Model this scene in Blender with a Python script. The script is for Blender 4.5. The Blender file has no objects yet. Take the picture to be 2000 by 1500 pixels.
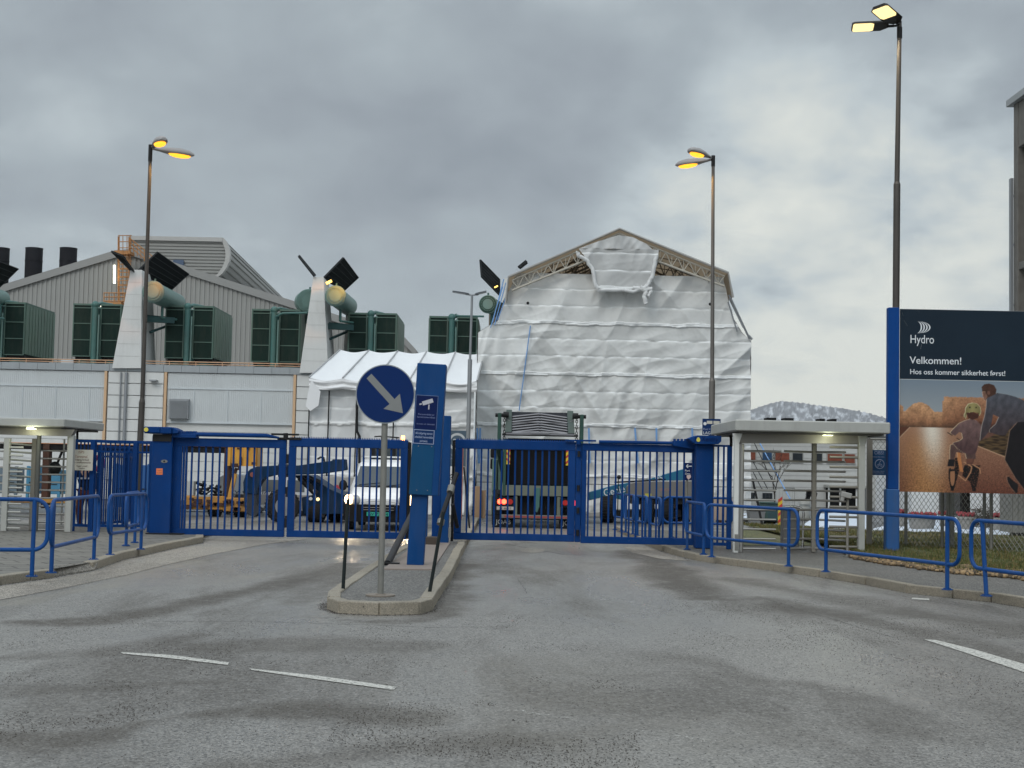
import bpy, bmesh, math, random
from mathutils import Vector, Matrix, noise
random.seed(7)
R = math.radians
S = bpy.context.scene
COL = S.collection

# ------------------------------------------------------------------ camera
FPX = 2800.0            # focal length in photo pixels (photo 2000 x 1500)
CAM = Vector((0, 0, 1.6))
PITCH = math.atan(168/2800); ROLL = 0.020
camd = bpy.data.cameras.new("camera")
camo = bpy.data.objects.new("camera", camd); COL.objects.link(camo)
MC = Matrix.Rotation(math.pi/2+PITCH, 3, 'X') @ Matrix.Rotation(ROLL, 3, 'Z')
camo.matrix_world = Matrix.Translation(CAM) @ MC.to_4x4()
camd.sensor_width = 36; camd.lens = 36*FPX/2000
camd.clip_start = 0.1; camd.clip_end = 9000
S.camera = camo
def ray(px, py): return MC @ Vector(((px-1000)/FPX, (750-py)/FPX, -1))
def A(px, py, Y):                 # point of the place seen at a photo pixel, at distance Y
    d = ray(px, py); return CAM + d*(Y/d.y)
def G(px, py, z=0.0):             # point on a level of height z
    d = ray(px, py); return CAM + d*((z-CAM.z)/d.z)
def X(px, py, Y): return A(px, py, Y).x
def Z(px, py, Y): return A(px, py, Y).z

# ------------------------------------------------------------------ light
S.view_settings.view_transform = 'Standard'; S.view_settings.look = 'None'
S.view_settings.gamma = 1; S.view_settings.exposure = 0.20
SUN_EL, SUN_AZ = R(38), R(205)     # azimuth from +Y towards +X
sl = bpy.data.lights.new("sun", 'SUN'); sl.energy = 0.7; sl.angle = R(22); sl.color = (1, .95, .88)
so = bpy.data.objects.new("sun", sl); COL.objects.link(so)
sd = Vector((math.sin(SUN_AZ)*math.cos(SUN_EL), math.cos(SUN_AZ)*math.cos(SUN_EL), math.sin(SUN_EL)))
so.rotation_euler = sd.to_track_quat('Z', 'Y').to_euler()

W = bpy.data.worlds.new("World"); S.world = W; W.use_nodes = True
nt = W.node_tree; N = nt.nodes; L = nt.links; N.clear()
def nd(t, **k):
    n = N.new(t)
    for a, b in k.items():
        if a.startswith('i_'): n.inputs[a[2:].replace('_', ' ')].default_value = b
        else: setattr(n, a, b)
    return n
def math_n(op, a, b=None, c=None, clamp=False):
    n = nd('ShaderNodeMath', operation=op); n.use_clamp = clamp
    for i, v in enumerate((a, b, c)):
        if v is None: continue
        if isinstance(v, (int, float)): n.inputs[i].default_value = v
        else: L.new(v, n.inputs[i])
    return n.outputs[0]
out = nd('ShaderNodeOutputWorld'); bg = nd('ShaderNodeBackground'); bg.inputs[1].default_value = 1.0
L.new(bg.outputs[0], out.inputs[0])
tc = nd('ShaderNodeTexCoord'); sep = nd('ShaderNodeSeparateXYZ'); L.new(tc.outputs['Generated'], sep.inputs[0])
zc = math_n('MAXIMUM', sep.outputs[2], 0.0); den = math_n('ADD', zc, 0.30)
cx_ = math_n('DIVIDE', sep.outputs[0], den); cy_ = math_n('DIVIDE', sep.outputs[1], den)
cmb = nd('ShaderNodeCombineXYZ'); L.new(cx_, cmb.inputs[0]); L.new(cy_, cmb.inputs[1])
n1 = nd('ShaderNodeTexNoise', i_Scale=1.7, i_Detail=7.0, i_Roughness=0.50, i_Distortion=0.25)
n2 = nd('ShaderNodeTexNoise', i_Scale=5.5, i_Detail=8.0, i_Roughness=0.55, i_Distortion=0.3)
mp = nd('ShaderNodeMapping'); mp.inputs['Location'].default_value = (3.1, 5.2, 0); mp.inputs['Scale'].default_value = (1.0, .8, 1)
L.new(cmb.outputs[0], mp.inputs[0]); L.new(mp.outputs[0], n1.inputs['Vector']); L.new(mp.outputs[0], n2.inputs['Vector'])
# brightening of the cloud cover low towards the right (thin cloud in front of the sun side)
vd = nd('ShaderNodeVectorMath', operation='DOT_PRODUCT'); L.new(tc.outputs['Generated'], vd.inputs[0])
br = ray(1640, 640).normalized(); vd.inputs[1].default_value = br
mr = nd('ShaderNodeMapRange', interpolation_type='SMOOTHSTEP'); L.new(vd.outputs['Value'], mr.inputs[0])
mr.inputs[1].default_value = math.cos(R(13)); mr.inputs[2].default_value = math.cos(R(1.0))
vd2 = nd('ShaderNodeVectorMath', operation='DOT_PRODUCT'); L.new(tc.outputs['Generated'], vd2.inputs[0])
vd2.inputs[1].default_value = ray(300, 560).normalized()
mr2 = nd('ShaderNodeMapRange', interpolation_type='SMOOTHSTEP'); L.new(vd2.outputs['Value'], mr2.inputs[0])
mr2.inputs[1].default_value = math.cos(R(11)); mr2.inputs[2].default_value = math.cos(R(1))
lowb = nd('ShaderNodeMapRange', interpolation_type='SMOOTHSTEP'); L.new(sep.outputs[2], lowb.inputs[0])
lowb.inputs[1].default_value = .13; lowb.inputs[2].default_value = .04
n3 = nd('ShaderNodeTexNoise', i_Scale=6.5, i_Detail=8.0, i_Roughness=.55, i_Distortion=.1); L.new(mp.outputs[0], n3.inputs['Vector'])
v = math_n('MULTIPLY_ADD', n1.outputs[0], 0.80, -.045)
v = math_n('MULTIPLY_ADD', n2.outputs[0], 0.36, v)
v = math_n('MULTIPLY_ADD', math_n('MULTIPLY', mr.outputs[0], math_n('MULTIPLY_ADD', n3.outputs[0], 1.9, -.25, True)), 0.46, v)
v = math_n('MULTIPLY_ADD', n3.outputs[0], .12, math_n('SUBTRACT', v, .06))
v = math_n('MULTIPLY_ADD', mr2.outputs[0], 0.13, v)
v = math_n('MULTIPLY_ADD', lowb.outputs[0], 0.10, v)
cr = nd('ShaderNodeValToRGB'); L.new(v, cr.inputs[0])
el = cr.color_ramp.elements
el[0].position = .34; el[0].color = (.22, .25, .285, 1)
el[1].position = .98; el[1].color = (.84, .85, .77, 1)
for p, c in ((.46, (.29, .325, .36, 1)), (.58, (.37, .42, .45, 1)), (.70, (.52, .58, .60, 1)), (.84, (.70, .73, .69, 1))):
    e = el.new(p); e.color = c
# real overcast skies are brighter overhead than near the horizon
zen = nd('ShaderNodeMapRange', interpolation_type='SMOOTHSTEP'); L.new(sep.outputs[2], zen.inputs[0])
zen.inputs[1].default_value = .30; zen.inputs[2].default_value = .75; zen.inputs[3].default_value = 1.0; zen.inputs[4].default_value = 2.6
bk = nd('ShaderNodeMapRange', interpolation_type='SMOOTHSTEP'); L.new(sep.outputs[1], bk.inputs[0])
bk.inputs[1].default_value = .35; bk.inputs[2].default_value = -.5; bk.inputs[3].default_value = .84; bk.inputs[4].default_value = 1.35  # unseen sky behind the camera, brightened to add frontal light
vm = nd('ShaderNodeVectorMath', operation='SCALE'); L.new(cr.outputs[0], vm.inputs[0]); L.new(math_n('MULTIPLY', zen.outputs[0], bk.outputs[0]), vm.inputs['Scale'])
sky = nd('ShaderNodeTexSky', sky_type='NISHITA', sun_disc=False, sun_elevation=SUN_EL, sun_rotation=SUN_AZ)
vs = nd('ShaderNodeVectorMath', operation='SCALE'); L.new(sky.outputs[0], vs.inputs[0]); vs.inputs['Scale'].default_value = 0.006
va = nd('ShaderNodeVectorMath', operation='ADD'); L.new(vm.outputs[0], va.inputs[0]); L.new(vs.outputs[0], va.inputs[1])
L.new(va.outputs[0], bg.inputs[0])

# ------------------------------------------------------------------ materials
MATS = {}
def mat(name, col, rough=.6, metal=0., var=.12, vs=3.0, bump=0., bs=40., emit=None, es=0., spec=None, dirt=0., chips=0., trans=0., stretch=(1, 1, 1)):
    if name in MATS: return MATS[name]
    m = bpy.data.materials.new(name); m.use_nodes = True; t = m.node_tree; n = t.nodes; l = t.links
    b = n['Principled BSDF']
    b.inputs['Roughness'].default_value = rough; b.inputs['Metallic'].default_value = metal
    if spec is None and max(col) < .12 and metal < .2: spec = .14
    if spec is not None: b.inputs['Specular IOR Level'].default_value = spec
    tcn = n.new('ShaderNodeTexCoord'); mpn = n.new('ShaderNodeMapping'); mpn.inputs['Scale'].default_value = stretch
    geo = n.new('ShaderNodeNewGeometry')
    l.new(geo.outputs['Position'], mpn.inputs[0])
    nz = n.new('ShaderNodeTexNoise'); nz.inputs['Scale'].default_value = vs; nz.inputs['Detail'].default_value = 6
    l.new(mpn.outputs[0], nz.inputs['Vector'])
    mx = n.new('ShaderNodeMix'); mx.data_type = 'RGBA'; l.new(nz.outputs[0], mx.inputs[0])
    lo = [c*(1-var) for c in col]; hi = [min(1, c*(1+var)) for c in col]
    mx.inputs[6].default_value = (*lo, 1); mx.inputs[7].default_value = (*hi, 1)
    co = mx.outputs[2]
    if dirt > 0:
        nz2 = n.new('ShaderNodeTexNoise'); nz2.inputs['Scale'].default_value = 1.3; nz2.inputs['Detail'].default_value = 9; nz2.inputs['Roughness'].default_value = .7
        mp2 = n.new('ShaderNodeMapping'); mp2.inputs['Scale'].default_value = (3, 3, .6); l.new(geo.outputs['Position'], mp2.inputs[0]); l.new(mp2.outputs[0], nz2.inputs['Vector'])
        r2 = n.new('ShaderNodeMapRange'); r2.inputs[1].default_value = .48; r2.inputs[2].default_value = .72; r2.inputs[4].default_value = dirt; l.new(nz2.outputs[0], r2.inputs[0])
        m2 = n.new('ShaderNodeMix'); m2.data_type = 'RGBA'; l.new(r2.outputs[0], m2.inputs[0]); l.new(co, m2.inputs[6]); m2.inputs[7].default_value = (.10, .085, .065, 1)
        co = m2.outputs[2]
    if chips > 0:   # chipped and sun-faded paint
        n4 = n.new('ShaderNodeTexNoise'); n4.inputs['Scale'].default_value = 17; n4.inputs['Detail'].default_value = 9; n4.inputs['Roughness'].default_value = .75; l.new(geo.outputs['Position'], n4.inputs['Vector'])
        r4 = n.new('ShaderNodeMapRange'); r4.inputs[1].default_value = .655; r4.inputs[2].default_value = .68; r4.inputs[4].default_value = chips; l.new(n4.outputs[0], r4.inputs[0])
        m4 = n.new('ShaderNodeMix'); m4.data_type = 'RGBA'; l.new(r4.outputs[0], m4.inputs[0]); l.new(co, m4.inputs[6]); m4.inputs[7].default_value = (.20, .20, .20, 1); co = m4.outputs[2]
        n5 = n.new('ShaderNodeTexNoise'); n5.inputs['Scale'].default_value = 1.1; n5.inputs['Detail'].default_value = 5; mp5 = n.new('ShaderNodeMapping'); mp5.inputs['Scale'].default_value = (2.5, 2.5, .5); l.new(geo.outputs['Position'], mp5.inputs[0]); l.new(mp5.outputs[0], n5.inputs['Vector'])
        r5 = n.new('ShaderNodeMapRange'); r5.inputs[1].default_value = .45; r5.inputs[2].default_value = .75; r5.inputs[4].default_value = .22; l.new(n5.outputs[0], r5.inputs[0])
        m5 = n.new('ShaderNodeMix'); m5.data_type = 'RGBA'; l.new(r5.outputs[0], m5.inputs[0]); l.new(co, m5.inputs[6]); m5.inputs[7].default_value = (*[min(1, c*1.6+.03) for c in col], 1); co = m5.outputs[2]
    l.new(co, b.inputs['Base Color'])
    rr = n.new('ShaderNodeMapRange'); rr.inputs[3].default_value = max(.02, rough*.8); rr.inputs[4].default_value = min(1, rough*1.2); l.new(nz.outputs[0], rr.inputs[0]); l.new(rr.outputs[0], b.inputs['Roughness'])
    if bump > 0:
        nb = n.new('ShaderNodeTexNoise'); nb.inputs['Scale'].default_value = bs; nb.inputs['Detail'].default_value = 4; l.new(mpn.outputs[0], nb.inputs['Vector'])
        bp = n.new('ShaderNodeBump'); bp.inputs['Strength'].default_value = bump; bp.inputs['Distance'].default_value = .01; l.new(nb.outputs[0], bp.inputs['Height']); l.new(bp.outputs[0], b.inputs['Normal'])
    if emit: b.inputs['Emission Color'].default_value = (*emit, 1); b.inputs['Emission Strength'].default_value = es
    if trans: b.inputs['Transmission Weight'].default_value = trans
    MATS[name] = m; return m
def vmat(name, rough=.7, bump=0., bs=60., sub=0.):   # colour attribute 'Col' holds the thing's own colours
    if name in MATS: return MATS[name]
    m = bpy.data.materials.new(name); m.use_nodes = True; n = m.node_tree.nodes; l = m.node_tree.links; b = n['Principled BSDF']
    b.inputs['Specular IOR Level'].default_value = .25
    a = n.new('ShaderNodeVertexColor'); a.layer_name = 'Col'; l.new(a.outputs[0], b.inputs['Base Color']); b.inputs['Roughness'].default_value = rough
    if bump:
        nb = n.new('ShaderNodeTexNoise'); nb.inputs['Scale'].default_value = bs; nb.inputs['Detail'].default_value = 5
        g = n.new('ShaderNodeNewGeometry'); l.new(g.outputs['Position'], nb.inputs['Vector'])
        bp = n.new('ShaderNodeBump'); bp.inputs['Strength'].default_value = bump; bp.inputs['Distance'].default_value = .03; l.new(nb.outputs[0], bp.inputs['Height']); l.new(bp.outputs[0], b.inputs['Normal'])
    MATS[name] = m; return m

BLUE = mat('blue_paint', (.0003, .033, .148), .6, var=.2, vs=2.5, dirt=.06, spec=.12, chips=.5)
BLUE_RAIL = mat('railing_blue_paint', (.0008, .052, .205), .45, chips=.6, spec=.25, var=.2, vs=4, dirt=.15, bump=.1)
BLUE_POST = mat('sign_post_blue', (.0003, .042, .155), .55, chips=.35, spec=.15, var=.15, dirt=.12)
NAVY = mat('navy_sign', (.0004, .009, .065), .55, spec=.15, var=.1)
WHITE = mat('white_paint', (.72, .73, .72), .5, var=.06, dirt=.12)
WHITE_G = mat('off_white_paint', (.35, .35, .325), .5, var=.08, dirt=.22)
WALLW = mat('white_wall', (.62, .62, .60), .8, var=.05, vs=.8, dirt=.10)
PANEL = mat('pale_ribbed_panel', (.52, .54, .54), .5, var=.06, vs=1.5, dirt=.08)
GREY = mat('grey_metal', (.28, .29, .30), .45, metal=.5, var=.15)
GALV = mat('galvanised_steel', (.21, .205, .185), .55, metal=.45, var=.25, vs=9, dirt=.3)
STAIN = mat('stainless_steel', (.40, .38, .35), .35, metal=.8, var=.12)
DARK = mat('black_metal', (.012, .012, .013), .55, spec=.25, var=.3)
BLACK = mat('black_rubber', (.012, .012, .013), .75, var=.3)
RUBBER = mat('tyre_rubber', (.02, .02, .021), .85, var=.3, bump=.4, bs=25)
ORANGE = mat('orange_paint', (.42, .19, .06), .6, var=.2, dirt=.35)
YELLOW = mat('worn_yellow_paint', (.60, .30, .035), .55, var=.2, dirt=.75)
GREEN = mat('dark_green_radiator', (.004, .018, .013), .6, var=.3, dirt=.15, spec=.15)
GREEN_L = mat('weathered_green_trim', (.075, .135, .105), .6, var=.2, dirt=.3)
TEAL = mat('teal_pipe_paint', (.045, .13, .115), .5, var=.2, dirt=.3)
TEAL_L = mat('pale_teal_tank_paint', (.12, .21, .185), .5, var=.15, dirt=.25)
CORR = mat('hall_cladding', (.28, .277, .26), .55, metal=.15, var=.06, vs=.5, dirt=.06)
CORR_D = mat('hall_cladding_trim', (.25, .247, .235), .5, var=.08)
CHIM = mat('chimney_steel', (.012, .012, .015), .7, spec=.15, var=.3)
RAILO = mat('beige_orange_rail', (.55, .33, .20), .6, var=.2)
CONC = mat('concrete', (.30, .29, .27), .9, var=.2, vs=6, bump=.3, bs=60)
CONC_D = mat('dark_weathered_concrete', (.15, .14, .125), .9, var=.35, vs=3, bump=.4, bs=30, dirt=.5)
POLE = mat('lamp_pole_steel', (.06, .052, .045), .5, metal=.3, var=.4, vs=1.5)
GLASS = mat('dark_glass', (.05, .065, .07), .08, var=.2, spec=.9)
GLASS_M = mat('windscreen_glass', (.035, .045, .05), .06, var=.3, spec=1.0)
SODIUM = mat('sodium_lamp_glow', (1, .6, .1), .4, emit=(1, .38, .015), es=1.7)
SODIUM2 = mat('bright_sodium_glow', (1, .8, .3), .4, emit=(1, .55, .08), es=2.4)
LED = mat('warm_white_lamp_glow', (1, .9, .7), .4, emit=(1, .74, .30), es=1.2)
TUBEL = mat('fluorescent_glow', (1, 1, .9), .4, emit=(1, .95, .72), es=5)
BULK = mat('canopy_light_glow', (1, 1, .8), .4, emit=(.95, 1, .62), es=3.0)
HEAD = mat('headlight_glow', (1, .9, .7), .3, emit=(1, .62, .28), es=9)
RED_ON = mat('lit_tail_light', (1, .1, .05), .3, emit=(1, .05, .02), es=8)
RED_OFF = mat('red_lens', (.45, .02, .015), .25)
AMBER = mat('amber_beacon_glow', (1, .4, .1), .3, emit=(1, .35, .08), es=8)
TXT_W = mat('white_lettering', (.66, .68, .70), .5, var=.02)
TXT_B = mat('blue_grey_lettering', (.28, .33, .48), .5, var=.02)
TXT_D = mat('dark_lettering', (.12, .07, .06), .6, var=.02)
TXT_K = mat('black_lettering', (.03, .03, .035), .6, var=.02)
TXT_R = mat('faint_red_lettering', (.35, .12, .08), .6, var=.02)
MARK_G = mat('grey_reflective_arrow', (.185, .19, .185), .45, var=.08, vs=8)

# ------------------------------------------------------------------ mesh builder
ORIG = {}
def setp(o, label=None, cat=None, group=None, kind=None):
    if label: o['label'] = label
    if cat: o['category'] = cat
    if group: o['group'] = group
    if kind: o['kind'] = kind
    return o
def thing(name, label, cat, loc=(0, 0, 0), group=None):
    o = bpy.data.objects.new(name, None); COL.objects.link(o); o.location = Vector(loc); o.empty_display_size = .2
    ORIG[o.name] = Vector(loc); return setp(o, label, cat, group)
class MB:
    def __init__(s): s.v = []; s.f = []; s.s = []; s.c = None
    def add(s, vs, fs, smooth=False):
        o = len(s.v); s.v += [Vector(p) for p in vs]; s.f += [tuple(i+o for i in f) for f in fs]; s.s += [smooth]*len(fs); return s
    def hexa(s, p):   # 8 points: bottom 4 (ccw), top 4
        return s.add(p, [(3, 2, 1, 0), (4, 5, 6, 7), (0, 1, 5, 4), (1, 2, 6, 5), (2, 3, 7, 6), (3, 0, 4, 7)])
    def box(s, x0, x1, y0, y1, z0, z1):
        return s.hexa([(x0, y0, z0), (x1, y0, z0), (x1, y1, z0), (x0, y1, z0), (x0, y0, z1), (x1, y0, z1), (x1, y1, z1), (x0, y1, z1)])
    def cbox(s, c, sz, M=None):
        c = Vector(c); a, b, d = [q/2 for q in sz]
        P = [Vector(q) for q in ((-a, -b, -d), (a, -b, -d), (a, b, -d), (-a, b, -d), (-a, -b, d), (a, -b, d), (a, b, d), (-a, b, d))]
        if M: P = [M @ q for q in P]
        return s.hexa([q+c for q in P])
    def bar(s, p0, p1, w, h=None, up=(0, 0, 1)):   # rectangular bar between two points
        p0, p1 = Vector(p0), Vector(p1); h = h or w; d = (p1-p0).normalized(); u = Vector(up)
        if abs(d.dot(u)) > .98: u = Vector((0, 1, 0))
        r = d.cross(u).normalized(); u = r.cross(d)
        q = lambda p: [p-r*w/2-u*h/2, p+r*w/2-u*h/2, p+r*w/2+u*h/2, p-r*w/2+u*h/2]
        return s.add(q(p0)+q(p1), [(0, 1, 2, 3), (7, 6, 5, 4), (0, 4, 5, 1), (1, 5, 6, 2), (2, 6, 7, 3), (3, 7, 4, 0)])
    def tube(s, p0, p1, r0, r1=None, n=12, caps=True):
        p0, p1 = Vector(p0), Vector(p1); r1 = r0 if r1 is None else r1; d = (p1-p0).normalized()
        u = d.orthogonal().normalized(); w = d.cross(u)
        ring = lambda p, r: [p+(u*math.cos(2*math.pi*i/n)+w*math.sin(2*math.pi*i/n))*r for i in range(n)]
        a, b = ring(p0, r0), ring(p1, r1)
        s.add(a+b, [(i, (i+1) % n, n+(i+1) % n, n+i) for i in range(n)], True)
        if caps: s.add(a, [tuple(range(n-1, -1, -1))]); s.add(b, [tuple(range(n))])
        return s
    def path(s, pts, r, n=8, closed=False):
        pts = [Vector(p) for p in pts]; m = len(pts); rings = []; u = None
        for i in range(m):
            if closed: d = (pts[(i+1) % m]-pts[i-1]).normalized()
            else: d = (pts[min(i+1, m-1)]-pts[max(i-1, 0)]).normalized()
            u = d.orthogonal() if u is None else u-d*u.dot(d)
            if u.length < 1e-6: u = d.orthogonal()
            u.normalize(); w = d.cross(u)
            rings.append([pts[i]+(u*math.cos(2*math.pi*k/n)+w*math.sin(2*math.pi*k/n))*r for k in range(n)])
        vs = [p for q in rings for p in q]; fs = []
        for i in range(m if closed else m-1):
            j = (i+1) % m
            off = 0
            if closed and j == 0:   # pick the twist that matches
                off = min(range(n), key=lambda o: (rings[i][0]-rings[0][o]).length)
            fs += [(i*n+k, i*n+(k+1) % n, j*n+(k+1+off) % n, j*n+(k+off) % n) for k in range(n)]
        s.add(vs, fs, True)
        if not closed: s.add(rings[0], [tuple(range(n-1, -1, -1))]); s.add(rings[-1], [tuple(range(n))])
        return s
    def prism(s, pts, y0, y1):    # polygon given as (x, z), extruded along y
        n = len(pts); a = [(x, y0, z) for x, z in pts]; b = [(x, y1, z) for x, z in pts]
        return s.add(a+b, [tuple(range(n)), tuple(range(2*n-1, n-1, -1))]+[(i, n+i, n+(i+1) % n, (i+1) % n) for i in range(n)])
    def prismz(s, pts, z0, z1):   # polygon given as (x, y), extruded along z
        n = len(pts); a = [(x, y, z0) for x, y in pts]; b = [(x, y, z1) for x, y in pts]
        return s.add(a+b, [tuple(range(n-1, -1, -1)), tuple(range(n, 2*n))]+[(i, (i+1) % n, n+(i+1) % n, n+i) for i in range(n)])
    def loft(s, a, b, cap=True, smooth=False):   # two loops with equal counts
        n = len(a); s.add(list(a)+list(b), [(i, (i+1) % n, n+(i+1) % n, n+i) for i in range(n)], smooth)
        if cap: s.add(a, [tuple(range(n-1, -1, -1))]); s.add(b, [tuple(range(n))])
        return s
    def disc(s, c, r, axis, t, n=32):
        c = Vector(c); a = Vector(axis).normalized(); return s.tube(c, c+a*t, r, n=n)
    def ball(s, c, r, n=10, m=6, sc=(1, 1, 1)):
        c = Vector(c); vs = []; fs = []
        for i in range(m+1):
            t = math.pi*i/m
            for k in range(n):
                q = 2*math.pi*k/n; vs.append(c+Vector((math.sin(t)*math.cos(q)*r*sc[0], math.sin(t)*math.sin(q)*r*sc[1], math.cos(t)*r*sc[2])))
        for i in range(m):
            for k in range(n): fs.append((i*n+k, (i+1)*n+k, (i+1)*n+(k+1) % n, i*n+(k+1) % n))
        return s.add(vs, fs, True)
    def build(s, name, mt, parent=None, bevel=0, kind=None, label=None, cat=None, group=None, normals=False, seg=1):
        o0 = ORIG.get(parent.name, Vector()) if parent else Vector()
        me = bpy.data.meshes.new(name); me.from_pydata([p-o0 for p in s.v], [], s.f); me.materials.append(mt)
        me.polygons.foreach_set('use_smooth', s.s)
        if s.c:
            ca = me.color_attributes.new('Col', 'FLOAT_COLOR', 'POINT')
            ca.data.foreach_set('color', [q for c in s.c for q in (*c, 1)])
        if normals:
            b = bmesh.new(); b.from_mesh(me); bmesh.ops.recalc_face_normals(b, faces=b.faces); b.to_mesh(me); b.free()
        me.update(); o = bpy.data.objects.new(name, me); COL.objects.link(o)
        if parent: o.parent = parent
        ORIG[o.name] = o0
        if bevel:
            md = o.modifiers.new('bevel', 'BEVEL'); md.width = bevel; md.segments = seg; md.limit_method = 'ANGLE'; md.angle_limit = R(40)
        return setp(o, label, cat, group, kind)
def text(s, size, p, mt, parent, name='lettering', width=None, ax='CENTER', rot=0, bold=0., tilt=None, sub=None):
    cu = bpy.data.curves.new('t', 'FONT'); cu.body = s; cu.size = size; cu.align_x = ax; cu.extrude = .0015; cu.offset = bold; cu.space_line = 1.15
    to = bpy.data.objects.new('t', cu); COL.objects.link(to); bpy.context.view_layer.update()
    me = bpy.data.meshes.new_from_object(to.evaluated_get(bpy.context.evaluated_depsgraph_get()))
    w = (max(q.co.x for q in me.vertices)-min(q.co.x for q in me.vertices)) if len(me.vertices) else 1
    COL.objects.unlink(to); bpy.data.objects.remove(to); bpy.data.curves.remove(cu)
    sc = width/w if width else 1
    M = tilt or Matrix.Rotation(math.pi/2, 4, 'X')
    M = M @ Matrix.Rotation(rot, 4, 'Z') @ Matrix.Diagonal((sc, 1, 1, 1))
    me.transform(Matrix.Translation(Vector(p)-ORIG.get(parent.name, Vector())) @ M)
    me.materials.clear(); me.materials.append(mt)
    o = bpy.data.objects.new(name, me); COL.objects.link(o); o.parent = parent; ORIG[o.name] = ORIG.get(parent.name, Vector()); return o
def kids(o): return [c for c in bpy.data.objects if c.parent == o]
def dup(root, loc, label, rotz=0.0, group=None):
    def cp(o, par):
        c = o.copy(); COL.objects.link(c); c.parent = par
        ORIG[c.name] = Vector()
        for k in tree.get(o.name, []): cp(k, c)
        return c
    tree = {}
    for o in list(COL.objects):
        if o.parent: tree.setdefault(o.parent.name, []).append(o)
    c = cp(root, None); c.location = Vector(loc); c.rotation_euler = (0, 0, rotz); c['label'] = label
    if group: c['group'] = group
    return c
def fbm(x, y, z=0., o=4): return noise.fractal(Vector((x, y, z)), 1.0, 2.0, o)
def N3(x, y, z=0.): return noise.noise(Vector((x, y, z)))
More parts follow.
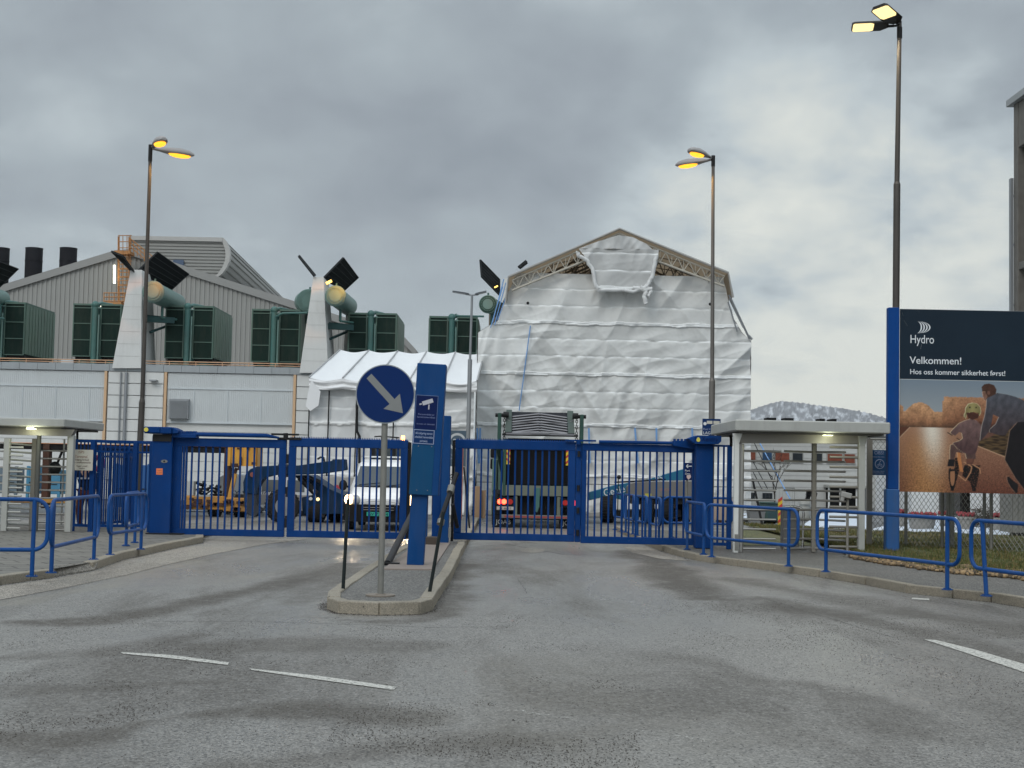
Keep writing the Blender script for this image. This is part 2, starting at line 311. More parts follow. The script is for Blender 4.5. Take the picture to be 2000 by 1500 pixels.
# ------------------------------------------------------------------ ground materials
def ground_mat(name, c0, c1, dirt, rough=(.35, .65), speck=80., gravel=.5, seed=0., stretch=(1, 1, 1), streak=.35, mask=False, gr=1.):
    m = bpy.data.materials.new(name); m.use_nodes = True; n = m.node_tree.nodes; l = m.node_tree.links; b = n['Principled BSDF']
    g = n.new('ShaderNodeNewGeometry')
    def mapping(sc, loc=(0, 0, 0), rz=0):
        q = n.new('ShaderNodeMapping'); q.inputs['Scale'].default_value = sc; q.inputs['Location'].default_value = loc; q.inputs['Rotation'].default_value = (0, 0, rz); l.new(g.outputs['Position'], q.inputs[0]); return q.outputs[0]
    def noi(sc, det, vec, ro=.6, di=0.):
        q = n.new('ShaderNodeTexNoise'); q.inputs['Scale'].default_value = sc; q.inputs['Detail'].default_value = det; q.inputs['Roughness'].default_value = ro; q.inputs['Distortion'].default_value = di; l.new(vec, q.inputs['Vector']); return q.outputs[0]
    def mrange(v, a, bb, c=0., d=1.):
        q = n.new('ShaderNodeMapRange'); q.inputs[1].default_value = a; q.inputs[2].default_value = bb; q.inputs[3].default_value = c; q.inputs[4].default_value = d; l.new(v, q.inputs[0]); return q.outputs[0]
    def mixc(f, a, c):
        q = n.new('ShaderNodeMix'); q.data_type = 'RGBA'
        if isinstance(f, float): q.inputs[0].default_value = f
        else: l.new(f, q.inputs[0])
        for i, vv in ((6, a), (7, c)):
            if isinstance(vv, tuple): q.inputs[i].default_value = (*vv, 1)
            else: l.new(vv, q.inputs[i])
        return q.outputs[2]
    def mul(a, c):
        q = n.new('ShaderNodeMath'); q.operation = 'MULTIPLY'
        for i, vv in enumerate((a, c)):
            if isinstance(vv, float): q.inputs[i].default_value = vv
            else: l.new(vv, q.inputs[i])
        return q.outputs[0]
    def mixr(f, a, c):
        q = n.new('ShaderNodeMix'); l.new(f, q.inputs[0]); l.new(a, q.inputs[2]); q.inputs[3].default_value = c; return q.outputs[0]
    base = mixc(noi(.35, 6, mapping((1, 1, 1), (seed, 0, 0))), c0, c1)
    # aggregate grains
    vo = n.new('ShaderNodeTexVoronoi'); vo.inputs['Scale'].default_value = speck; l.new(mapping((1, 1, 1)), vo.inputs['Vector'])
    grain = n.new('ShaderNodeSeparateColor'); l.new(vo.outputs['Color'], grain.inputs[0])
    base = mixc(mul(mrange(grain.outputs[0], .35, 1.), .8*gr), base, tuple(x*2.1 for x in c1))
    base = mixc(mul(mrange(grain.outputs[1], .62, .9), .85*gr), base, (.018, .018, .018))
    # damp brown streaks and debris
    sv = mapping((.55, .16, 1), (seed+2, 1, 0), R(-24)); st = noi(1.0, 9, sv, .62, .5)
    dm = mul(mrange(st, .47, .62), streak)
    fine = noi(22., 5, mapping((1, .6, 1)), .7)
    dm2 = mul(dm, mrange(fine, .35, .6, .35, 1.))
    base = mixc(dm2, base, dirt)
    if mask:   # where dirt has really collected on this road
        at = n.new('ShaderNodeVertexColor'); at.layer_name = 'Col'; sc3 = n.new('ShaderNodeSeparateColor'); l.new(at.outputs[0], sc3.inputs[0])
        f3 = mul(sc3.outputs[0], mrange(noi(5., 8, mapping((1, .7, 1), (2, 2, 0)), .75), .30, .50, .35, 1.)); f3 = mul(f3, mrange(grain.outputs[2], 0., 1., .55, 1.)); base = mixc(f3, base, (.050, .040, .029))
        f4 = mul(sc3.outputs[1], mrange(noi(3., 7, mapping((1, .6, 1), (8, 2, 0)), .7), .35, .6, .3, 1.)); base = mixc(f4, base, (.21, .19, .155))
    # loose grit that gathers in patches
    v2 = n.new('ShaderNodeTexVoronoi'); v2.inputs['Scale'].default_value = 34.; v2.feature = 'F1'; l.new(mapping((1, 1, 1), (.3, .1, 0)), v2.inputs['Vector'])
    s2 = n.new('ShaderNodeSeparateColor'); l.new(v2.outputs['Color'], s2.inputs[0])
    gp = mul(mrange(noi(.8, 5, mapping((.8, .35, 1), (7+seed, 3, 0), R(-15))), .42, .68), gravel)
    thr = n.new('ShaderNodeMath'); thr.operation = 'LESS_THAN'; l.new(s2.outputs[0], thr.inputs[0]); l.new(mrange(gp, 0., 1., .015, .45), thr.inputs[1])
    near = mrange(v2.outputs['Distance'], .42, .3)
    base = mixc(mul(mul(thr.outputs[0], near), .85), base, (.022, .019, .015))
    l.new(base, b.inputs['Base Color'])
    wet = noi(.7, 6, mapping((.5, .18, 1), (4+seed, 9, 0), R(-20)), .6, .4)
    ro_ = mrange(wet, .42, .58, rough[0], rough[1])
    if mask: ro_ = mixr(f3, ro_, .85); ro_ = mixr(dm2, ro_, .8)
    l.new(ro_, b.inputs['Roughness'])
    bp = n.new('ShaderNodeBump'); bp.inputs['Strength'].default_value = .5; bp.inputs['Distance'].default_value = .006
    ad = n.new('ShaderNodeMath'); ad.operation = 'ADD'; l.new(vo.outputs['Distance'], ad.inputs[0]); l.new(fine, ad.inputs[1]); l.new(ad.outputs[0], bp.inputs['Height']); l.new(bp.outputs[0], b.inputs['Normal'])
    return m
ASPH = ground_mat('wet_asphalt', (.150, .139, .125), (.198, .186, .168), (.045, .036, .026), rough=(.27, .5), mask=True, gr=.75, streak=.7, gravel=.55)
YARD = ground_mat('yard_asphalt', (.10, .10, .10), (.13, .13, .13), (.07, .06, .05), seed=5.)
PAVE = ground_mat('pavement_asphalt', (.085, .080, .072), (.125, .117, .105), (.10, .085, .07), rough=(.55, .85), speck=60., seed=3., gravel=.35)
GUT = ground_mat('sandy_concrete_gutter', (.20, .18, .15), (.28, .25, .21), (.09, .075, .06), rough=(.5, .8), seed=9., gravel=.6, streak=.5)
GRAN = ground_mat('granite', (.20, .175, .135), (.30, .26, .20), (.09, .075, .05), rough=(.6, .85), speck=110., seed=1., gravel=.0, streak=.5, gr=.35)
EARTH = ground_mat('brown_earth_and_dead_grass', (.13, .085, .045), (.20, .135, .07), (.05, .032, .018), rough=(.8, .95), speck=25., seed=4., gravel=.4, streak=.8)
TURF = ground_mat('winter_turf', (.045, .060, .018), (.095, .095, .032), (.13, .085, .035), rough=(.8, .95), speck=30., seed=6., gravel=.0, streak=.8)
SNOW = mat('old_snow', (.62, .68, .76), .7, var=.12, vs=5, bump=.5, bs=6)
def pavers():
    m = bpy.data.materials.new('concrete_pavers'); m.use_nodes = True; n = m.node_tree.nodes; l = m.node_tree.links; b = n['Principled BSDF']
    g = n.new('ShaderNodeNewGeometry'); q = n.new('ShaderNodeMapping'); q.inputs['Rotation'].default_value = (0, 0, R(-32)); l.new(g.outputs['Position'], q.inputs[0])
    br_ = n.new('ShaderNodeTexBrick'); l.new(q.outputs[0], br_.inputs['Vector']); br_.inputs['Scale'].default_value = 1.0
    br_.inputs['Brick Width'].default_value = .6; br_.inputs['Row Height'].default_value = .40; br_.inputs['Mortar Size'].default_value = .016; br_.inputs['Mortar Smooth'].default_value = .3
    br_.inputs['Color1'].default_value = (.17, .16, .14, 1); br_.inputs['Color2'].default_value = (.24, .225, .195, 1); br_.inputs['Mortar'].default_value = (.045, .038, .03, 1)
    nz = n.new('ShaderNodeTexNoise'); nz.inputs['Scale'].default_value = 18; nz.inputs['Detail'].default_value = 6; l.new(g.outputs['Position'], nz.inputs['Vector'])
    mx = n.new('ShaderNodeMix'); mx.data_type = 'RGBA'; mx.blend_type = 'MULTIPLY'; mx.inputs[0].default_value = .55; l.new(br_.outputs[0], mx.inputs[6]); l.new(nz.outputs[0], mx.inputs[7]); l.new(mx.outputs[2], b.inputs['Base Color'])
    b.inputs['Roughness'].default_value = .7
    bp = n.new('ShaderNodeBump'); bp.inputs['Strength'].default_value = .6; bp.inputs['Distance'].default_value = .01; bp.invert = True; l.new(br_.outputs['Fac'], bp.inputs['Height']); l.new(bp.outputs[0], b.inputs['Normal'])
    return m
PAVERS = pavers()
def worn_paint(name, keep):
    m = bpy.data.materials.new(name); m.use_nodes = True; n = m.node_tree.nodes; l = m.node_tree.links; b = n['Principled BSDF']
    b.inputs['Base Color'].default_value = (.52, .50, .45, 1); b.inputs['Roughness'].default_value = .55
    g = n.new('ShaderNodeNewGeometry'); nz = n.new('ShaderNodeTexNoise'); nz.inputs['Scale'].default_value = 34; nz.inputs['Detail'].default_value = 8; nz.inputs['Roughness'].default_value = .75; l.new(g.outputs['Position'], nz.inputs['Vector'])
    r = n.new('ShaderNodeMapRange'); r.inputs[1].default_value = 1-keep-.07; r.inputs[2].default_value = 1-keep+.05; l.new(nz.outputs[0], r.inputs[0]); l.new(r.outputs[0], b.inputs['Alpha'])
    return m
PAINT = worn_paint('worn_road_paint', .56); PAINT2 = worn_paint('faded_road_paint', .40)

def struct(mb, name, mt, **k): return mb.build(name, mt, kind='structure', **k)
def sheet_ground(name, pts, z, mt): return struct(MB().add([(p.x, p.y, z) for p in pts], [tuple(range(len(pts)))]), name, mt, normals=True)

# whole ground, with a gently uneven near field
mb = MB(); mb.add([(-4000, -60, -.02), (4000, -60, -.02), (4000, 5000, -.02), (-4000, 5000, -.02)], [(0, 1, 2, 3)]); struct(mb, 'ground', YARD)
DIRT = [([(1240, 1078), (1300, 1110), (1370, 1165), (1480, 1200), (1620, 1262), (1760, 1335), (1960, 1400)], .42, .95), ([(1440, 1132), (1600, 1162), (1750, 1192), (2000, 1240)], .40, .75),
        ([(1480, 1170), (1650, 1205), (1800, 1235), (2000, 1290)], .30, .8), ([(50, 1215), (200, 1212), (330, 1186), (500, 1150), (700, 1100), (800, 1075)], .24, .95), ([(230, 1200), (450, 1158), (640, 1118), (720, 1085)], .20, .7),
        ([(862, 1205), (880, 1160), (905, 1110), (940, 1066)], .26, .9), ([(620, 1205), (720, 1215), (850, 1212)], .12, .8), ([(-40, 1435), (150, 1450), (330, 1400), (600, 1385), (760, 1400)], .26, .85), ([(-40, 1350), (200, 1345), (420, 1330)], .22, .5),
        ([(500, 1500), (760, 1460), (1000, 1450)], .25, .6), ([(430, 1262), (640, 1255), (800, 1262)], .45, .65), ([(1500, 1330), (1650, 1350), (1860, 1440)], .2, .5), ([(-60, 1290), (200, 1275), (400, 1240)], .2, .5), ([(560, 1180), (640, 1150), (700, 1110)], .22, .6)]
PALE = [([(0, 1180), (180, 1150), (420, 1085), (600, 1058)], .18, .7), ([(420, 1140), (600, 1105), (720, 1075), (800, 1058)], .14, .6), ([(950, 1070), (1180, 1075)], .5, .5), ([(1000, 1300), (1300, 1500)], .8, .25)]
def lines_m(spec): return [([G(*q) for q in pts], w, k) for pts, w, k in spec]
DL, PL = lines_m(DIRT), lines_m(PALE)
def cover(x, y, LN):
    m = 0.; wob = .22*N3(x*1.3, y*.9, 5)+.10*N3(x*4, y*3, 2)
    for pts, w, k in LN:
        d = 9.
        for a, b in zip(pts, pts[1:]):
            dx, dy = b.x-a.x, b.y-a.y; t = max(0, min(1, ((x-a.x)*dx+(y-a.y)*dy)/(dx*dx+dy*dy+1e-9))); d = min(d, math.hypot(x-a.x-t*dx, (y-a.y-t*dy)))
            if d > 6: break
        w2 = w*(1+.9*N3(x*.6, y*.5, 9)); e = (d+wob)/max(.05, w2)
        if e < 1.6: m = max(m, k*max(0, min(1, 1.5-e)))
    return min(1, m)
mb = MB(); mb.c = []; nx, ny = 230, 250; x0, x1, y0, y1 = -13., 13., 1., 44.
for j in range(ny+1):
    y = y0+(y1-y0)*(j/ny)**1.45
    for i in range(nx+1):
        x = x0+(x1-x0)*i/nx
        mb.v.append(Vector((x, y, .0015*N3(x*.35, y*.22, 1))))
        vis = abs(x) < .42*y+.8 and y < 33
        mb.c.append((cover(x, y, DL), cover(x, y, PL), 0) if vis else (0, 0, 0))
for j in range(ny):
    for i in range(nx): a = j*(nx+1)+i; mb.f.append((a, a+1, a+nx+2, a+nx+1)); mb.s.append(True)
struct(mb, 'road', ASPH)

def along(pts):   # polyline resampled
    out = []
    for a, b in zip(pts, pts[1:]):
        k = max(1, int((b-a).length/1.0)); out += [a.lerp(b, i/k) for i in range(k)]
    return out+[pts[-1]]
def kerb(name, pts, w, h, side=1, sink=.15, stone=1.0):
    """granite kerb stones laid along a line; side=+1 puts the width to the left of travel"""
    mb = MB(); segs = []
    for a, b in zip(pts, pts[1:]):
        k = max(1, round((b-a).length/stone)); segs += [(a.lerp(b, i/k), a.lerp(b, (i+1)/k)) for i in range(k)]
    for a, b in segs:
        a = Vector((a.x, a.y, 0)); b = Vector((b.x, b.y, 0)); d = (b-a).normalized(); nrm = Vector((-d.y, d.x, 0))*side
        a2 = a+d*.011; b2 = b-d*.011; hh = h+random.uniform(-.006, .006); j = nrm*random.uniform(-.008, .008)
        q = [a2+j, b2+j, b2+j+nrm*w, a2+j+nrm*w]
        if side < 0: q = [q[3], q[2], q[1], q[0]]
        mb.hexa([p+Vector((0, 0, -sink)) for p in q]+[p+Vector((0, 0, hh)) for p in q])
    return struct(mb, name, GRAN, bevel=.014, seg=2, normals=True)
PZ = .12
# right pavement
kr = [G(1203, 1036), G(1235, 1052), G(1268, 1068), G(1310, 1082), G(1360, 1095), G(1440, 1106), G(1510, 1115), G(1600, 1127), G(1690, 1142), G(1770, 1158), G(1860, 1168), G(1935, 1176), G(2010, 1188), G(2200, 1215)]
kerb('kerb', kr, .14, PZ, side=-1 if False else 1)
inner = [p.copy() for p in kr]
pr = [Vector((p.x, p.y, 0)) for p in kr]
off = [p+Vector((.13, .08, 0)) for p in pr]
poly = off+[Vector((20, 12, 0)), Vector((20, 37, 0)), Vector((off[0].x+.3, 37.5, 0))]
sheet_ground('pavement', poly, PZ-.006, PAVE)
# left pavement: paved with slabs
kl = [G(-260, 1190), G(-60, 1152), G(60, 1134), G(108, 1128)]
kl2 = [G(182, 1114), G(240, 1093), G(300, 1080), G(352, 1068), G(396, 1060), G(398, 1052)]
kerb('kerb', kl, .16, PZ, side=1); kerb('kerb', kl2, .16, PZ, side=1)
lp = [Vector((p.x, p.y, 0)) for p in kl+kl2]
lp = [p+Vector((-.05, .13, 0)) for p in lp]
sheet_ground('pavement', lp+[Vector((lp[-1].x-.2, 34, 0)), Vector((-30, 34, 0)), Vector((-30, lp[0].y, 0))], PZ-.006, PAVERS)
# dropped kerb between the two kerb runs
mb = MB(); a, b = kl[-1]+Vector((-.12, -.02, 0)), kl2[0]+Vector((.02, 0, 0)); mb.hexa([(a.x, a.y, -.1), (b.x, b.y, -.1), (b.x-.05, b.y+.35, -.1), (a.x-.05, a.y+.35, -.1), (a.x, a.y, .015), (b.x, b.y, .015), (b.x-.05, b.y+.35, PZ), (a.x-.05, a.y+.35, PZ)])
struct(mb, 'dropped_kerb', GUT)
# pale sandy gutter strip along the left kerb
gp = [G(-200, 1205), G(0, 1172), G(120, 1150), G(245, 1124), G(340, 1100), G(420, 1082), G(520, 1063), G(600, 1053), G(400, 1052), G(397, 1063), G(352, 1071), G(300, 1083), G(240, 1096), G(182, 1117), G(108, 1131), G(60, 1137), G(-60, 1155), G(-200, 1175)]
sheet_ground('gutter', gp, .0045, GUT)
# patched asphalt inside the gate
sheet_ground('drain_cover', [G(1040+24*math.cos(t), 1075+5*math.sin(t)) for t in [2*math.pi*i/20 for i in range(20)]], .0055, GUT)
sheet_ground('gutter', [G(1215, 1068), G(1262, 1068), G(1306, 1084), G(1352, 1097), G(1290, 1092), G(1235, 1080)], .0055, GUT)
# grass verge on the right, with a rough raised edge
vp = [(1672, 1083), (1700, 1096), (1760, 1105), (1830, 1115), (1900, 1122), (1960, 1127), (2060, 1138), (2200, 1156)]
ve = [G(x, y, PZ) for x, y in vp]
mb = MB(); rows = 34; cols = 90
base_line = along([Vector((p.x, p.y, 0)) for p in ve])
def lerp_line(pts, t):
    k = t*(len(pts)-1); i = min(int(k), len(pts)-2); return pts[i].lerp(pts[i+1], k-i)
for j in range(rows+1):
    for i in range(cols+1):
        p = lerp_line(base_line, i/cols); t = j/rows; q = p+Vector((.42*15.5*t**1.9*i/cols, (15.5)*t**1.9, 0)); q.y += .16*fbm(q.x*3, 0, 2)*(1-t)
        h = PZ-.03+min(1, j/1.5)*.09+.05*fbm(q.x*2.2, q.y*2.2, 5)*(1 if j else 0)
        mb.v.append(Vector((q.x, q.y, h)))
for j in range(rows):
    for i in range(cols): a = j*(cols+1)+i; mb.f.append((a, a+1, a+cols+2, a+cols+1)); mb.s.append(True)
vg = struct(mb, 'grass_verge', TURF); vg.data.materials.append(EARTH)
for j in range(rows):
    for i in range(cols):
        t = (j+.5)/rows; d_ = 15.5*t**1.9
        if d_ < 1.0+.7*N3(i*.35, j*.3, 3): vg.data.polygons[j*cols+i].material_index = 1
# ragged earth clods at its edge
mb = MB()
for i in range(1100):
    t = random.random(); p = lerp_line(base_line, t)+Vector((random.gauss(0, .05), random.gauss(.25, .28), 0)); r = random.uniform(.015, .075)
    mb.ball((p.x, p.y, PZ+.02), r, 6, 4, (1.4, 1.2, random.uniform(.5, 1)))
setp(mb.build('earth_clods', EARTH), 'ragged brown earth clods along the turf edge by the pavement', 'soil', kind='stuff')
# inner yard lawn, snow patches and kerb
sheet_ground('lawn', [G(1440, 1066, PZ), G(1705, 1066, PZ), G(1760, 1060, PZ), G(2300, 1062, PZ), G(2300, 1035, PZ), G(1800, 1037, PZ), G(1560, 1033, PZ), G(1445, 1034, PZ)], PZ+.004, TURF)
for pts in ([(1560, 1032), (1700, 1036), (1700, 1006), (1600, 1003)], [(1690, 1037), (1985, 1046), (1970, 1024), (1820, 1004), (1690, 998)], [(1450, 1012), (1560, 1014), (1555, 1003), (1452, 1003)]):
    mb = MB(); P = [G(x, y, PZ) for x, y in pts]; k = 10
    grid = [[P[0].lerp(P[1], i/k).lerp(P[3].lerp(P[2], i/k), j/k) for i in range(k+1)] for j in range(k+1)]
    vs = [Vector((q.x, q.y, PZ+.012+.10*max(0, .35+fbm(q.x*.9, q.y*.9, 3)) if 0 < jj < k and 0 < ii < k else PZ+.008)) for jj, r_ in enumerate(grid) for ii, q in enumerate(r_)]
    mb.add(vs, [(j*(k+1)+i, j*(k+1)+i+1, (j+1)*(k+1)+i+1, (j+1)*(k+1)+i) for j in range(k) for i in range(k)], True)
    struct(mb, 'snow_patch', SNOW)
def blades(name, label, pts_fn, n, h, cols, w=.006):
    mb = MB(); mb.c = []
    for i in range(n):
        p = pts_fn(); a = random.uniform(0, 6.28); hh = h*random.uniform(.4, 1.2); d = Vector((math.cos(a), math.sin(a), 0)); t = Vector((random.gauss(0, .4), random.gauss(0, .4), 1))*hh
        mb.add([p-d*w, p+d*w, p+t], [(0, 1, 2)]); c = random.choice(cols); mb.c += [c, c, tuple(x*1.3 for x in c)]
    return setp(mb.build(name, vmat('grass_blades', .8)), label, 'grass', kind='stuff')
def verge_pt():
    while True:
        t = random.random(); s_ = random.random(); d_ = 15.*s_**1.5
        if d_ > .9 or random.random() < .35: break
    return lerp_line(base_line, t)+Vector((.42*d_*t, d_, PZ+.05))
blades('grass', 'short olive and straw coloured winter grass on the verge', verge_pt, 42000, .08, [(.06, .075, .02), (.10, .10, .03), (.17, .12, .05), (.045, .06, .02)], .007)

# traffic island
isl = [G(638, 1190), G(660, 1198), G(740, 1202), G(820, 1200), G(846, 1192), G(858, 1170), G(880, 1135), G(905, 1080), G(925, 1040), G(936, 1020)]
isr = [G(638, 1190), G(640, 1178), G(700, 1135), G(760, 1095), G(800, 1072), G(838, 1052), G(880, 1022)]
for q in isl+isr: q.z = 0
kerb('kerb', isl, .15, .14, side=1, stone=.95); kerb('kerb', list(reversed(isr)), .15, .14, side=1, stone=.8)
ip = [p+Vector((-.08, .05, 0)) for p in isl[3:]] 
ip = [isl[1]+Vector((.06, .10, 0)), isl[3]+Vector((0, .10, 0))]+[p+Vector((-.09, .04, 0)) for p in isl[4:]]+[p+Vector((.09, 0.03, 0)) for p in reversed(isr[1:])]
sheet_ground('island_paving', ip, .122, PAVE)
c0 = G(748, 1112, .13); c1 = G(845, 1113, .13); c2 = G(880, 1060, .13); c3 = G(820, 1058, .13)
mb = MB(); mb.prismz([(c0.x, c0.y), (c1.x, c1.y), (c2.x, c2.y), (c3.x, c3.y)], .11, .145)
struct(mb, 'foundation_slab', mat('pinkish_concrete', (.22, .18, .155), .85, var=.2, vs=8, bump=.3), bevel=.006)

# road paint
def stripe(pts, m=PAINT, z=.0060): return sheet_ground('road_marking', [G(*p) for p in pts], z, m)
stripe([(236, 1275), (330, 1280), (447, 1295), (445, 1300), (325, 1286), (240, 1278)]); stripe([(487, 1307), (620, 1321), (774, 1343), (769, 1349), (610, 1327), (492, 1310)])
stripe([(985, 1384), (1132, 1404), (1130, 1410), (985, 1389)], PAINT2); stripe([(1222, 1424), (1400, 1446), (1395, 1454), (1240, 1431)], PAINT2)
stripe([(1805, 1250), (1828, 1251), (1905, 1270), (2010, 1301), (2100, 1335), (2070, 1338), (1985, 1309), (1880, 1274)]); stripe([(1832, 1251), (2010, 1251), (2010, 1255), (1840, 1255)], PAINT2)
stripe([(1615, 1350), (1705, 1353), (1705, 1356), (1615, 1353)], PAINT2); stripe([(1782, 1168), (1815, 1170), (1815, 1173), (1780, 1171)])

# loose grit on the asphalt
mb = MB()
def grit(n, f):
    for i in range(n):
        p, r = f()
        a = random.uniform(0, 3.14); ca, sa = math.cos(a)*r, math.sin(a)*r; h = r*random.uniform(.5, .9)
        mb.add([(p.x+ca, p.y+sa, p.z), (p.x-sa*.7, p.y+ca*.7, p.z), (p.x-ca, p.y-sa, p.z), (p.x+sa*.7, p.y-ca*.7, p.z), (p.x, p.y, p.z+h)], [(0, 1, 4), (1, 2, 4), (2, 3, 4), (3, 0, 4)])
def g1():
    p = Vector((random.uniform(-6, 6), random.uniform(5.5, 16), 0)); p.z = .0015*N3(p.x*.35, p.y*.22, 1); return p, random.uniform(.002, .006)
def g2():   # swept band on the right
    while True:
        px = random.uniform(1290, 2000); py = 1150+(px-1290)*.18+random.gauss(0, 55)
        if py < 1140+(px-1300)*.05: continue
        p = G(px, py); 
        if fbm(p.x*.8, p.y*.5, 4) > -.05: break
    p.z = .004+.0015*N3(p.x*.35, p.y*.22, 1); return p, random.uniform(.002, .007)
def g3():
    while True:
        p = G(random.uniform(-80, 1250), random.uniform(1200, 1520))
        if fbm(p.x*.9, p.y*.55, 9) > .1+.25*max(0, p.x): break
    p.z = .003+.0015*N3(p.x*.35, p.y*.22, 1); return p, random.uniform(.0025, .007)
def g4():   # grit against the kerbs
    ln = random.choice((kr, kl+kl2, isl, isr)); i = random.randrange(len(ln)-1); p = ln[i].lerp(ln[i+1], random.random()); s2 = -1 if ln is kr else 1
    p = Vector((p.x+random.gauss(0, .04)-.03*(ln is isr), p.y-abs(random.gauss(0, .05)), .002)); return p, random.uniform(.003, .009)
grit(8000, g1); grit(5000, g2); grit(5000, g3); grit(5000, g4)
setp(mb.build('gravel', mat('dark_grit', (.05, .042, .035), .9, var=.6, vs=40)), 'loose dark grit scattered over the wet asphalt', 'gravel', kind='stuff')

# seams and cracks in the asphalt
SEAM = mat('tar_seam', (.022, .021, .02), .8)
for pts, w in (([(300, 1214), (480, 1214), (700, 1220), (860, 1226), (1020, 1224)], .006), ([(985, 1062), (1100, 1083), (1240, 1086)], .014), ([(1480, 1165), (1560, 1190), (1760, 1250)], .004), ([(1010, 1130), (1024, 1150), (1030, 1162)], .003)):
    P_ = [G(*q) for q in pts]; ln = []
    for a, b in zip(P_, P_[1:]):
        k = max(2, int((b-a).length/.12)); ln += [a.lerp(b, i/k)+Vector((.03*N3(i*.5, a.x, 3), .03*N3(i*.6, a.y, 4), 0)) for i in range(k)]
    mb = MB()
    for a, b in zip(ln, ln[1:]):
        d = (b-a).normalized(); n_ = Vector((-d.y, d.x, 0))*w*random.uniform(.3, 1); mb.add([(a.x-n_.x, a.y-n_.y, .0030), (a.x+n_.x, a.y+n_.y, .0030), (b.x+n_.x, b.y+n_.y, .0030), (b.x-n_.x, b.y-n_.y, .0030)], [(0, 3, 2, 1)])
    struct(mb, 'road_seam', SEAM)

# far mountain with snow between the trees
mb = MB(); mb.c = []; prof = [(1380, 812), (1470, 800), (1500, 790), (1525, 784), (1560, 787), (1600, 793), (1640, 797), (1690, 806), (1725, 816), (1760, 832), (1820, 850), (1900, 870)]
def pz(px):
    for (a, b), (c, d) in zip(prof, prof[1:]):
        if a <= px <= c: return b+(d-b)*(px-a)/(c-a)
cols = 420; rows = 46; Y0 = 3200.
for j in range(rows+1):
    for i in range(cols+1):
        px = 1380+520*i/cols; t = j/rows; top = A(px, pz(px), Y0+500)
        base = A(px, 935, Y0); q = base.lerp(top, t); rg = fbm(px*.35, j*.6, 2); q.z = q.z+(7*abs(N3(px*.9, j, 3)) if j == rows else 0); q.y += 12*fbm(px*.1, j*.3, 8)
        mb.v.append(q); s_ = fbm(px*.10, j*.30, 6, 6)*.8+.25*N3(px*.8, j*1.2, 1)
        f = max(0, min(1, (s_+.02)*2.6)); a_ = (.16, .16, .17); b_ = (.48, .49, .51); mb.c.append(tuple(a_[k]*(1-f)+b_[k]*f for k in range(3)))
for j in range(rows):
    for i in range(cols): a = j*(cols+1)+i; mb.f.append((a, a+1, a+cols+2, a+cols+1)); mb.s.append(True)
struct(mb, 'mountain', vmat('snowy_forest_slope', .9))
# ================================================================== factory wall (white) at Y = 62
YW = 62.0
def wx(px): return (px-1000)*YW/FPX
def wz(px, py): return Z(px, py, YW)
fac = thing('factory_building', 'long white factory building with a grey parapet behind the left gate', 'building', (wx(300), YW, 0))
ztop = wz(300, 726.5); zcap = wz(300, 713)
xr = wx(905); xl = wx(-420)
mb = MB(); zl = 0.0; step = (ztop-0)/13
for k in range(13):   # white boarding with shadow gaps
    mb.box(xl, xr, YW, YW+.3, k*step, (k+1)*step-.035)
mb.box(xl, xr, YW+.03, YW+6, 0, ztop); mb.build('wall', WALLW, fac, bevel=.008)
mb = MB(); x = xl; i = 0
while x < xr: mb.box(x, min(x+.78, xr)-.012, YW-.16, YW+6, ztop, zcap); x += .78
mb.build('parapet', mat('parapet_sheet', (.30, .32, .33), .5, var=.1, dirt=.12), fac)
def corrx(mb, x0, x1, z0, z1, y, pitch, dep):   # vertical trapezoid ribs
    x = x0
    while x < x1-1e-4:
        a = min(x+pitch*.45, x1); b = min(x+pitch*.55, x1); c = min(x+pitch*.95, x1); d = min(x+pitch, x1)
        for (u, yu), (v_, yv) in (((x, y), (a, y)), ((a, y), (b, y+dep)), ((b, y+dep), (c, y+dep)), ((c, y+dep), (d, y))):
            mb.add([(u, yu, z0(u) if callable(z0) else z0), (v_, yv, z0(v_) if callable(z0) else z0), (v_, yv, z1(v_) if callable(z1) else z1), (u, yu, z1(u) if callable(z1) else z1)], [(0, 1, 2, 3)])
        x = d
def bay(pxa, pxb):
    xa, xb = wx(pxa), wx(pxb); z1, z2, z3 = ztop-.03, ztop-.66, ztop-2.12
    mb = MB(); corrx(mb, xa, xb, z2, z1, YW-.09, .085, .012); corrx(mb, xa, xb, z3, z2-.06, YW-.09, .085, .012); mb.build('ribbed_panel', PANEL, fac)
    mb = MB(); mb.box(xa, xb, YW-.12, YW-.02, z2-.06, z2); mb.box(xa, xb, YW-.12, YW-.02, z3-.07, z3)
    k = xa+1.15
    while k < xb: mb.box(k-.02, k+.02, YW-.11, YW-.02, z3, z2-.06); k += 1.45
    mb.build('panel_frame', mat('panel_frame_paint', (.52, .55, .56), .5, var=.05), fac)
bay(-400, 205); bay(328, 574)
for px in (207, 324, 576):
    mb = MB(); mb.box(wx(px)-.055, wx(px)+.055, YW-.17, YW-.01, wz(300, 862), ztop-.01); mb.build('orange_trim', mat('orange_trim_paint', (.58, .38, .22), .6), fac)
mb = MB()   # white pier faces with bands
for a, b in ((212, 320), (580, 640)):
    mb = MB()
    for k in range(9):
        z1 = ztop-.02-k*.52; mb.box(wx(a), wx(b), YW-.13, YW-.005, z1-.49, z1)
    mb.build('pier', WALLW, fac, bevel=.01)
for px in (237, 247.5): mb = MB(); mb.tube((wx(px), YW-.2, 1), (wx(px), YW-.2, ztop-.05), .035 if px < 240 else .07, n=8); mb.build('downpipe', GREY, fac)
mb = MB(); mb.tube((wx(281), YW-.22, 1), (wx(281), YW-.22, ztop+.15), .06, n=8); mb.build('downpipe', GREY, fac)
mb = MB(); a, b, c, d = wx(334), wx(372), ztop-1.16, ztop-2.02
mb.box(a, b, YW-.34, YW-.08, d, c); mb.build('vent_housing', GREY, fac, bevel=.01)
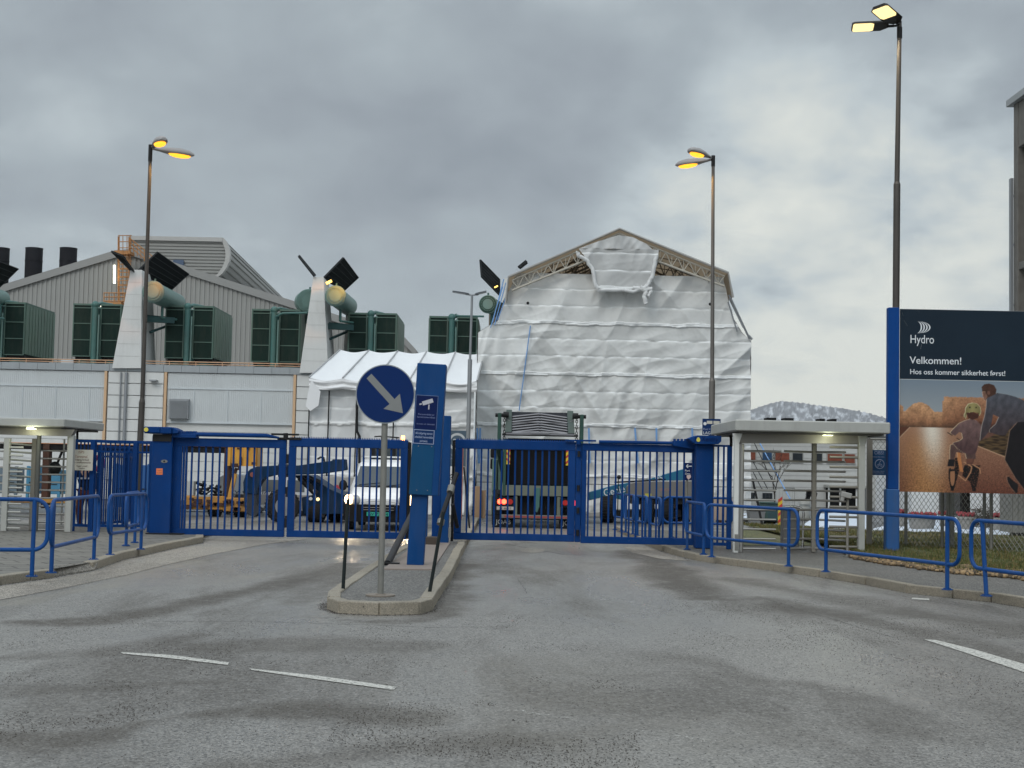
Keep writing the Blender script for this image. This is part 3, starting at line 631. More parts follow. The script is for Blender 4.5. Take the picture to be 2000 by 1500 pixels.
mb = MB(); z = d+.05
while z < c-.05: mb.bar((a+.05, YW-.36, z), (b-.05, YW-.36, z), .03, .02); z += .045
mb.build('vent_grille', GREY, fac)
mb = MB(); mb.box(wx(295), wx(309), YW-.45, YW-.13, ztop-.42, ztop-.36); mb.build('wall_lamp', GREY, fac)
for xa, xb in ((xl, wx(222)), (wx(276), wx(586))):
    mb = MB(); zb = zcap
    mb.path([(xa, YW+.05, zb+.17), (xb, YW+.05, zb+.17)], .022, 6); mb.path([(xa, YW+.05, zb+.07), (xb, YW+.05, zb+.07)], .018, 6)
    x = xa
    while x < xb: mb.tube((x, YW+.05, zb), (x, YW+.05, zb+.18), .018, n=6); x += 1.15
    mb.build('roof_railing', RAILO, fac)
mb = MB()
for k in range(9): mb.box(wx(95)+k*.0, wx(120), YW+1.5, YW+2.2, zcap, zcap+.30) if k == 0 else None
mb.build('roof_box', mat('pale_roof_box', (.55, .57, .58), .6), fac)

# ================================================================== big clad hall behind
YH = 95.0
hall = thing('industrial_hall', 'large grey corrugated hall with a long curved roof monitor behind the factory', 'building', (X(300, 700, YH), YH, 0))
tops = [(-60, 578), (0, 562), (226, 493), (262, 490), (372, 527), (480, 562), (600, 600), (700, 632), (780, 651), (814, 688)]
tp = [A(x, y, YH) for x, y in tops]
def htop(x):
    for a, b in zip(tp, tp[1:]):
        if a.x <= x <= b.x: return a.z+(b.z-a.z)*(x-a.x)/(b.x-a.x)
    return tp[0].z if x < tp[0].x else tp[-1].z
mb = MB(); corrx(mb, tp[0].x, tp[-1].x, 0., lambda x: htop(x)-.05, YH, .31, .055); mb.build('wall', CORR, hall)
mb = MB()
for a, b in zip(tp, tp[1:]): mb.add([a+Vector((0, -.18, -.38)), b+Vector((0, -.18, -.38)), b+Vector((0, -.18, .12)), a+Vector((0, -.18, .12)), a+Vector((0, .3, .12)), b+Vector((0, .3, .12))], [(0, 1, 2, 3), (3, 2, 5, 4)])
mb.build('verge_trim', CORR_D, hall)
mb = MB()
for a, b in zip(tp, tp[1:]): mb.add([a+Vector((0, .3, .1)), b+Vector((0, .3, .1)), b+Vector((0, 45, .1)), a+Vector((0, 45, .1))], [(0, 1, 2, 3)])
mb.add([tp[-1]+Vector((0, 0, .05)), tp[-1]+Vector((0, 45, .05)), Vector((tp[-1].x, YH+45, 0)), Vector((tp[-1].x, YH, 0))], [(0, 1, 2, 3)])
mb.build('roof', CORR_D, hall)
# monitor: horizontal ribs round a curved nose, running back along Y
prof_m = [A(x, y, YH+.6) for x, y in [(435, 465), (442, 474), (447, 488), (448, 500), (446, 512), (441, 524), (432, 536), (418, 546), (400, 552)]]
fine = []
for a, b in zip(prof_m, prof_m[1:]):
    k = 12; fine += [a.lerp(b, i/k) for i in range(k)]
mb = MB(); L_ = []
acc = 0
for i, p in enumerate(fine):
    q = p.copy(); acc += (fine[i]-fine[i-1]).length if i else 0
    if (acc/.42) % 1 > .5: q += Vector((-.09, 0, 0))
    L_.append(q)
sh = Vector((X(565, 585, 133)-X(435, 465, 95), 38, 0))
mb.add(L_+[p+sh for p in L_], [(i, i+1, len(L_)+i+1, len(L_)+i) for i in range(len(L_)-1)]); mb.build('monitor_side', CORR, hall, normals=False)
mb = MB(); zt = prof_m[0].z; zb = prof_m[-1].z-3; z = zt-.28; xa = X(250, 463, YH)
def nose(z):
    for a, b in zip(prof_m, prof_m[1:]):
        if b.z <= z <= a.z: return a.x+(b.x-a.x)*(a.z-z)/(a.z-b.z)
    return prof_m[-1].x
while z > zb:   # front with horizontal ribs
    z2 = z-.11; z3 = z-.20
    for (za, ya), (zb_, yb) in (((z, 0), (z2, 0)), ((z2, 0), (z2-.02, .07)), ((z2-.02, .07), (z3, .07)), ((z3, .07), (z3-.02, 0))):
        mb.add([(xa, YH+.5+ya, za), (nose(za), YH+.5+ya, za), (nose(zb_), YH+.5+yb, zb_), (xa, YH+.5+yb, zb_)], [(0, 3, 2, 1)])
    z = z3-.02
mb.build('monitor_front', CORR, hall)
mb = MB(); pts = [(xa, zt-.28), (xa, zt+.02)]+[(p.x+.05, p.z) for p in prof_m]
mb.box(xa-.05, prof_m[0].x+.03, YH+.35, YH+.75, zt-.28, zt)
for a, b in zip(prof_m, prof_m[1:]): mb.add([a+Vector((-.22, -.2, 0)), a+Vector((.08, -.2, 0)), b+Vector((.08, -.2, 0)), b+Vector((-.22, -.2, 0))], [(0, 1, 2, 3)])
for a, b in zip(prof_m, prof_m[1:]): mb.add([a+Vector((.08, -.2, 0)), a+Vector((.08, .3, 0)), b+Vector((.08, .3, 0)), b+Vector((.08, -.2, 0))], [(0, 1, 2, 3)])
mb.build('monitor_trim', mat('pale_trim', (.40, .39, .37), .5), hall)
mb = MB(); mb.add([(xa, YH+.7, zt), (prof_m[0].x, YH+.7, zt), (prof_m[0].x+sh.x, YH+38, zt), (xa+sh.x, YH+38, zt)], [(0, 1, 2, 3)]); mb.build('monitor_roof', CORR_D, hall)
a = A(336, 506, YH); b = A(356, 523, YH); mb = MB(); mb.box(a.x, b.x, YH+.3, YH+.6, b.z, a.z); mb.build('window', mat('blue_grey_pane', (.06, .09, .15), .2), hall, bevel=.02)

# chimneys behind the hall
for i, (px, lab) in enumerate(((2, 'dark steel chimney cut by the left edge of the view'), (67, 'middle one of three dark steel chimneys behind the hall roof'), (134, 'right hand one of three dark steel chimneys behind the hall roof'))):
    Yc = 132; c = A(px, 485, Yc); rt = thing('chimney', lab, 'chimney', (c.x, Yc, 0), 'chimneys behind the hall'); mb = MB()
    mb.tube((c.x, Yc, 0), (c.x, Yc, c.z), .78, n=28); mb.build('flue', CHIM, rt)
    mb = MB(); mb.path([(c.x+.79*math.cos(t), Yc+.79*math.sin(t), c.z-1.2) for t in [k*math.pi/14 for k in range(28)]], .035, 5, True); mb.build('band', CHIM, rt); mb = MB(); mb.path([(c.x+.79*math.cos(t), Yc+.79*math.sin(t), c.z-.02) for t in [k*math.pi/14 for k in range(28)]], .035, 5, True); mb.build('rim', CHIM, rt)

# caged ladder tower against the hall
lt = thing('caged_ladder', 'orange caged ladder with landings climbing the hall gable', 'ladder', (X(245, 560, 93), 93, 0)); YL = 93.6
def P(px, py, y=YL): return A(px, py, y)
mb = MB()
for px in (231, 252): mb.tube(P(px, 462), P(px, 700), .05, n=6)
py = 500
while py < 700: mb.tube(P(231, py), P(252, py), .03, n=5); py += 8
mb.build('ladder', ORANGE, lt)
mb = MB()
for px, dy in ((233, 0), (240, -.6), (248, -.6), (255, 0)): mb.tube(P(px, 459, YL+dy), P(px, 600, YL+dy), .028, n=5)
for py in list(range(460, 500, 12))+list(range(510, 600, 16)):
    mb.path([P(231, py, YL), P(236, py, YL-.6), P(246, py, YL-.75), P(254, py, YL-.4), P(257, py, YL)], .03, 5)
mb.build('safety_cage', ORANGE, lt)
mb = MB(); a = P(228, 492); b = P(258, 498); mb.box(a.x, b.x, YL-.6, YL+.6, b.z, a.z); a = P(205, 592); b = P(243, 601); mb.box(a.x, b.x, YL-.8, YL+.6, b.z, a.z)
mb.build('landing', ORANGE, lt)
mb = MB()
for py in (572, 580, 588): mb.tube(P(203, py, YL-.7), P(243, py, YL-.7), .035, n=5)
for px in (203, 213, 223, 233, 243): mb.tube(P(px, 571, YL-.7), P(px, 600, YL-.7), .035, n=5)
mb.build('handrail', ORANGE, lt); mb = MB()
for t0, t1 in (((252, 464), (312, 512)), ((252, 472), (312, 520)), ((252, 480), (300, 520))): mb.tube(P(*t0), P(*t1), .035, n=5)
for k in range(9): x_ = 254+k*7; mb.tube(P(x_, 465+k*5.6), P(x_, 490+k*5), .03, n=5)
mb.build('stair_rail', ORANGE, lt)
for (px, a, b) in ((223.5, 518, 553), (199, 590, 607)):
    mb = MB(); mb.tube(P(px, a, YL-.3), P(px, b, YL-.3), .075, n=10); mb.build('tube_light', TUBEL, lt)

# ================================================================== radiators standing on the factory roof
YR = 63.2
def make_radiator():
    r = thing('cooling_radiator', 'x', 'radiator', (0, 0, 0), 'dark green radiator units in a row on the factory roof')
    for sgn, x0, w in ((-1, -1.12, .80), (1, .10, .88)):
        mb = MB(); H = 2.30; D = 4.0; z0 = .45
        mb.box(x0, x0+w, 0, D, z0, z0+H)
        mb.build('radiator_box', GREEN, r, bevel=.015)
        fr = MB()
        for z in (z0, z0+.72, z0+1.45, z0+2.14): fr.box(x0-.012, x0+w+.012, -.03, .03, z, z+.035)
        fr.box(x0-.015, x0+.03, -.035, .03, z0, z0+H); fr.box(x0+w-.03, x0+w+.015, -.035, .03, z0, z0+H); fr.box(x0-.02, x0+w+.02, -.04, D, z0+H-.03, z0+H+.05)
        fr.build('frame', GREEN_L, r)
        fi = MB(); y = .08
        while y < D: fi.box(x0+w, x0+w+.07, y, y+.30, z0+.06, z0+H-.05); fi.box(x0-.05, x0, y, y+.30, z0+.06, z0+H-.05); y += .40
        fi.build('cooling_fins', mat('fin_green', (.11, .17, .13), .55, var=.2, dirt=.35), r)
        fn = MB(); c = x0+w/2; fn.tube((c, .55, .14), (c, .55, .36), .40, .30, n=20); fn.build('fan_cowl', TEAL, r); fn = MB(); fn.tube((c, 2.2, .14), (c, 2.2, .36), .40, .30, n=20); fn.build('fan_cowl', TEAL, r)
        fb = MB(); fb.box(x0+.05, x0+w-.05, .3, D-.3, .3, .45); fb.box(x0+.1, x0+.2, .5, 3.5, 0, .3); fb.box(x0+w-.2, x0+w-.1, .5, 3.5, 0, .3); fb.build('base_frame', DARK, r)
    mb = MB(); mb.tube((-.13, -.15, 0), (-.13, -.15, 2.72), .13, n=12); mb.ball((-.13, -.15, 2.74), .17); mb.build('oil_pipe', TEAL, r)
    mb = MB(); mb.tube((.02, .2, .3), (.02, .2, 2.6), .10, n=10); mb.path([(-.13, -.15, 2.72), (0, .3, 2.85), (.3, 1.0, 2.85)], .09, 8); mb.tube((-.13, -.15, .5), (.1, .4, .5), .1, n=8); mb.build('oil_pipe', TEAL, r)
    mb = MB(); mb.tube((.06, -.2, .3), (.06, -.2, 2.3), .04, n=6); mb.tube((-.3, -.18, 2.6), (.15, -.18, 2.6), .03, n=6); mb.build('valve_pipe', TEAL_L, r)
    return r
rad = make_radiator(); zroof = zcap-.05
rpx = [(2, 'dark green radiator unit at the far left end of the row, beside a teal tank'), (190, 'dark green radiator unit just left of the first white tapered pillar'), (371, 'dark green radiator unit just right of the first white tapered pillar'), (540, 'dark green radiator unit just left of the second white tapered pillar'), (729, 'dark green radiator unit above the left part of the white tent roof'), (887, 'dark green radiator unit seen behind the slim twin lamp, nearest the wrapped scaffold')]
for i, (px, lab) in enumerate(rpx):
    loc = (X(px, 700, YR), YR, zroof+(.0 if i < 3 else -.08*(i-2)))
    if i == 0: rad.location = loc; rad['label'] = lab; ORIG[rad.name] = Vector(loc); first = rad
    else: dup(rad, loc, lab)

# ================================================================== tapered pillars with wing panels and tanks
def wing(root, quad, Ya, Yb):   # four photo corners, depth at left and right side
    a, b, c, d = [A(x, y, Y) for (x, y), Y in zip(quad, (Ya, Yb, Yb, Ya))]
    nrm = (b-a).cross(d-a).normalized()
    if nrm.y > 0: nrm = -nrm
    mb = MB(); mb.loft([a, b, c, d], [p-nrm*.05 for p in (a, b, c, d)]); w = mb.build('wing_panel', mat('wing_panel_dark', (.010, .011, .013), .6, spec=.15, var=.25), root, normals=True)
    mb = MB()
    for k in range(0, 6):
        t = k/5; mb.bar(a.lerp(d, t)+nrm*.015, b.lerp(c, t)+nrm*.015, .03, .02)
    mb.bar(a+nrm*.01, d+nrm*.01, .035); mb.bar(b+nrm*.01, c+nrm*.01, .035)
    mb.build('rib', mat('wing_rib_grey', (.035, .038, .04), .6), w)
def tank(root, c0, c1, r, lit=True):
    mb = MB(); d = (c1-c0).normalized(); mb.tube(c0, c1, r, n=32); mb.tube(c0-d*.05, c0+d*.0, r*.88, n=32); mb.ball(c1, r, 20, 10, (1, .55, 1)); t = mb.build('tank', TEAL_L if r != .36 else mat('dull_green_tank', (.04, .085, .065), .6, dirt=.2), root)
    mb = MB(); u = d.orthogonal().normalized(); w = d.cross(u)
    for rr, n_ in ((r*.78, 24),):
        for k in range(n_):
            q = c0+(u*math.cos(k*6.283/n_)+w*math.sin(k*6.283/n_))*rr-d*.06; mb.tube(q, q-d*.03, .022, n=6)
    mb.tube(c0-d*.05, c0-d*.09, r*.62, n=24); mb.path([c0+(u*math.cos(q)+w*math.sin(q))*r*1.02+d*.06 for q in [k*6.283/28 for k in range(28)]], .03, 5, True)
    mb.build('flange', TEAL_L, t)
    mb = MB(); z = c0+Vector((0, .3, r)); mb.tube(z, z+Vector((0, 0, .16)), .04, n=8); m_ = c0.lerp(c1, .4)-Vector((0, 0, r)); mb.tube(m_, m_-Vector((0, 0, .5)), .06, n=8); mb.tube(m_-Vector((0, 0, .5)), m_+Vector((.5, .6, -.5)), .05, n=8)
    mb.build('pipe', TEAL, t); return t
def pillar(px0, px1, py0, qx0, qx1, qy1, lab, quads, tk, lamps, hid=False):
    Y0 = 61.7; a = A(qx0, qy1, Y0); b = A(qx1, qy1, Y0); c = A(px0, py0, Y0); d = A(px1, py0, Y0)
    r = thing('ventilation_pillar', lab, 'pillar', (a.x, Y0, a.z), 'tapered pillars with wing panels on the factory roof')
    mb = MB(); dz = Vector((0, 2.6, 0)); mb.loft([a, b, d, c], [a+dz+Vector((.3, 0, 0)), b+dz, d+dz*.7, c+dz*.7]); mb.build('pillar', WALLW, r, bevel=.02, normals=True)
    mb = MB()
    for k in range(7):
        t = (k+1)/8; p = a.lerp(c, t); q = b.lerp(d, t); mb.box(p.x+.03, q.x-.03, Y0-.006, Y0+.02, p.z-.008, p.z+.008)
    mb.build('joint', mat('pale_joint', (.48, .48, .46), .8), r)
    if not hid:
        mb = MB(); o = Vector((.0, 3.4, 0)); x0_ = b.x+.62; x1_ = b.x+1.5
        mb.loft([Vector((x0_-.45, Y0+3.6, a.z)), Vector((x1_+.25, Y0+3.6, a.z)), Vector((x1_-.25, Y0+3.6, c.z-1.2)), Vector((x0_-.35, Y0+3.6, c.z-1.2))], [Vector((x0_-.45, Y0+6.6, a.z)), Vector((x1_+.25, Y0+6.6, a.z)), Vector((x1_-.25, Y0+6.6, c.z-1.2)), Vector((x0_-.35, Y0+6.6, c.z-1.2))]); mb.build('rear_pillar', WHITE_G, r, bevel=.02, normals=True)
        mb = MB(); mb.tube((x0_-.1, Y0+3.4, a.z), (x0_-.1, Y0+3.4, c.z-1.4), .035, n=6); mb.box(x0_+.25, x0_+.45, Y0+3.45, Y0+3.62, a.z, c.z-1.6); mb.build('cable_duct', GREY, r)
        mb = MB()
        zb = c.z-1.9; mb.bar((d.x, Y0+1.0, zb), (d.x+1.9, Y0+2.6, zb), .12); mb.bar((d.x+.2, Y0+1.0, zb-.7), (d.x+1.2, Y0+2.6, zb), .1); mb.bar((x0_, Y0+3.3, zb-.9), (d.x+1.9, Y0+2.6, zb-.1), .1); mb.bar((d.x+.1, Y0+.8, zb-.15), (d.x+1.2, Y0+1.2, zb-.15), .25)
        mb.build('bracket', mat('dark_teal_bracket', (.03, .07, .07), .5), r)
    for q in quads: wing(r, *q)
    for c0, c1, rr in tk: tank(r, c0, c1, rr)
    for (p, sz, col, en, off_) in lamps:
        mb = MB(); mb.cbox(p, sz, Matrix.Rotation(R(-28), 3, 'Y')); mb.build('lamp', SODIUM2, r)
        ld = bpy.data.lights.new('lamp_light', 'SPOT'); ld.energy = en*.9; ld.color = col; ld.shadow_soft_size = .12; ld.spot_size = R(58); ld.spot_blend = .8
        lo = bpy.data.objects.new('lamp_light', ld); COL.objects.link(lo); lo.parent = r; sp = tk[0][0]+Vector((.55, -.9, .5)); lo.location = sp-ORIG[r.name]; lo.rotation_euler = (tk[0][0]+Vector((0, 0, .15))-sp).to_track_quat('-Z', 'Y').to_euler()
    return r
OR_ = (1, .26, .02)
pillar(255, 277, 527, 219, 275, 719, 'first white tapered pillar from the left, behind the tall street lamp pole, with orange lit tank',
       [([(308, 492), (369, 535), (335, 566), (267, 531)], 62.5, 64.5), ([(217, 491), (254, 527), (268, 540), (240, 500)], 60.6, 62.0)],
       [(A(299, 570, 60.6), A(344, 592, 65.5), .44)], [(A(286.5, 539.5, 60.4), (.10, .10, .08), OR_, 95, (.15, -.2, -.15))])
pillar(612, 632, 541, 585, 641, 728, 'second white tapered pillar, left of the tent, with a bright yellow lit tank',
       [([(671, 503), (700, 542), (672, 568), (630, 545)], 62.5, 64.5), ([(583, 500), (584.5, 498.5), (616.5, 537.5), (614.5, 540)], 61.6, 62.0)],
       [(A(655, 578, 60.6), A(680, 598, 65.5), .42), (A(603, 588, 63.2), A(596, 590, 66.5), .50)], [(A(642.5, 551, 60.3), (.26, .10, .10), (1, .36, .02), 130, (.12, -.25, -.2))])
pillar(985, 995, 543, 975, 998, 720, 'rearmost white pillar half hidden beside the wrapped scaffold, with a green tank',
       [([(938, 507), (976, 546), (976, 577), (941, 541)], 62.5, 64.5), ([(1028, 509), (1030, 514), (1016, 525), (1012, 522)], 66, 67)],
       [(A(953, 594, 60.6), A(972, 604, 64.5), .36)], [(A(969, 560, 60.6), (.16, .06, .05), OR_, 12, (.05, -.2, -.2))], True)
pillar(-90, -68, 540, -126, -70, 719, 'white pillar outside the left edge whose dark panel and teal tank reach into view',
       [([(-28, 500), (36, 525), (-6, 566), (-66, 545)], 62.5, 64.5)], [(A(-40, 575, 60.6), A(2, 584, 64.0), .40)], [], True)
# connection pipes
cp = thing('roof_pipe', 'thin green pipe joining the fourth radiator to the second pillar tank', 'pipe', (X(560, 612, 62.5), 62.5, Z(560, 612, 62.5)))
mb = MB(); mb.path([A(540, 618, 62.8), A(552, 612, 62.6), A(600, 611, 62.4), A(606, 605, 62.4)], .05, 8); mb.build('tube', TEAL, cp)
cp = thing('roof_pipe', 'thin green pipe joining the last radiator to the rearmost tank', 'pipe', (X(915, 618, 62.5), 62.5, Z(915, 618, 62.5)))
mb = MB(); mb.path([A(890, 613, 62.6), A(892, 617, 62.6), A(945, 618, 62.3)], .045, 8); mb.build('tube', TEAL, cp)

# ================================================================== crumpled tarpaulin sheets
def tarp(name, parent, Y, L0, R0, zb, zt, nx, nz, seed, amp=.10, strips=(), laps=(), base=(.66, .66, .64), bright=(.86, .87, .86), yfun=None, side=None):
    """L0(z), R0(z): left and right outline; horizontal reinforcement strips; folds hang between the ties"""
    mb = MB(); mb.c = []
    for j in range(nz+1):
        z = zb+(zt-zb)*j/nz
        for i in range(nx+1):
            xa, xb = L0(z), R0(z); u = i/nx; x = xa+(xb-xa)*u
            zz = z+.05*N3(x*.5, seed, 7)+.03*N3(x*2.1, z*.4, seed)
            # folds: long creases running diagonally, direction changes from place to place
            f = 0
            for (ang, fr, am, sd) in ((.95, .55, 1.5, 0), (-.80, .50, 1.3, 11), (1.30, 1.1, .7, 23), (.25, 1.3, .45, 37), (-1.15, 1.7, .24, 51), (.70, 2.6, .08, 67)):
                c_, s_ = math.cos(ang), math.sin(ang)
                p_ = -x*s_+z*c_; q_ = x*c_+z*s_
                wv = N3(p_*fr*1.6+.35*N3(x*.35, z*.35, sd), q_*fr*.22, seed+sd)
                mask = max(0, min(1, .45+2.2*N3(x*.26+sd, z*.30, seed+sd*2)))
                f += am*(1-abs(wv)*3.2)*mask
            # tension rows: small scallops beneath each strip
            bulge = 0.
            for sz in strips+laps:
                d = sz-zz
                if 0 < d < .5: bulge += (1-d/.5)**2*.6*(N3(x*3.2, sz*5, seed)*1.6)
                bulge -= .35*math.exp(-(d/.05)**2)
            lapb = 0; lc = 0
            for lz in laps:
                d = zz-lz-.05*N3(x*1.2, lz, 3); th = .05+.04*N3(x*.8, lz*3, 9)
                if -th < d < .07: lapb = max(lapb, 1.0); lc = 1
            y = Y-amp*.62*f-amp*.36*bulge-.07*lapb-.004*N3(x*9, z*9, seed)
            if yfun: y += yfun(u, (z-zb)/(zt-zb))
            mb.v.append(Vector((x, y, z)))
            sb = 0
            for sz in strips: sb = max(sb, 1-abs(zz-sz)/.034)
            sb = max(0, min(1, sb*1.8))*(.75+.5*N3(x*2.5, sz if strips else 0, 5))
            k = max(sb, .75*lc); v_ = .93+.10*fbm(x*.6, z*.6, seed+3)
            mb.c.append(tuple((base[c]*v_*(1-k)+bright[c]*k) for c in range(3)))
    for j in range(nz):
        for i in range(nx): a = j*(nx+1)+i; mb.f.append((a, a+1, a+nx+2, a+nx+1)); mb.s.append(True)
    return mb.build(name, vmat('reinforced_tarpaulin', .5, bump=.2, bs=3.5), parent)

YS = 55.0
sc_ = thing('wrapped_scaffold', 'tall scaffold shelter wrapped in wrinkled white tarpaulin under a gabled truss roof', 'scaffold', (X(1200, 1000, YS), YS, 0))
def sx(px): return X(px, 750, YS)
def piece(pairs):
    pts = sorted([(Z(1200, py, YS), X(px, py, YS)) for px, py in pairs])
    def f(z):
        if z <= pts[0][0]: return pts[0][1]
        for a, b in zip(pts, pts[1:]):
            if a[0] <= z <= b[0]: return a[1]+(b[1]-a[1])*(z-a[0])/(b[0]-a[0])
        return pts[-1][1]
    return f
Lf = piece([(930, 1010), (932, 770), (934, 655), (958, 640), (972, 632), (985, 590), (1000, 560), (1008, 538)])
Rf = piece([(1466, 1010), (1466, 660), (1448, 645), (1432, 620), (1424, 590), (1418, 560), (1413, 545)])
zs = lambda py: Z(1200, py, YS)
strips = tuple(zs(p) for p in (568, 601, 665, 698, 767, 799, 868, 901)); laps = tuple(zs(p) for p in (634, 733, 833, 930))
ztop_ = zs(537)
tarp('front_tarpaulin', sc_, YS, Lf, Rf, 0.0, ztop_, 300, 400, 3.0, amp=.15, strips=strips, laps=laps)
# side tarpaulins
DS = 11.0
for fn, nm in ((Lf, 'side_tarpaulin'), (Rf, 'side_tarpaulin')):
    mb = MB(); mb.c = []; nz_, ny_ = 120, 40
    for j in range(nz_+1):
        z = ztop_*j/nz_
        for i in range(ny_+1):
            y = YS+.06+DS*i/ny_; s_ = -1 if fn is Lf else 1
            mb.v.append(Vector((fn(z)+s_*(.02+.08*fbm(y*.9, z*.9, 4)), y, z))); k = max([0]+[1-abs(z-q)/.06 for q in strips+laps]); mb.c.append(tuple(.6+.15*k for _ in range(3)))
    for j in range(nz_):
        for i in range(ny_): a = j*(ny_+1)+i; mb.f.append((a, a+1, a+ny_+2, a+ny_+1)); mb.s.append(True)
    mb.build(nm, vmat('reinforced_tarpaulin'), sc_)
# roof: truss frames and skin
ax, az = X(1210, 447, YS-.5), Z(1210, 447, YS-.5)
lx, lz = X(994, 541, YS-.5), Z(994, 541, YS-.5); rx, rz = X(1422, 533, YS-.5), Z(1422, 533, YS-.5)
skin = mat('roof_skin', (.22, .20, .165), .6, var=.12, dirt=.2); under = mat('under_roof_tan', (.15, .125, .095), .7, var=.25)  # one darker tan for inner trusses, purlins and rear sheet alike
_n = skin.node_tree.nodes; _t = _n.new('ShaderNodeBsdfTranslucent'); _t.inputs[0].default_value = (.30, .225, .15, 1); _m = _n.new('ShaderNodeMixShader'); _m.inputs[0].default_value = .5   # daylight glows faintly through the roof sheet
skin.node_tree.links.new(_n['Principled BSDF'].outputs[0], _m.inputs[1]); skin.node_tree.links.new(_t.outputs[0], _m.inputs[2]); skin.node_tree.links.new(_m.outputs[0], _n['Material Output'].inputs[0])
mb = MB(); th = .05
rxe, rze = X(1426, 581, YS-.5), Z(1426, 581, YS-.5); lxe, lze = X(988, 590, YS-.5), Z(988, 590, YS-.5)
prof_r = [(lxe, lze), (lx-.02, lz), (ax, az), (rx, rz), (rxe+.10, rze)]
inn = [(lxe+.05, lze), (lx+.03, lz-.06), (ax, az-.07), (rx-.05, rz-.06), (rxe+.04, rze)]
mb.add([(x, y, z) for y in (YS-.55, YS+DS) for x, z in prof_r], [(i, i+1, 6+i, 5+i) for i in range(4)]); mb.build('roof_skin', skin, sc_)
mb = MB(); mb.path([Vector((x, YS-.55, z)) for x, z in prof_r], .045, 6); mb.build('roof_edge', mat('roof_edge_grey', (.30, .29, .27), .5), sc_)
def chord(t, side, dz):
    a_ = (ax, az-.16-dz) if True else None
    e = (lx+.12, lz-.12-dz*.75) if side < 0 else (rx-.12, rz-.12-dz*.75)
    return Vector((a_[0]+(e[0]-a_[0])*t, 0, a_[1]+(e[1]-a_[1])*t))
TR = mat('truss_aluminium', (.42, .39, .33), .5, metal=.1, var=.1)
for k, y in enumerate((YS-.42, YS+2.2, YS+4.8, YS+7.4, YS+10)):
    mb = MB(); o = Vector((0, y, 0))
    for s_ in (-1, 1):
        mb.tube(chord(0, s_, 0)+o, chord(1, s_, 0)+o, .035, n=6); mb.tube(chord(.02, s_, .52)+o, chord(1, s_, .52)+o, .045, n=6)
        n_ = 9
        for i in range(n_):
            t0, t1 = i/n_, (i+.5)/n_; mb.tube(chord(t0, s_, 0)+o, chord(t1, s_, .52)+o, .022, n=5); mb.tube(chord(t1, s_, .52)+o, chord((i+1)/n_, s_, 0)+o, .022, n=5)
            mb.tube(chord(t1, s_, 0)+o, chord(t1, s_, .52)+o, .014, n=5)
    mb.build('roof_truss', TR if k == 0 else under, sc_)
mb = MB()
for s_ in (-1, 1):
    for t in (.15, .38, .62, .86):
        for dz in (.05, .5): q = chord(t, s_, dz); mb.tube(q+Vector((0, YS-.4, 0)), q+Vector((0, YS+DS-.3, 0)), .022, n=5)
    for k in range(4):
        y = YS-.4+2.6*k; mb.tube(chord(.15, s_, .1)+Vector((0, y, 0)), chord(.62, s_, .1)+Vector((0, y+2.6, 0)), .018, n=5); mb.tube(chord(.62, s_, .1)+Vector((0, y, 0)), chord(.15, s_, .1)+Vector((0, y+2.6, 0)), .018, n=5); mb.tube(chord(.62, s_, .1)+Vector((0, y, 0)), chord(.95, s_, .1)+Vector((0, y+2.6, 0)), .018, n=5)
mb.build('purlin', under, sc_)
mb = MB(); mb.box(Lf(5)+.2, Rf(5)-.2, YS+DS, YS+DS+.05, 0, lz); mb.prism([(lx, lz), (ax, az-.1), (rx, rz)], YS+DS, YS+DS+.05); mb.build('rear_tarpaulin', under, sc_)
# hanging gable sheet
Ls = piece([(1128, 490), (1150, 520), (1160, 545), (1166, 568)]); Rs = piece([(1283, 495), (1280, 520), (1272, 548), (1268, 568)])
Y2 = YS-.62
def top_trim(u, v_): return 0
gs = tarp('gable_tarpaulin', sc_, Y2, Ls, Rs, zs(568), zs(491), 90, 70, 21., amp=.10, strips=(zs(499), zs(533)), laps=(zs(567),), base=(.50, .50, .49))
tri = [(1128, 491), (1135, 484), (1172, 470), (1208, 460), (1236, 463), (1262, 476), (1283, 495)]
mb = MB(); mb.c = []; ng = 70; up = [A(x, y, Y2) for x, y in tri]
for j in range(31):
    for i in range(ng+1):
        x = Ls(zs(491))+(Rs(zs(491))-Ls(zs(491)))*i/ng; zt_ = None
        for a, b in zip(up, up[1:]):
            if a.x-.01 <= x <= b.x+.01: zt_ = a.z+(b.z-a.z)*(x-a.x)/(b.x-a.x)
        zt_ = zt_ or zs(491); z = zs(491)+(max(zt_, zs(491))-zs(491))*j/30
        mb.v.append(Vector((x, Y2-.10*N3(x*2.2, z*.5, 21)-.06*N3(x*4+z, z*2-x, 2)-.04*(1-abs(N3(x*3-z*2, z*.8, 9))*2.5), z))); mb.c.append((.50, .50, .49))
for j in range(30):
    for i in range(ng): a = j*(ng+1)+i; mb.f.append((a, a+1, a+ng+2, a+ng+1)); mb.s.append(True)
mb.build('gable_tarpaulin', vmat('reinforced_tarpaulin'), sc_)
def roll(pts, r, name='rolled_edge'):
    P_ = [A(x, y, Y2-.08) for x, y in pts]; out_ = []
    for a, b in zip(P_, P_[1:]): out_ += [a.lerp(b, i/6)+Vector((.03*N3(i*.7, a.x*9), .03*N3(i, a.z*9), .03*N3(a.x*5, i*.9))) for i in range(6)]
    mb = MB(); mb.path(out_+[P_[-1]], r, 7); mb.build(name, mat('white_tarp_edge', (.62, .62, .61), .6, bump=.4, bs=12), sc_)
roll([(1128, 491), (1131, 500), (1146, 508), (1158, 528), (1162, 552), (1168, 567), (1215, 566), (1236, 570), (1262, 561)], .075)
roll([(1282, 498), (1279, 512), (1274, 540), (1266, 556), (1258, 564)], .085)
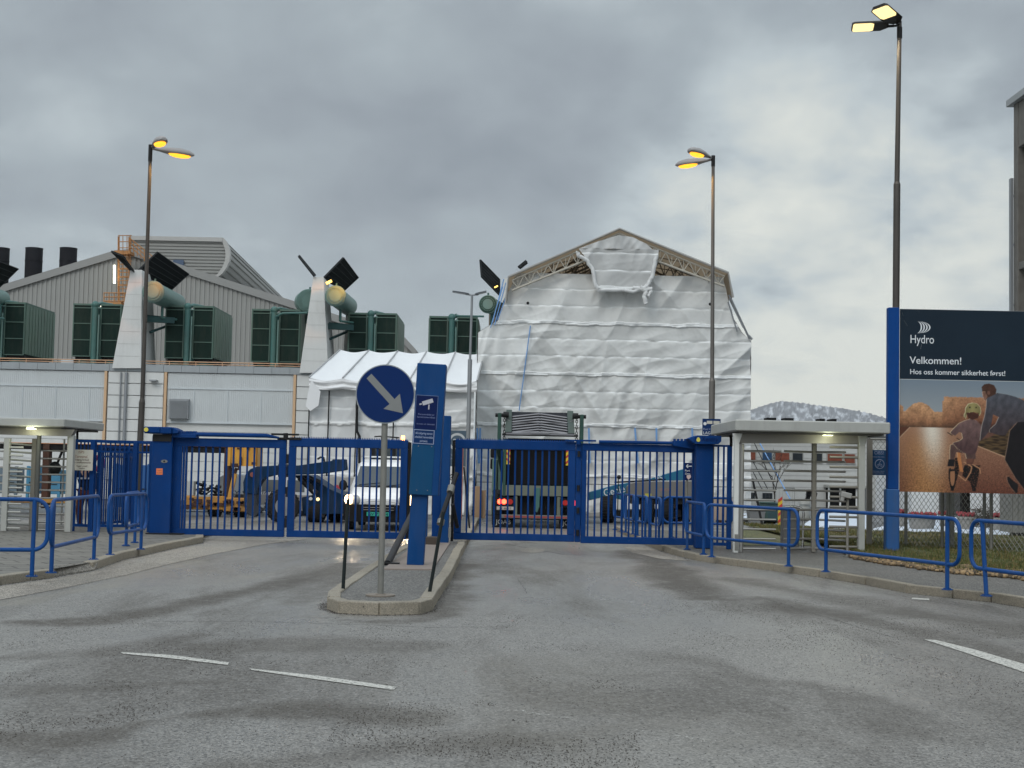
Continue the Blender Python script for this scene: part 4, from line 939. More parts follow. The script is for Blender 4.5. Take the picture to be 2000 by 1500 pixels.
roll([(1250, 560), (1262, 570), (1258, 580), (1262, 594)], .09); roll([(1262, 560), (1272, 568), (1266, 580)], .07); roll([(1236, 562), (1256, 566), (1274, 564)], .08)
# blue lashing straps and guy wires
def strap(name, p, q, r, m, y0=YS-.24): mb = MB(); mb.tube(A(*p, y0), A(*q, y0), r, n=6); mb.build(name, m, sc_)
BLS = mat('blue_rope', (.16, .32, .60), .6, var=.2)
strap('lashing_rope', (1036, 636), (1014, 802), .022, BLS)
for a, b in ((932, 935), (938, 936), (1150, 1152), (1240, 1246), (1282, 1283), (1352, 1353)):
    mb = MB(); mb.bar(A(a, 836, YS-.24), A(b, 905, YS-.24), .07, .02); mb.build('lashing_strap', BLS, sc_)
for a, b in (((984, 545), (962, 630)), ((988, 552), (966, 635)), ((982, 560), (958, 640)), ((990, 575), (972, 625))): strap('lashing_rope', a, b, .02, BLS, YS-.3)
for a, b in (((1424, 583), (1452, 640)), ((1422, 590), (1440, 648))): strap('guy_wire', a, b, .028, GREY, YS-.3)
mb = MB(); mb.tube(A(1424, 576, YS-.4), A(1464, 662, YS-.2), .04, n=6); mb.tube(A(1462, 655, YS-.25), A(1469, 663, YS-.25), .05, n=6); mb.build('guy_wire', GREY, sc_)
mb = MB(); mb.ball(A(1031, 592, YS-.25), .06, 8, 5); mb.ball(A(1387, 594, YS-.25), .06, 8, 5); mb.build('tie_plate', DARK, sc_)

# ================================================================== white tent
YT = 50.0
tent = thing('storage_tent', 'white fabric tent hall with sagging roof bays beside the wrapped scaffold', 'tent', (X(770, 1000, YT), YT, 0))
tx0, tx1 = X(606, 757, YT), X(932, 757, YT); ez = Z(770, 742, YT); vz = Z(770, 763, YT); rgz = Z(780, 686, YT+8)
nb = 5; bw = (tx1-tx0)/5.0; 
mb = MB(); nxx = 24*nb; nyy = 24
for j in range(nyy+1):
    for i in range(nxx+1):
        u = i/nxx*nb; k = u-int(u); xx = tx0+bw*u+.9*(j/nyy)*.35; t = j/nyy
        sag = math.sin(math.pi*k)*(.05*math.sin(math.pi*t)+.10*(1-t)+.09*t)
        mb.v.append(Vector((xx-(0.25*t), YT-.35+8.2*t, ez+(rgz-ez)*t-sag+.02*N3(xx*2, t*6, 1))))
for j in range(nyy):
    for i in range(nxx): a = j*(nxx+1)+i; mb.f.append((a, a+1, a+nxx+2, a+nxx+1)); mb.s.append(True)
TENT = mat('white_tent_fabric', (.74, .74, .74), .55, var=.04, bump=.15, bs=3, dirt=.06)
mb.build('roof_fabric', TENT, tent)
mb = MB()
for k in range(nb+1):
    x_ = tx0+bw*k; mb.bar((x_, YT-.36, ez+.015), (x_+.065, YT+7.85, rgz+.015), .05, .03)
mb.build('rafter_strap', mat('grey_seam', (.30, .30, .30), .6), tent)
mb = MB(); nv = 10
for j in range(nv+1):
    for i in range(nxx+1):
        u = i/nxx*nb; k = u-int(u); xx = tx0+bw*u; t = j/nv; sag = math.sin(math.pi*k)*.10
        z = (ez-sag)*(1-t)+(vz-.03*math.sin(math.pi*k))*t
        mb.v.append(Vector((xx, YT-.35-.05*math.sin(3*math.pi*t)*abs(N3(xx*.8, t*2, 5))*3-.06*N3(xx*1.5+t*2, t*3, 8), z)))
for j in range(nv):
    for i in range(nxx): a = j*(nxx+1)+i; mb.f.append((a, a+nxx+1, a+nxx+2, a+1)); mb.s.append(True)
mb.build('valance', TENT, tent)
tarp('wall_fabric', tent, YT+.05, lambda z: tx0-.02, lambda z: tx1-.1, 0, vz+.1, 170, 130, 9., amp=.09, strips=tuple(Z(770, p, YT) for p in (778, 800, 862, 895)), laps=tuple(Z(770, p, YT) for p in (830, 930)), base=(.70, .71, .71))
mb = MB(); mb.path([A(608, 745, YT-.4), A(604, 775, YT-.42), A(601, 800, YT-.4)], .12, 8); 
mb.v = []; mb.f = []; mb.s = []
q = [A(x, y, YT-.4) for x, y in ((608, 742), (626, 765), (622, 792), (606, 803), (597, 793), (602, 765))]; mb.loft(q, [p+Vector((0, .12, 0)) for p in q]); mb.build('corner_flap', TENT, tent, bevel=.03, normals=True)
for px in (605, 643, 697, 770, 850): mb = MB(); mb.tube(A(px, 763, YT-.12), Vector((X(px, 763, YT), YT-.12, 0)), .025, n=6); mb.build('tent_pole', DARK, tent)
mb = MB(); mb.path([A(697, 790, YT-.2), A(697, 842, YT-.2), A(702, 852, YT-.2), A(702, 905, YT-.2)], .05, 6); mb.build('drain_hose', DARK, tent)
mb = MB(); mb.add([(tx0, YT, 0), (tx0-.25, YT+8, 0), (tx0-.25, YT+8, rgz-.2), (tx0, YT, ez)], [(0, 1, 2, 3)]); mb.add([(tx1, YT, 0), (tx1-.25, YT+8, 0), (tx1-.25, YT+8, rgz-.2), (tx1, YT, ez-.2)], [(0, 1, 2, 3)]); mb.build('end_fabric', TENT, tent)

# ================================================================== office block at the back right
YO = 74.0
off_b = thing('office_building', 'low pale office block with dark and reddish windows beyond the right turnstile', 'building', (X(1600, 1000, YO), YO, 0))
xa, xb = X(1420, 900, YO), X(2120, 900, YO); zt = Z(1600, 850, YO)
mb = MB(); mb.box(xa, xb, YO, YO+8, 0, zt); mb.build('wall', mat('pale_grey_cladding', (.50, .50, .48), .7, var=.05, dirt=.1), off_b)
mb = MB(); z = 1.0
while z < zt: mb.box(xa, xb, YO-.012, YO+.01, z, z+.02); z += .3
mb.build('cladding_joint', mat('joint_grey', (.33, .33, .32), .7), off_b)
mb = MB(); mb.box(xa-.1, xb+.1, YO-.25, YO+8.2, zt, zt+.18); mb.build('roof', CORR_D, off_b)
REDW = mat('reddish_curtained_window', (.20, .055, .03), .3, var=.5, vs=5); DKW = mat('dark_window', (.03, .035, .04), .15)
for (a, b, m_) in ((1465, 1475, REDW), (1489, 1507, mat('blue_window', (.03, .07, .14), .2)), (1514, 1541, REDW), (1548, 1567, DKW), (1590, 1605, DKW), (1616, 1644, REDW), (1649, 1669, REDW), (1700, 1725, DKW), (1760, 1790, DKW), (1840, 1870, REDW)):
    f = MB(); z1, z0 = Z(1600, 886, YO), Z(1600, 903, YO); x0_, x1_ = X(a, 895, YO), X(b, 895, YO)
    f.box(x0_-.05, x1_+.05, YO-.05, YO-.01, z0-.05, z1+.05); w = f.build('window_frame', WHITE_G, off_b); g_ = MB(); g_.box(x0_, x1_, YO-.07, YO-.045, z0, z1); g_.build('pane', m_, w)
for (a, b, y0_, y1_) in ((1489, 1508, 965, 976), (1465, 1474, 965, 976)):
    g_ = MB(); g_.box(X(a, 970, YO), X(b, 970, YO), YO-.06, YO-.01, Z(1600, y1_, YO), Z(1600, y0_, YO)); g_.build('pane', DKW, off_b)
mb = MB(); mb.box(X(1613, 970, YO), X(1690, 970, YO), YO-.05, YO-.02, Z(1600, 999, YO), Z(1600, 951, YO)); mb.build('entrance_recess', DARK, off_b)
mb = MB(); mb.box(X(1608, 970, YO), X(1690, 970, YO), YO-1.2, YO-.02, Z(1600, 952, YO), Z(1600, 946, YO)); mb.build('entrance_canopy', WHITE_G, off_b, bevel=.02)
for px in (1619, 1641, 1673): mb = MB(); mb.tube((X(px, 970, YO-1), YO-1, 0), (X(px, 970, YO-1), YO-1, Z(1600, 951, YO-1)), .05, n=10); mb.build('column', WHITE, off_b)

# tall concrete block cut by the right edge: its long face runs towards the camera
YB = 52.0; xe = X(1980, 400, YB)
cb = thing('concrete_building', 'dark weathered concrete block with deep window bays at the right edge', 'building', (xe+2, 40, 0))
zt = Z(1980, 205, YB)
mb = MB(); mb.box(xe+.35, xe+9, 24, YB, 0, zt-.01); mb.build('wall', CONC_D, cb)
mb = MB(); y = YB
while y > 26: mb.box(xe, xe+.38, y-.42, y+.003, 0, zt); y -= 3.6
mb.build('column', CONC_D, cb, bevel=.015)
for z0_, z1_ in ((Z(1980, 293, YB), zt-.02), (Z(1980, 530, YB), Z(1980, 516, YB)), (Z(1980, 760, YB), Z(1980, 700, YB))):
    mb = MB(); mb.box(xe+.03, xe+.36, 24.5, YB-.02, z0_, z1_); mb.build('spandrel', CONC_D, cb, bevel=.02)
mb = MB(); mb.box(xe+.32, xe+.349, 25, YB-.5, 0.5, zt-1.5); mb.build('window_band', mat('grimy_pane', (.05, .05, .05), .25, dirt=.5), cb)
mb = MB(); mb.box(xe-.16, xe+9, 23.5, YB+.35, zt, zt+.24); mb.build('roof', mat('grey_roof_edge', (.30, .31, .31), .5), cb)
mb = MB(); mb.box(xe-.14, xe-.04, YB-.1, YB+.1, 0, Z(1980, 349, YB))
for py in (385, 480, 598): mb.box(xe-.06, xe+.06, YB-.05, YB+.05, Z(1980, py, YB), Z(1980, py-4, YB))
mb.build('cable_duct', GREY, cb)
# ================================================================== gates
def wheel_holes(): pass
YGL, YGR = 30.3, 29.2
def leaf(root, x0, x1, Y, ztop, zbot, b0, bn, bstep, comb, tr=.18, st=.15):
    """one rectangular gate leaf: frame, bars and anti-climb comb"""
    mb = MB(); mb.box(x0, x1, Y-.05, Y+.05, ztop-tr, ztop); mb.box(x0, x1, Y-.05, Y+.05, zbot, zbot+.14)
    mb.box(x0, x0+st, Y-.05, Y+.05, zbot+.14, ztop-tr); mb.box(x1-st, x1, Y-.05, Y+.05, zbot+.14, ztop-tr)
    f = mb.build('leaf_frame', BLUE, root, bevel=.008)
    mb = MB()
    for k in range(bn): x = b0+k*bstep; mb.box(x-.018, x+.018, Y-.018, Y+.018, zbot+.1, ztop-tr+.02)
    mb.build('bars', BLUE, f)
    if comb:
        mb = MB(); x = x0+.03
        while x < x1-.02: mb.add([(x-.014, Y-.01, ztop), (x+.014, Y-.01, ztop), (x, Y, ztop+.045), (x-.014, Y+.01, ztop), (x+.014, Y+.01, ztop)], [(0, 1, 2), (1, 4, 2), (4, 3, 2), (3, 0, 2)]); x += .036
        mb.build('anti_climb_comb', BLUE, f)
    return f
gx = lambda px, Y: (px-1000)*Y/FPX
# left gate
gl = thing('folding_gate', 'left blue folding gate of two barred leaves standing closed before the white van', 'gate', (gx(570, YGL), YGL, 0), 'blue folding gates')
zt1, zb1 = Z(450, 857, YGL), Z(450, 1047, YGL)
leaf(gl, gx(343, YGL), gx(563, YGL), YGL, zt1, zb1, gx(379, YGL), 13, gx(393.3, YGL)-gx(379.8, YGL), False)
leaf(gl, gx(568, YGL), gx(800, YGL), YGL, Z(680, 858, YGL), Z(680, 1051, YGL), gx(593, YGL), 15, gx(606.4, YGL)-gx(593, YGL), True)
mb = MB()
for k in range(5): x = gx(348+k*5.2, YGL); mb.box(x-.02, x+.02, YGL-.045, YGL+.01, zb1+.1, zt1-.1)
mb.build('folded_profile', BLUE, gl)
mb = MB(); mb.tube(A(318, 847, YGL-.1), A(520, 851, YGL-.12), .045, n=10); mb.tube(A(520, 851, YGL-.12), A(545, 855, YGL-.1), .045, .02, n=10); mb.build('drive_arm', BLUE, gl)
mb = MB(); mb.bar(A(530, 848, YGL-.1), A(584, 849, YGL-.1), .06, .04); mb.tube(A(558, 846, YGL-.1), A(558, 858, YGL-.1), .05, n=10); mb.box(gx(556, YGL)-.12, gx(592, YGL), YGL-.07, YGL+.07, zt1, zt1+.05); mb.build('link_plate', DARK, gl, bevel=.006)
mb = MB(); mb.box(gx(563.3, YGL), gx(567.6, YGL), YGL-.03, YGL+.03, zb1+.2, zb1+.4); mb.box(gx(563.3, YGL), gx(567.6, YGL), YGL-.03, YGL+.03, zt1-.5, zt1-.3); mb.box(gx(563.3, YGL), gx(567.6, YGL), YGL-.03, YGL+.03, 1.0, 1.15); mb.build('hinge', DARK, gl)
mb = MB(); mb.box(gx(800.5, YGL), gx(806, YGL), YGL-.06, YGL+.06, zb1+.02, zt1); mb.build('rubber_edge', BLACK, gl)
mb = MB(); a = A(318, 838, YGL-.15); b = A(384, 850, YGL-.15); mb.box(a.x, b.x, YGL-.2, YGL+.1, b.z-.06, b.z+.02)
for k in range(5): q = A(352+k*7, 843, YGL-.12); mb.box(q.x-.03, q.x+.03, YGL-.15, YGL, q.z-.06, q.z+.01)
mb.build('arm_housing', BLUE, gl, bevel=.006)
# right gate
gr = thing('folding_gate', 'right blue folding gate of two barred leaves standing closed before the container truck', 'gate', (gx(1130, YGR), YGR, 0), 'blue folding gates')
leaf(gr, gx(892, YGR), gx(1127, YGR), YGR, Z(1010, 861, YGR), Z(1010, 1056, YGR), gx(917, YGR), 15, gx(930.2, YGR)-gx(917, YGR), True)
leaf(gr, gx(1139, YGR), gx(1364, YGR), YGR, Z(1250, 868, YGR), Z(1250, 1063, YGR), gx(1152.5, YGR), 15, gx(1165.8, YGR)-gx(1152.5, YGR), False, tr=.15, st=.10)
zt2 = Z(1250, 866, YGR); zb2 = Z(1250, 1063, YGR)
mb = MB(); mb.box(gx(1127.5, YGR), gx(1138.5, YGR), YGR-.045, YGR+.045, zb2+.02, zt2-.02); mb.build('centre_post', BLUE, gr, bevel=.01)
mb = MB()
for z in (zb2+.15, zb2+.6, 1.2, zt2-.3): mb.tube((gx(1133, YGR), YGR-.07, z), (gx(1133, YGR), YGR-.07, z+.12), .03, n=8)
mb.build('hinge', DARK, gr)
mb = MB(); mb.bar(A(1104, 860, YGR-.1), A(1164, 861, YGR-.1), .06, .035); mb.tube(A(1130, 859, YGR-.1), A(1130, 868, YGR-.1), .05, n=8); mb.build('link_plate', BLUE, gr)
mb = MB(); mb.tube(A(1170, 863, YGR-.1), A(1345, 866, YGR-.1), .035, n=8); mb.build('drive_arm', BLUE, gr)
mb = MB(); a, b = A(1314, 861, YGR-.1), A(1364, 876, YGR-.1); mb.prism([(a.x, a.z), (b.x, b.z+.16), (b.x, b.z-.04), (a.x, a.z-.10)], YGR-.16, YGR+.1)
for k in range(6): q = A(1318+k*7, 860, YGR-.12); mb.box(q.x-.02, q.x+.02, YGR-.14, YGR, q.z-.03, q.z+.03)
mb.build('arm_housing', BLUE, gr, bevel=.006)
mb = MB(); mb.box(gx(886.5, YGR), gx(891.5, YGR), YGR-.06, YGR+.06, Z(890, 1057, YGR), Z(890, 860, YGR)); mb.build('rubber_edge', BLACK, gr)

# gate pillars
def box_px(mb, px0, px1, py0, py1, Y, d0=0., d1=.3):
    c = (px0+px1)/2; mb.box(gx(px0, Y), gx(px1, Y), Y+d0, Y+d1, Z(c, py1, Y), Z(c, py0, Y)); return mb
Yp = 30.1
p = thing('gate_pillar', 'left blue gate pillar with an orange sticker and a key switch', 'pillar', (gx(320, Yp), Yp, PZ))
mb = box_px(MB(), 300, 340, 850, 1052, Yp, 0, .38); mb.build('pillar', BLUE, p, bevel=.015)
mb = MB(); q0, q1 = gx(287, Yp), gx(340, Yp); mb.box(q0, q1, Yp-.14, Yp+.44, Z(313, 847, Yp), Z(313, 834, Yp)); mb.box(q0, gx(318, Yp), Yp-.17, Yp-.142, Z(313, 846, Yp), Z(313, 834, Yp)); mb.prism([(q1, Z(313, 834, Yp)), (gx(352, Yp), Z(350, 840, Yp)), (gx(352, Yp), Z(350, 847, Yp)), (q1, Z(313, 847, Yp))], Yp-.1, Yp+.4); mb.build('drive_housing', BLUE, p, bevel=.015)
mb = MB(); mb.tube((gx(292, Yp), Yp-.19, Z(292, 839.5, Yp)), (gx(292, Yp), Yp-.172, Z(292, 839.5, Yp)), .045, n=16); mb.build('badge', mat('yellow_badge', (.65, .55, .08), .5), p)
mb = MB(); mb.box(gx(300, Yp)+.02, gx(340, Yp)-.02, Yp-.03, Yp, Z(313, 862, Yp), Z(313, 848, Yp)); mb.build('dark_collar', DARK, p)
c = A(321, 901, Yp); mb = MB(); mb.loft([c+Vector((.068*math.cos(t), -.012, .034*math.sin(t))) for t in [k*6.283/20 for k in range(20)]], [c+Vector((.068*math.cos(t), .002, .034*math.sin(t))) for t in [k*6.283/20 for k in range(20)]]); ks = mb.build('key_switch', GALV, p); mb = MB(); mb.tube(c+Vector((0, -.02, 0)), c+Vector((0, -.01, 0)), .02, n=10); mb.build('keyhole', BLACK, ks)
c = A(311.5, 921, Yp); mb = MB(); mb.box(c.x-.066, c.x+.066, Yp-.006, Yp+.001, c.z-.065, c.z+.065); st = mb.build('sticker', mat('orange_sticker', (.80, .20, .06), .5), p)
text('FARE\nKLEM', .045, (c.x, Yp-.009, c.z+.01), TXT_R, st)
mb = MB(); mb.box(gx(296, Yp), gx(366, Yp), Yp-.12, Yp+.5, PZ-.01, PZ+.02); mb.build('base_plate', DARK, p)
Yp = 28.6
p = thing('gate_pillar', 'right blue gate pillar whose drive box on top reads Xentry', 'pillar', (gx(1380, Yp), Yp, PZ))
mb = MB(); mb.box(gx(1363, Yp), gx(1396, Yp), Yp, Yp+.36, PZ, Z(1380, 868, Yp)); mb.build('pillar', BLUE, p, bevel=.015)
mb = MB(); a_, b_ = gx(1357, Yp), gx(1409, Yp); z1_, z0_ = Z(1380, 851, Yp), Z(1380, 867.5, Yp); mb.loft([Vector(q) for q in ((a_, Yp-.14, z0_), (b_-.06, Yp-.14, z0_), (b_, Yp-.14, z0_+.06), (b_, Yp-.14, z1_), (a_+.04, Yp-.14, z1_))], [Vector(q) for q in ((a_, Yp+.42, z0_), (b_-.06, Yp+.42, z0_), (b_, Yp+.42, z0_+.06), (b_, Yp+.42, z1_), (a_+.04, Yp+.42, z1_))])
mb.prism([(a_, z0_), (gx(1344, Yp), z0_+.10), (gx(1350, Yp), z1_-.04), (a_+.04, z1_)], Yp-.12, Yp+.4)
dh = mb.build('drive_housing', BLUE, p, bevel=.012, normals=True)
c = A(1364, 858.5, Yp-.15); mb = MB(); pts = [c+Vector((.036*math.cos(t)*(1-.25*math.sin(t)), 0, .045*math.sin(t))) for t in [k*6.283/20 for k in range(20)]]; mb.loft(pts, [q+Vector((0, .012, 0)) for q in pts]); mb.build('badge', mat('yellow_badge', (.65, .55, .08), .5), dh, normals=True)
text('Xentry', .13, (gx(1386, Yp), Yp-.146, z0_+.055), NAVY, dh, width=.33)
# side fence piece right of the right pillar
f = thing('bar_fence', 'narrow blue barred fence panel between the right gate pillar and the turnstile', 'fence', (gx(1415, Yp), Yp, PZ)); Yf = 28.55
mb = MB(); mb.box(gx(1396.5, Yf), gx(1428, Yf), Yf, Yf+.05, Z(1415, 873, Yf), Z(1415, 869, Yf)); mb.box(gx(1396.5, Yf), gx(1428, Yf), Yf, Yf+.05, Z(1415, 1066, Yf), Z(1415, 1060, Yf)); mb.build('rail', BLUE, f)
mb = MB(); mb.box(gx(1423, Yf), gx(1432, Yf), Yf-.03, Yf+.06, PZ, Z(1428, 869, Yf)); mb.build('post', BLUE, f, bevel=.006)
mb = MB()
for px in (1405.5, 1416.5): mb.box(gx(px, Yf)-.018, gx(px, Yf)+.018, Yf+.01, Yf+.045, Z(1415, 1062, Yf), Z(1415, 871, Yf))
mb.build('bars', BLUE, f)

# middle gate post with struts, standing on the island
Yp = 28.4
p = thing('gate_pillar', 'middle blue gate pillar with dark strut arms on the traffic island', 'pillar', (gx(861, Yp), Yp, .13))
mb = box_px(MB(), 866, 882, 812, 1063, Yp, 0, .3); mb.build('pillar', BLUE_POST, p, bevel=.01)
mb = box_px(MB(), 849, 866, 855, 1063, Yp, .1, .3); mb.build('side_post', BLUE, p, bevel=.01)
mb = box_px(MB(), 836, 841, 960, 1068, Yp+.2, 0, .1); mb.build('side_post', BLUE_POST, p)
mb = MB(); mb.tube(A(892, 925, Yp-.6), A(858, 1022, Yp-1.6), .045, n=10); mb.build('strut', DARK, p)
mb = MB(); mb.tube(A(882, 950, Yp-.9), A(879, 962, Yp-1.0), .07, n=10); mb.tube(A(862, 1015, Yp-1.55), A(860, 1024, Yp-1.6), .07, n=10); mb.build('strut_clamp', GALV, p)
mb = MB(); mb.tube(A(807, 1000, Yp-2.0), G(757, 1101, .145), .055, n=10); q = G(757, 1101, .145); mb.cbox(q+Vector((.05, 0, .01)), (.26, .14, .02)); mb.build('strut', DARK, p)
mb = MB(); mb.tube(A(884, 985, Yp), A(893, 1030, Yp+.3), .04, n=8); mb.build('strut', DARK, p)
mb = box_px(MB(), 838, 862, 1049, 1066, Yp-.8, 0, .3); mb.build('junction_box', mat('brown_box', (.07, .055, .045), .6), p, bevel=.01)
mb = box_px(MB(), 882, 887, 1030, 1050, Yp-.5, 0, .04); mb.build('bracket', GALV, p)

# tall blue sign pylon on the island
Ys = 21.7
py_ = thing('sign_pylon', 'tall blue sign pylon with camera surveillance notices on the traffic island', 'sign', (gx(816, Ys), Ys, .14))
mb = MB(); c = gx(816, Ys)+.02; mb.box(c-.125, c+.125, Ys, Ys+.25, .14, Z(815, 966, Ys)-.002); mb.build('post', BLUE_POST, py_, bevel=.008)
zt3 = Z(840, 710, Ys); zb3 = Z(825, 967, Ys)
tl = (gx(817.5, Ys)); w_ = .385
lean = -.0
mb = MB(); mb.box(c+.005-.16, c+.005+.28, Ys-.06, Ys+.32, zb3, zt3); bx_ = mb.build('sign_box', BLUE_POST, py_, bevel=.01)
xc = c+.035
mb = MB(); mb.box(xc-.175, xc+.16, Ys-.068, Ys-.0605, Z(838, 838, Ys), Z(838, 772, Ys)); n1_ = mb.build('notice', NAVY, bx_, bevel=.001)
mb = MB(); a, b, z0_, z1_ = xc-.175, xc+.16, Z(838, 838, Ys), Z(838, 772, Ys)
for q in ((a, b, z1_-.008, z1_), (a, a+.006, z0_, z1_-.008), (b-.006, b, z0_, z1_-.008)): mb.box(q[0], q[1], Ys-.070, Ys-.0685, q[2], q[3])
mb.build('border', mat('pale_blue_line', (.10, .16, .30), .5), n1_)
# camera pictogram
cm = MB(); Mr = Matrix.Rotation(R(-20), 3, 'Y'); cz = Vector((xc+.005, Ys-.0705, Z(838, 785, Ys)))
cm.cbox(cz, (.165, .003, .062), Mr); cm.cbox(cz+Vector((-.105, 0, -.038)), (.035, .003, .022), Mr); cm.cbox(cz+Vector((.022, 0, -.075)), (.018, .003, .075)); cm.build('camera_symbol', mat('symbol_grey', (.42, .42, .46), .5), n1_)
TB = mat('dim_blue_lettering', (.16, .20, .36), .5)
text('Portområdet er\nkameraovervåket', .036, (xc-.005, Ys-.069, Z(838, 811, Ys)), TB, n1_, width=.27)
text('Kontakt: tlf. 70032000', .026, (xc-.005, Ys-.069, Z(838, 829.5, Ys)), TB, n1_, width=.27)
mb = MB(); mb.box(xc-.178, xc+.135, Ys-.068, Ys-.0605, Z(838, 867, Ys), Z(838, 839.5, Ys)); n2_ = mb.build('notice', mat('mid_blue_sign', (.003, .026, .10), .5), bx_)
mb = MB(); a, b, z0_, z1_ = xc-.178, xc+.135, Z(838, 867, Ys), Z(838, 839.5, Ys)
for q in ((a, b, z1_-.009, z1_), (a, b, z0_, z0_+.009), (a, a+.009, z0_+.009, z1_-.009), (b-.009, b, z0_+.009, z1_-.009)): mb.box(q[0], q[1], Ys-.072, Ys-.0685, q[2], q[3])
mb.build('border', TXT_B, n2_)
text('All innkjøring utenom\narbeidstid: henvendelse\nportvakta', .05, (xc-.02, Ys-.069, Z(838, 848.5, Ys)), mat('pale_blue_lettering', (.36, .42, .58), .5), n2_, width=.275)
mb = MB(); mb.box(xc-.19, xc+.15, Ys-.066, Ys-.0605, zb3+.01, Z(838, 869, Ys)); mb.build('cover_plate', mat('cover_plate_blue', (.0005, .055, .14), .5, spec=.2, var=.15, dirt=.1), bx_, bevel=.002)
mb = MB()
for px, py in ((834, 871), (808, 957), (829, 957), (808, 871)): q = A(px, py, Ys-.067); mb.tube(q, q+Vector((0, -.006, 0)), .008, n=8)
mb.build('screw', GALV, bx_)

py_.rotation_euler = (0, R(2.3), 0)
# round keep-right sign
Yk = 16.9
ks = thing('traffic_sign', 'round blue sign with a grey arrow pointing down right on a galvanised pole', 'sign', (gx(746, Yk), Yk, .14))
mb = MB(); q = G(743, 1162, .135); mb.tube((q.x, q.y, .135), (q.x, q.y, Z(750, 720, q.y)), .036, n=16); mb.build('pole', GALV, ks)
mb = MB(); mb.tube((q.x, q.y, .125), (q.x, q.y, .142), .17, n=28); mb.tube((q.x, q.y, .142), (q.x, q.y, .15), .06, n=20); mb.build('foot_plate', mat('rusty_plate', (.20, .17, .14), .8, var=.3), ks)
Yd = q.y-.06; cc = A(752.5, 769.5, Yd); rr = 58*Yd/FPX
mb = MB(); mb.tube(cc+Vector((0, .0, 0)), cc+Vector((0, .02, 0)), rr, n=64); dk = mb.build('sign_plate', mat('sign_back_grey', (.30, .32, .33), .4, metal=.5), ks)
mb = MB(); mb.tube(cc+Vector((0, -.002, 0)), cc+Vector((0, 0, 0)), rr*.965, n=64, caps=True); mb.build('blue_face', mat('sign_blue', (.0006, .019, .10), .55, spec=.15, var=.12, vs=4), dk)
def ap(px, py): return A(px, py, Yd)
arrow = [(726, 731), (719, 738), (758.5, 790), (750, 798), (786, 806), (779.5, 770), (771, 779)]
arrow = [(725.5, 730), (716, 739), (761, 789), (749, 798.5), (787, 807), (781, 769), (770.5, 779.5)]
mb = MB(); pts = [ap(*q_) for q_ in arrow]; pts = [Vector((p_.x, Yd-.0035, p_.z)) for p_ in pts]; mb.loft(pts, [p_+Vector((0, .0015, 0)) for p_ in pts]); mb.build('arrow', MARK_G, dk, normals=True)
mb = MB(); mb.box(q.x-.05, q.x+.05, Yd+.02, Yd+.10, cc.z+.15, cc.z+.19); mb.box(q.x-.05, q.x+.05, Yd+.02, Yd+.10, cc.z-.19, cc.z-.15); mb.build('clamp', GALV, ks)
# snow stakes on the island
for (a, b, lab) in (((670, 1151), (680, 975), 'black marker stake at the left corner of the traffic island'), ((839, 1157), (866, 1000), 'black marker stake leaning at the right corner of the traffic island')):
    g = G(*a, .135); t = thing('marker_stake', lab, 'stake', g); mb = MB(); mb.tube(g, A(*b, g.y+.05), .022, .02, n=8); mb.build('rod', mat('black_stake', (.015, .02, .02), .5), t)

# ================================================================== tubular railings
def railing(lab, p0, p1, ext0=.24, ext1=.24, h=.93, low=.34, lean=(0, 0), grp='blue tubular railings along the pavements', z=PZ, skip=()):
    a, b = Vector(p0), Vector(p1); a.z = b.z = z; d = (b-a).normalized(); a0, b0 = a-d*ext0, b+d*ext1; r_ = thing('railing', lab, 'railing', (a+b)/2, grp)
    def q(p_, zz): return Vector((p_.x, p_.y, z+zz))
    R_ = .17; pts = []
    for (cx, cz, t0) in ((b0-d*R_, h-R_, 0), (a0+d*R_, h-R_, 1), (a0+d*R_, low+R_, 2), (b0-d*R_, low+R_, 3)):
        for k in range(7):
            t = (t0+k/6)*math.pi/2; pts.append(cx+d*(R_*math.cos(t))+Vector((0, 0, cz+R_*math.sin(t))))
    mb = MB(); mb.path(pts, .0275, 10, True); mb.build('hoop', BLUE_RAIL, r_)
    for i, p_ in enumerate((a, b)):
        if i in skip: continue
        n_ = Vector((-d.y, d.x, 0)); l_ = lean[i]
        foot = p_-d*l_; mb = MB(); mb.tube(foot+Vector((0, 0, 0)), p_+Vector((0, 0, h)), .028, n=12); po = mb.build('post', BLUE_RAIL, r_)
        mb = MB(); mb.tube(foot, foot+Vector((0, 0, .012)), .075, n=16)
        for k in range(4): c_ = foot+Vector((.05*math.cos(k*1.57+.7), .05*math.sin(k*1.57+.7), .012)); mb.tube(c_, c_+Vector((0, 0, .012)), .009, n=6)
        mb.build('base_plate', BLUE_RAIL, po)
    return r_
railing('blue railing panel at the right in front of the turnstile, nearest the gate', G(1390, 1088, PZ), G(1540, 1106, PZ), .2, .26)
railing('longest blue railing panel on the right, passing in front of the billboard post', G(1613, 1117, PZ), G(1850, 1152, PZ), .28, .28, h=.95)
railing('blue railing panel with leaning posts at the right edge', G(1918, 1163, PZ), G(2150, 1200, PZ), .25, .25, lean=(-.10, -.08), h=.95)
railing('short blue railing panel turned end on beside the right gate pillar', G(1374, 1083, PZ), G(1357, 1079, PZ)+Vector((-.02, 1.0, 0)), .12, .2)
railing('blue railing panel on the left cut by the left edge', G(62, 1126, PZ), G(62, 1126, PZ)+Vector((-2.1, -.55, 0)), .17, .27, h=.98)
railing('blue railing panel on the left in front of the turnstile post', G(100, 1119, PZ), G(183, 1093, PZ), .10, .26, h=.96)
railing('blue railing panel on the left between the turnstile and the gate pillar', G(215, 1084, PZ), G(275, 1073, PZ), .16, .26, h=.95)
railing('rear blue railing panel on the left, partly hidden next to the gate pillar', G(246, 1066, PZ), G(263, 1060, PZ), .16, .38)
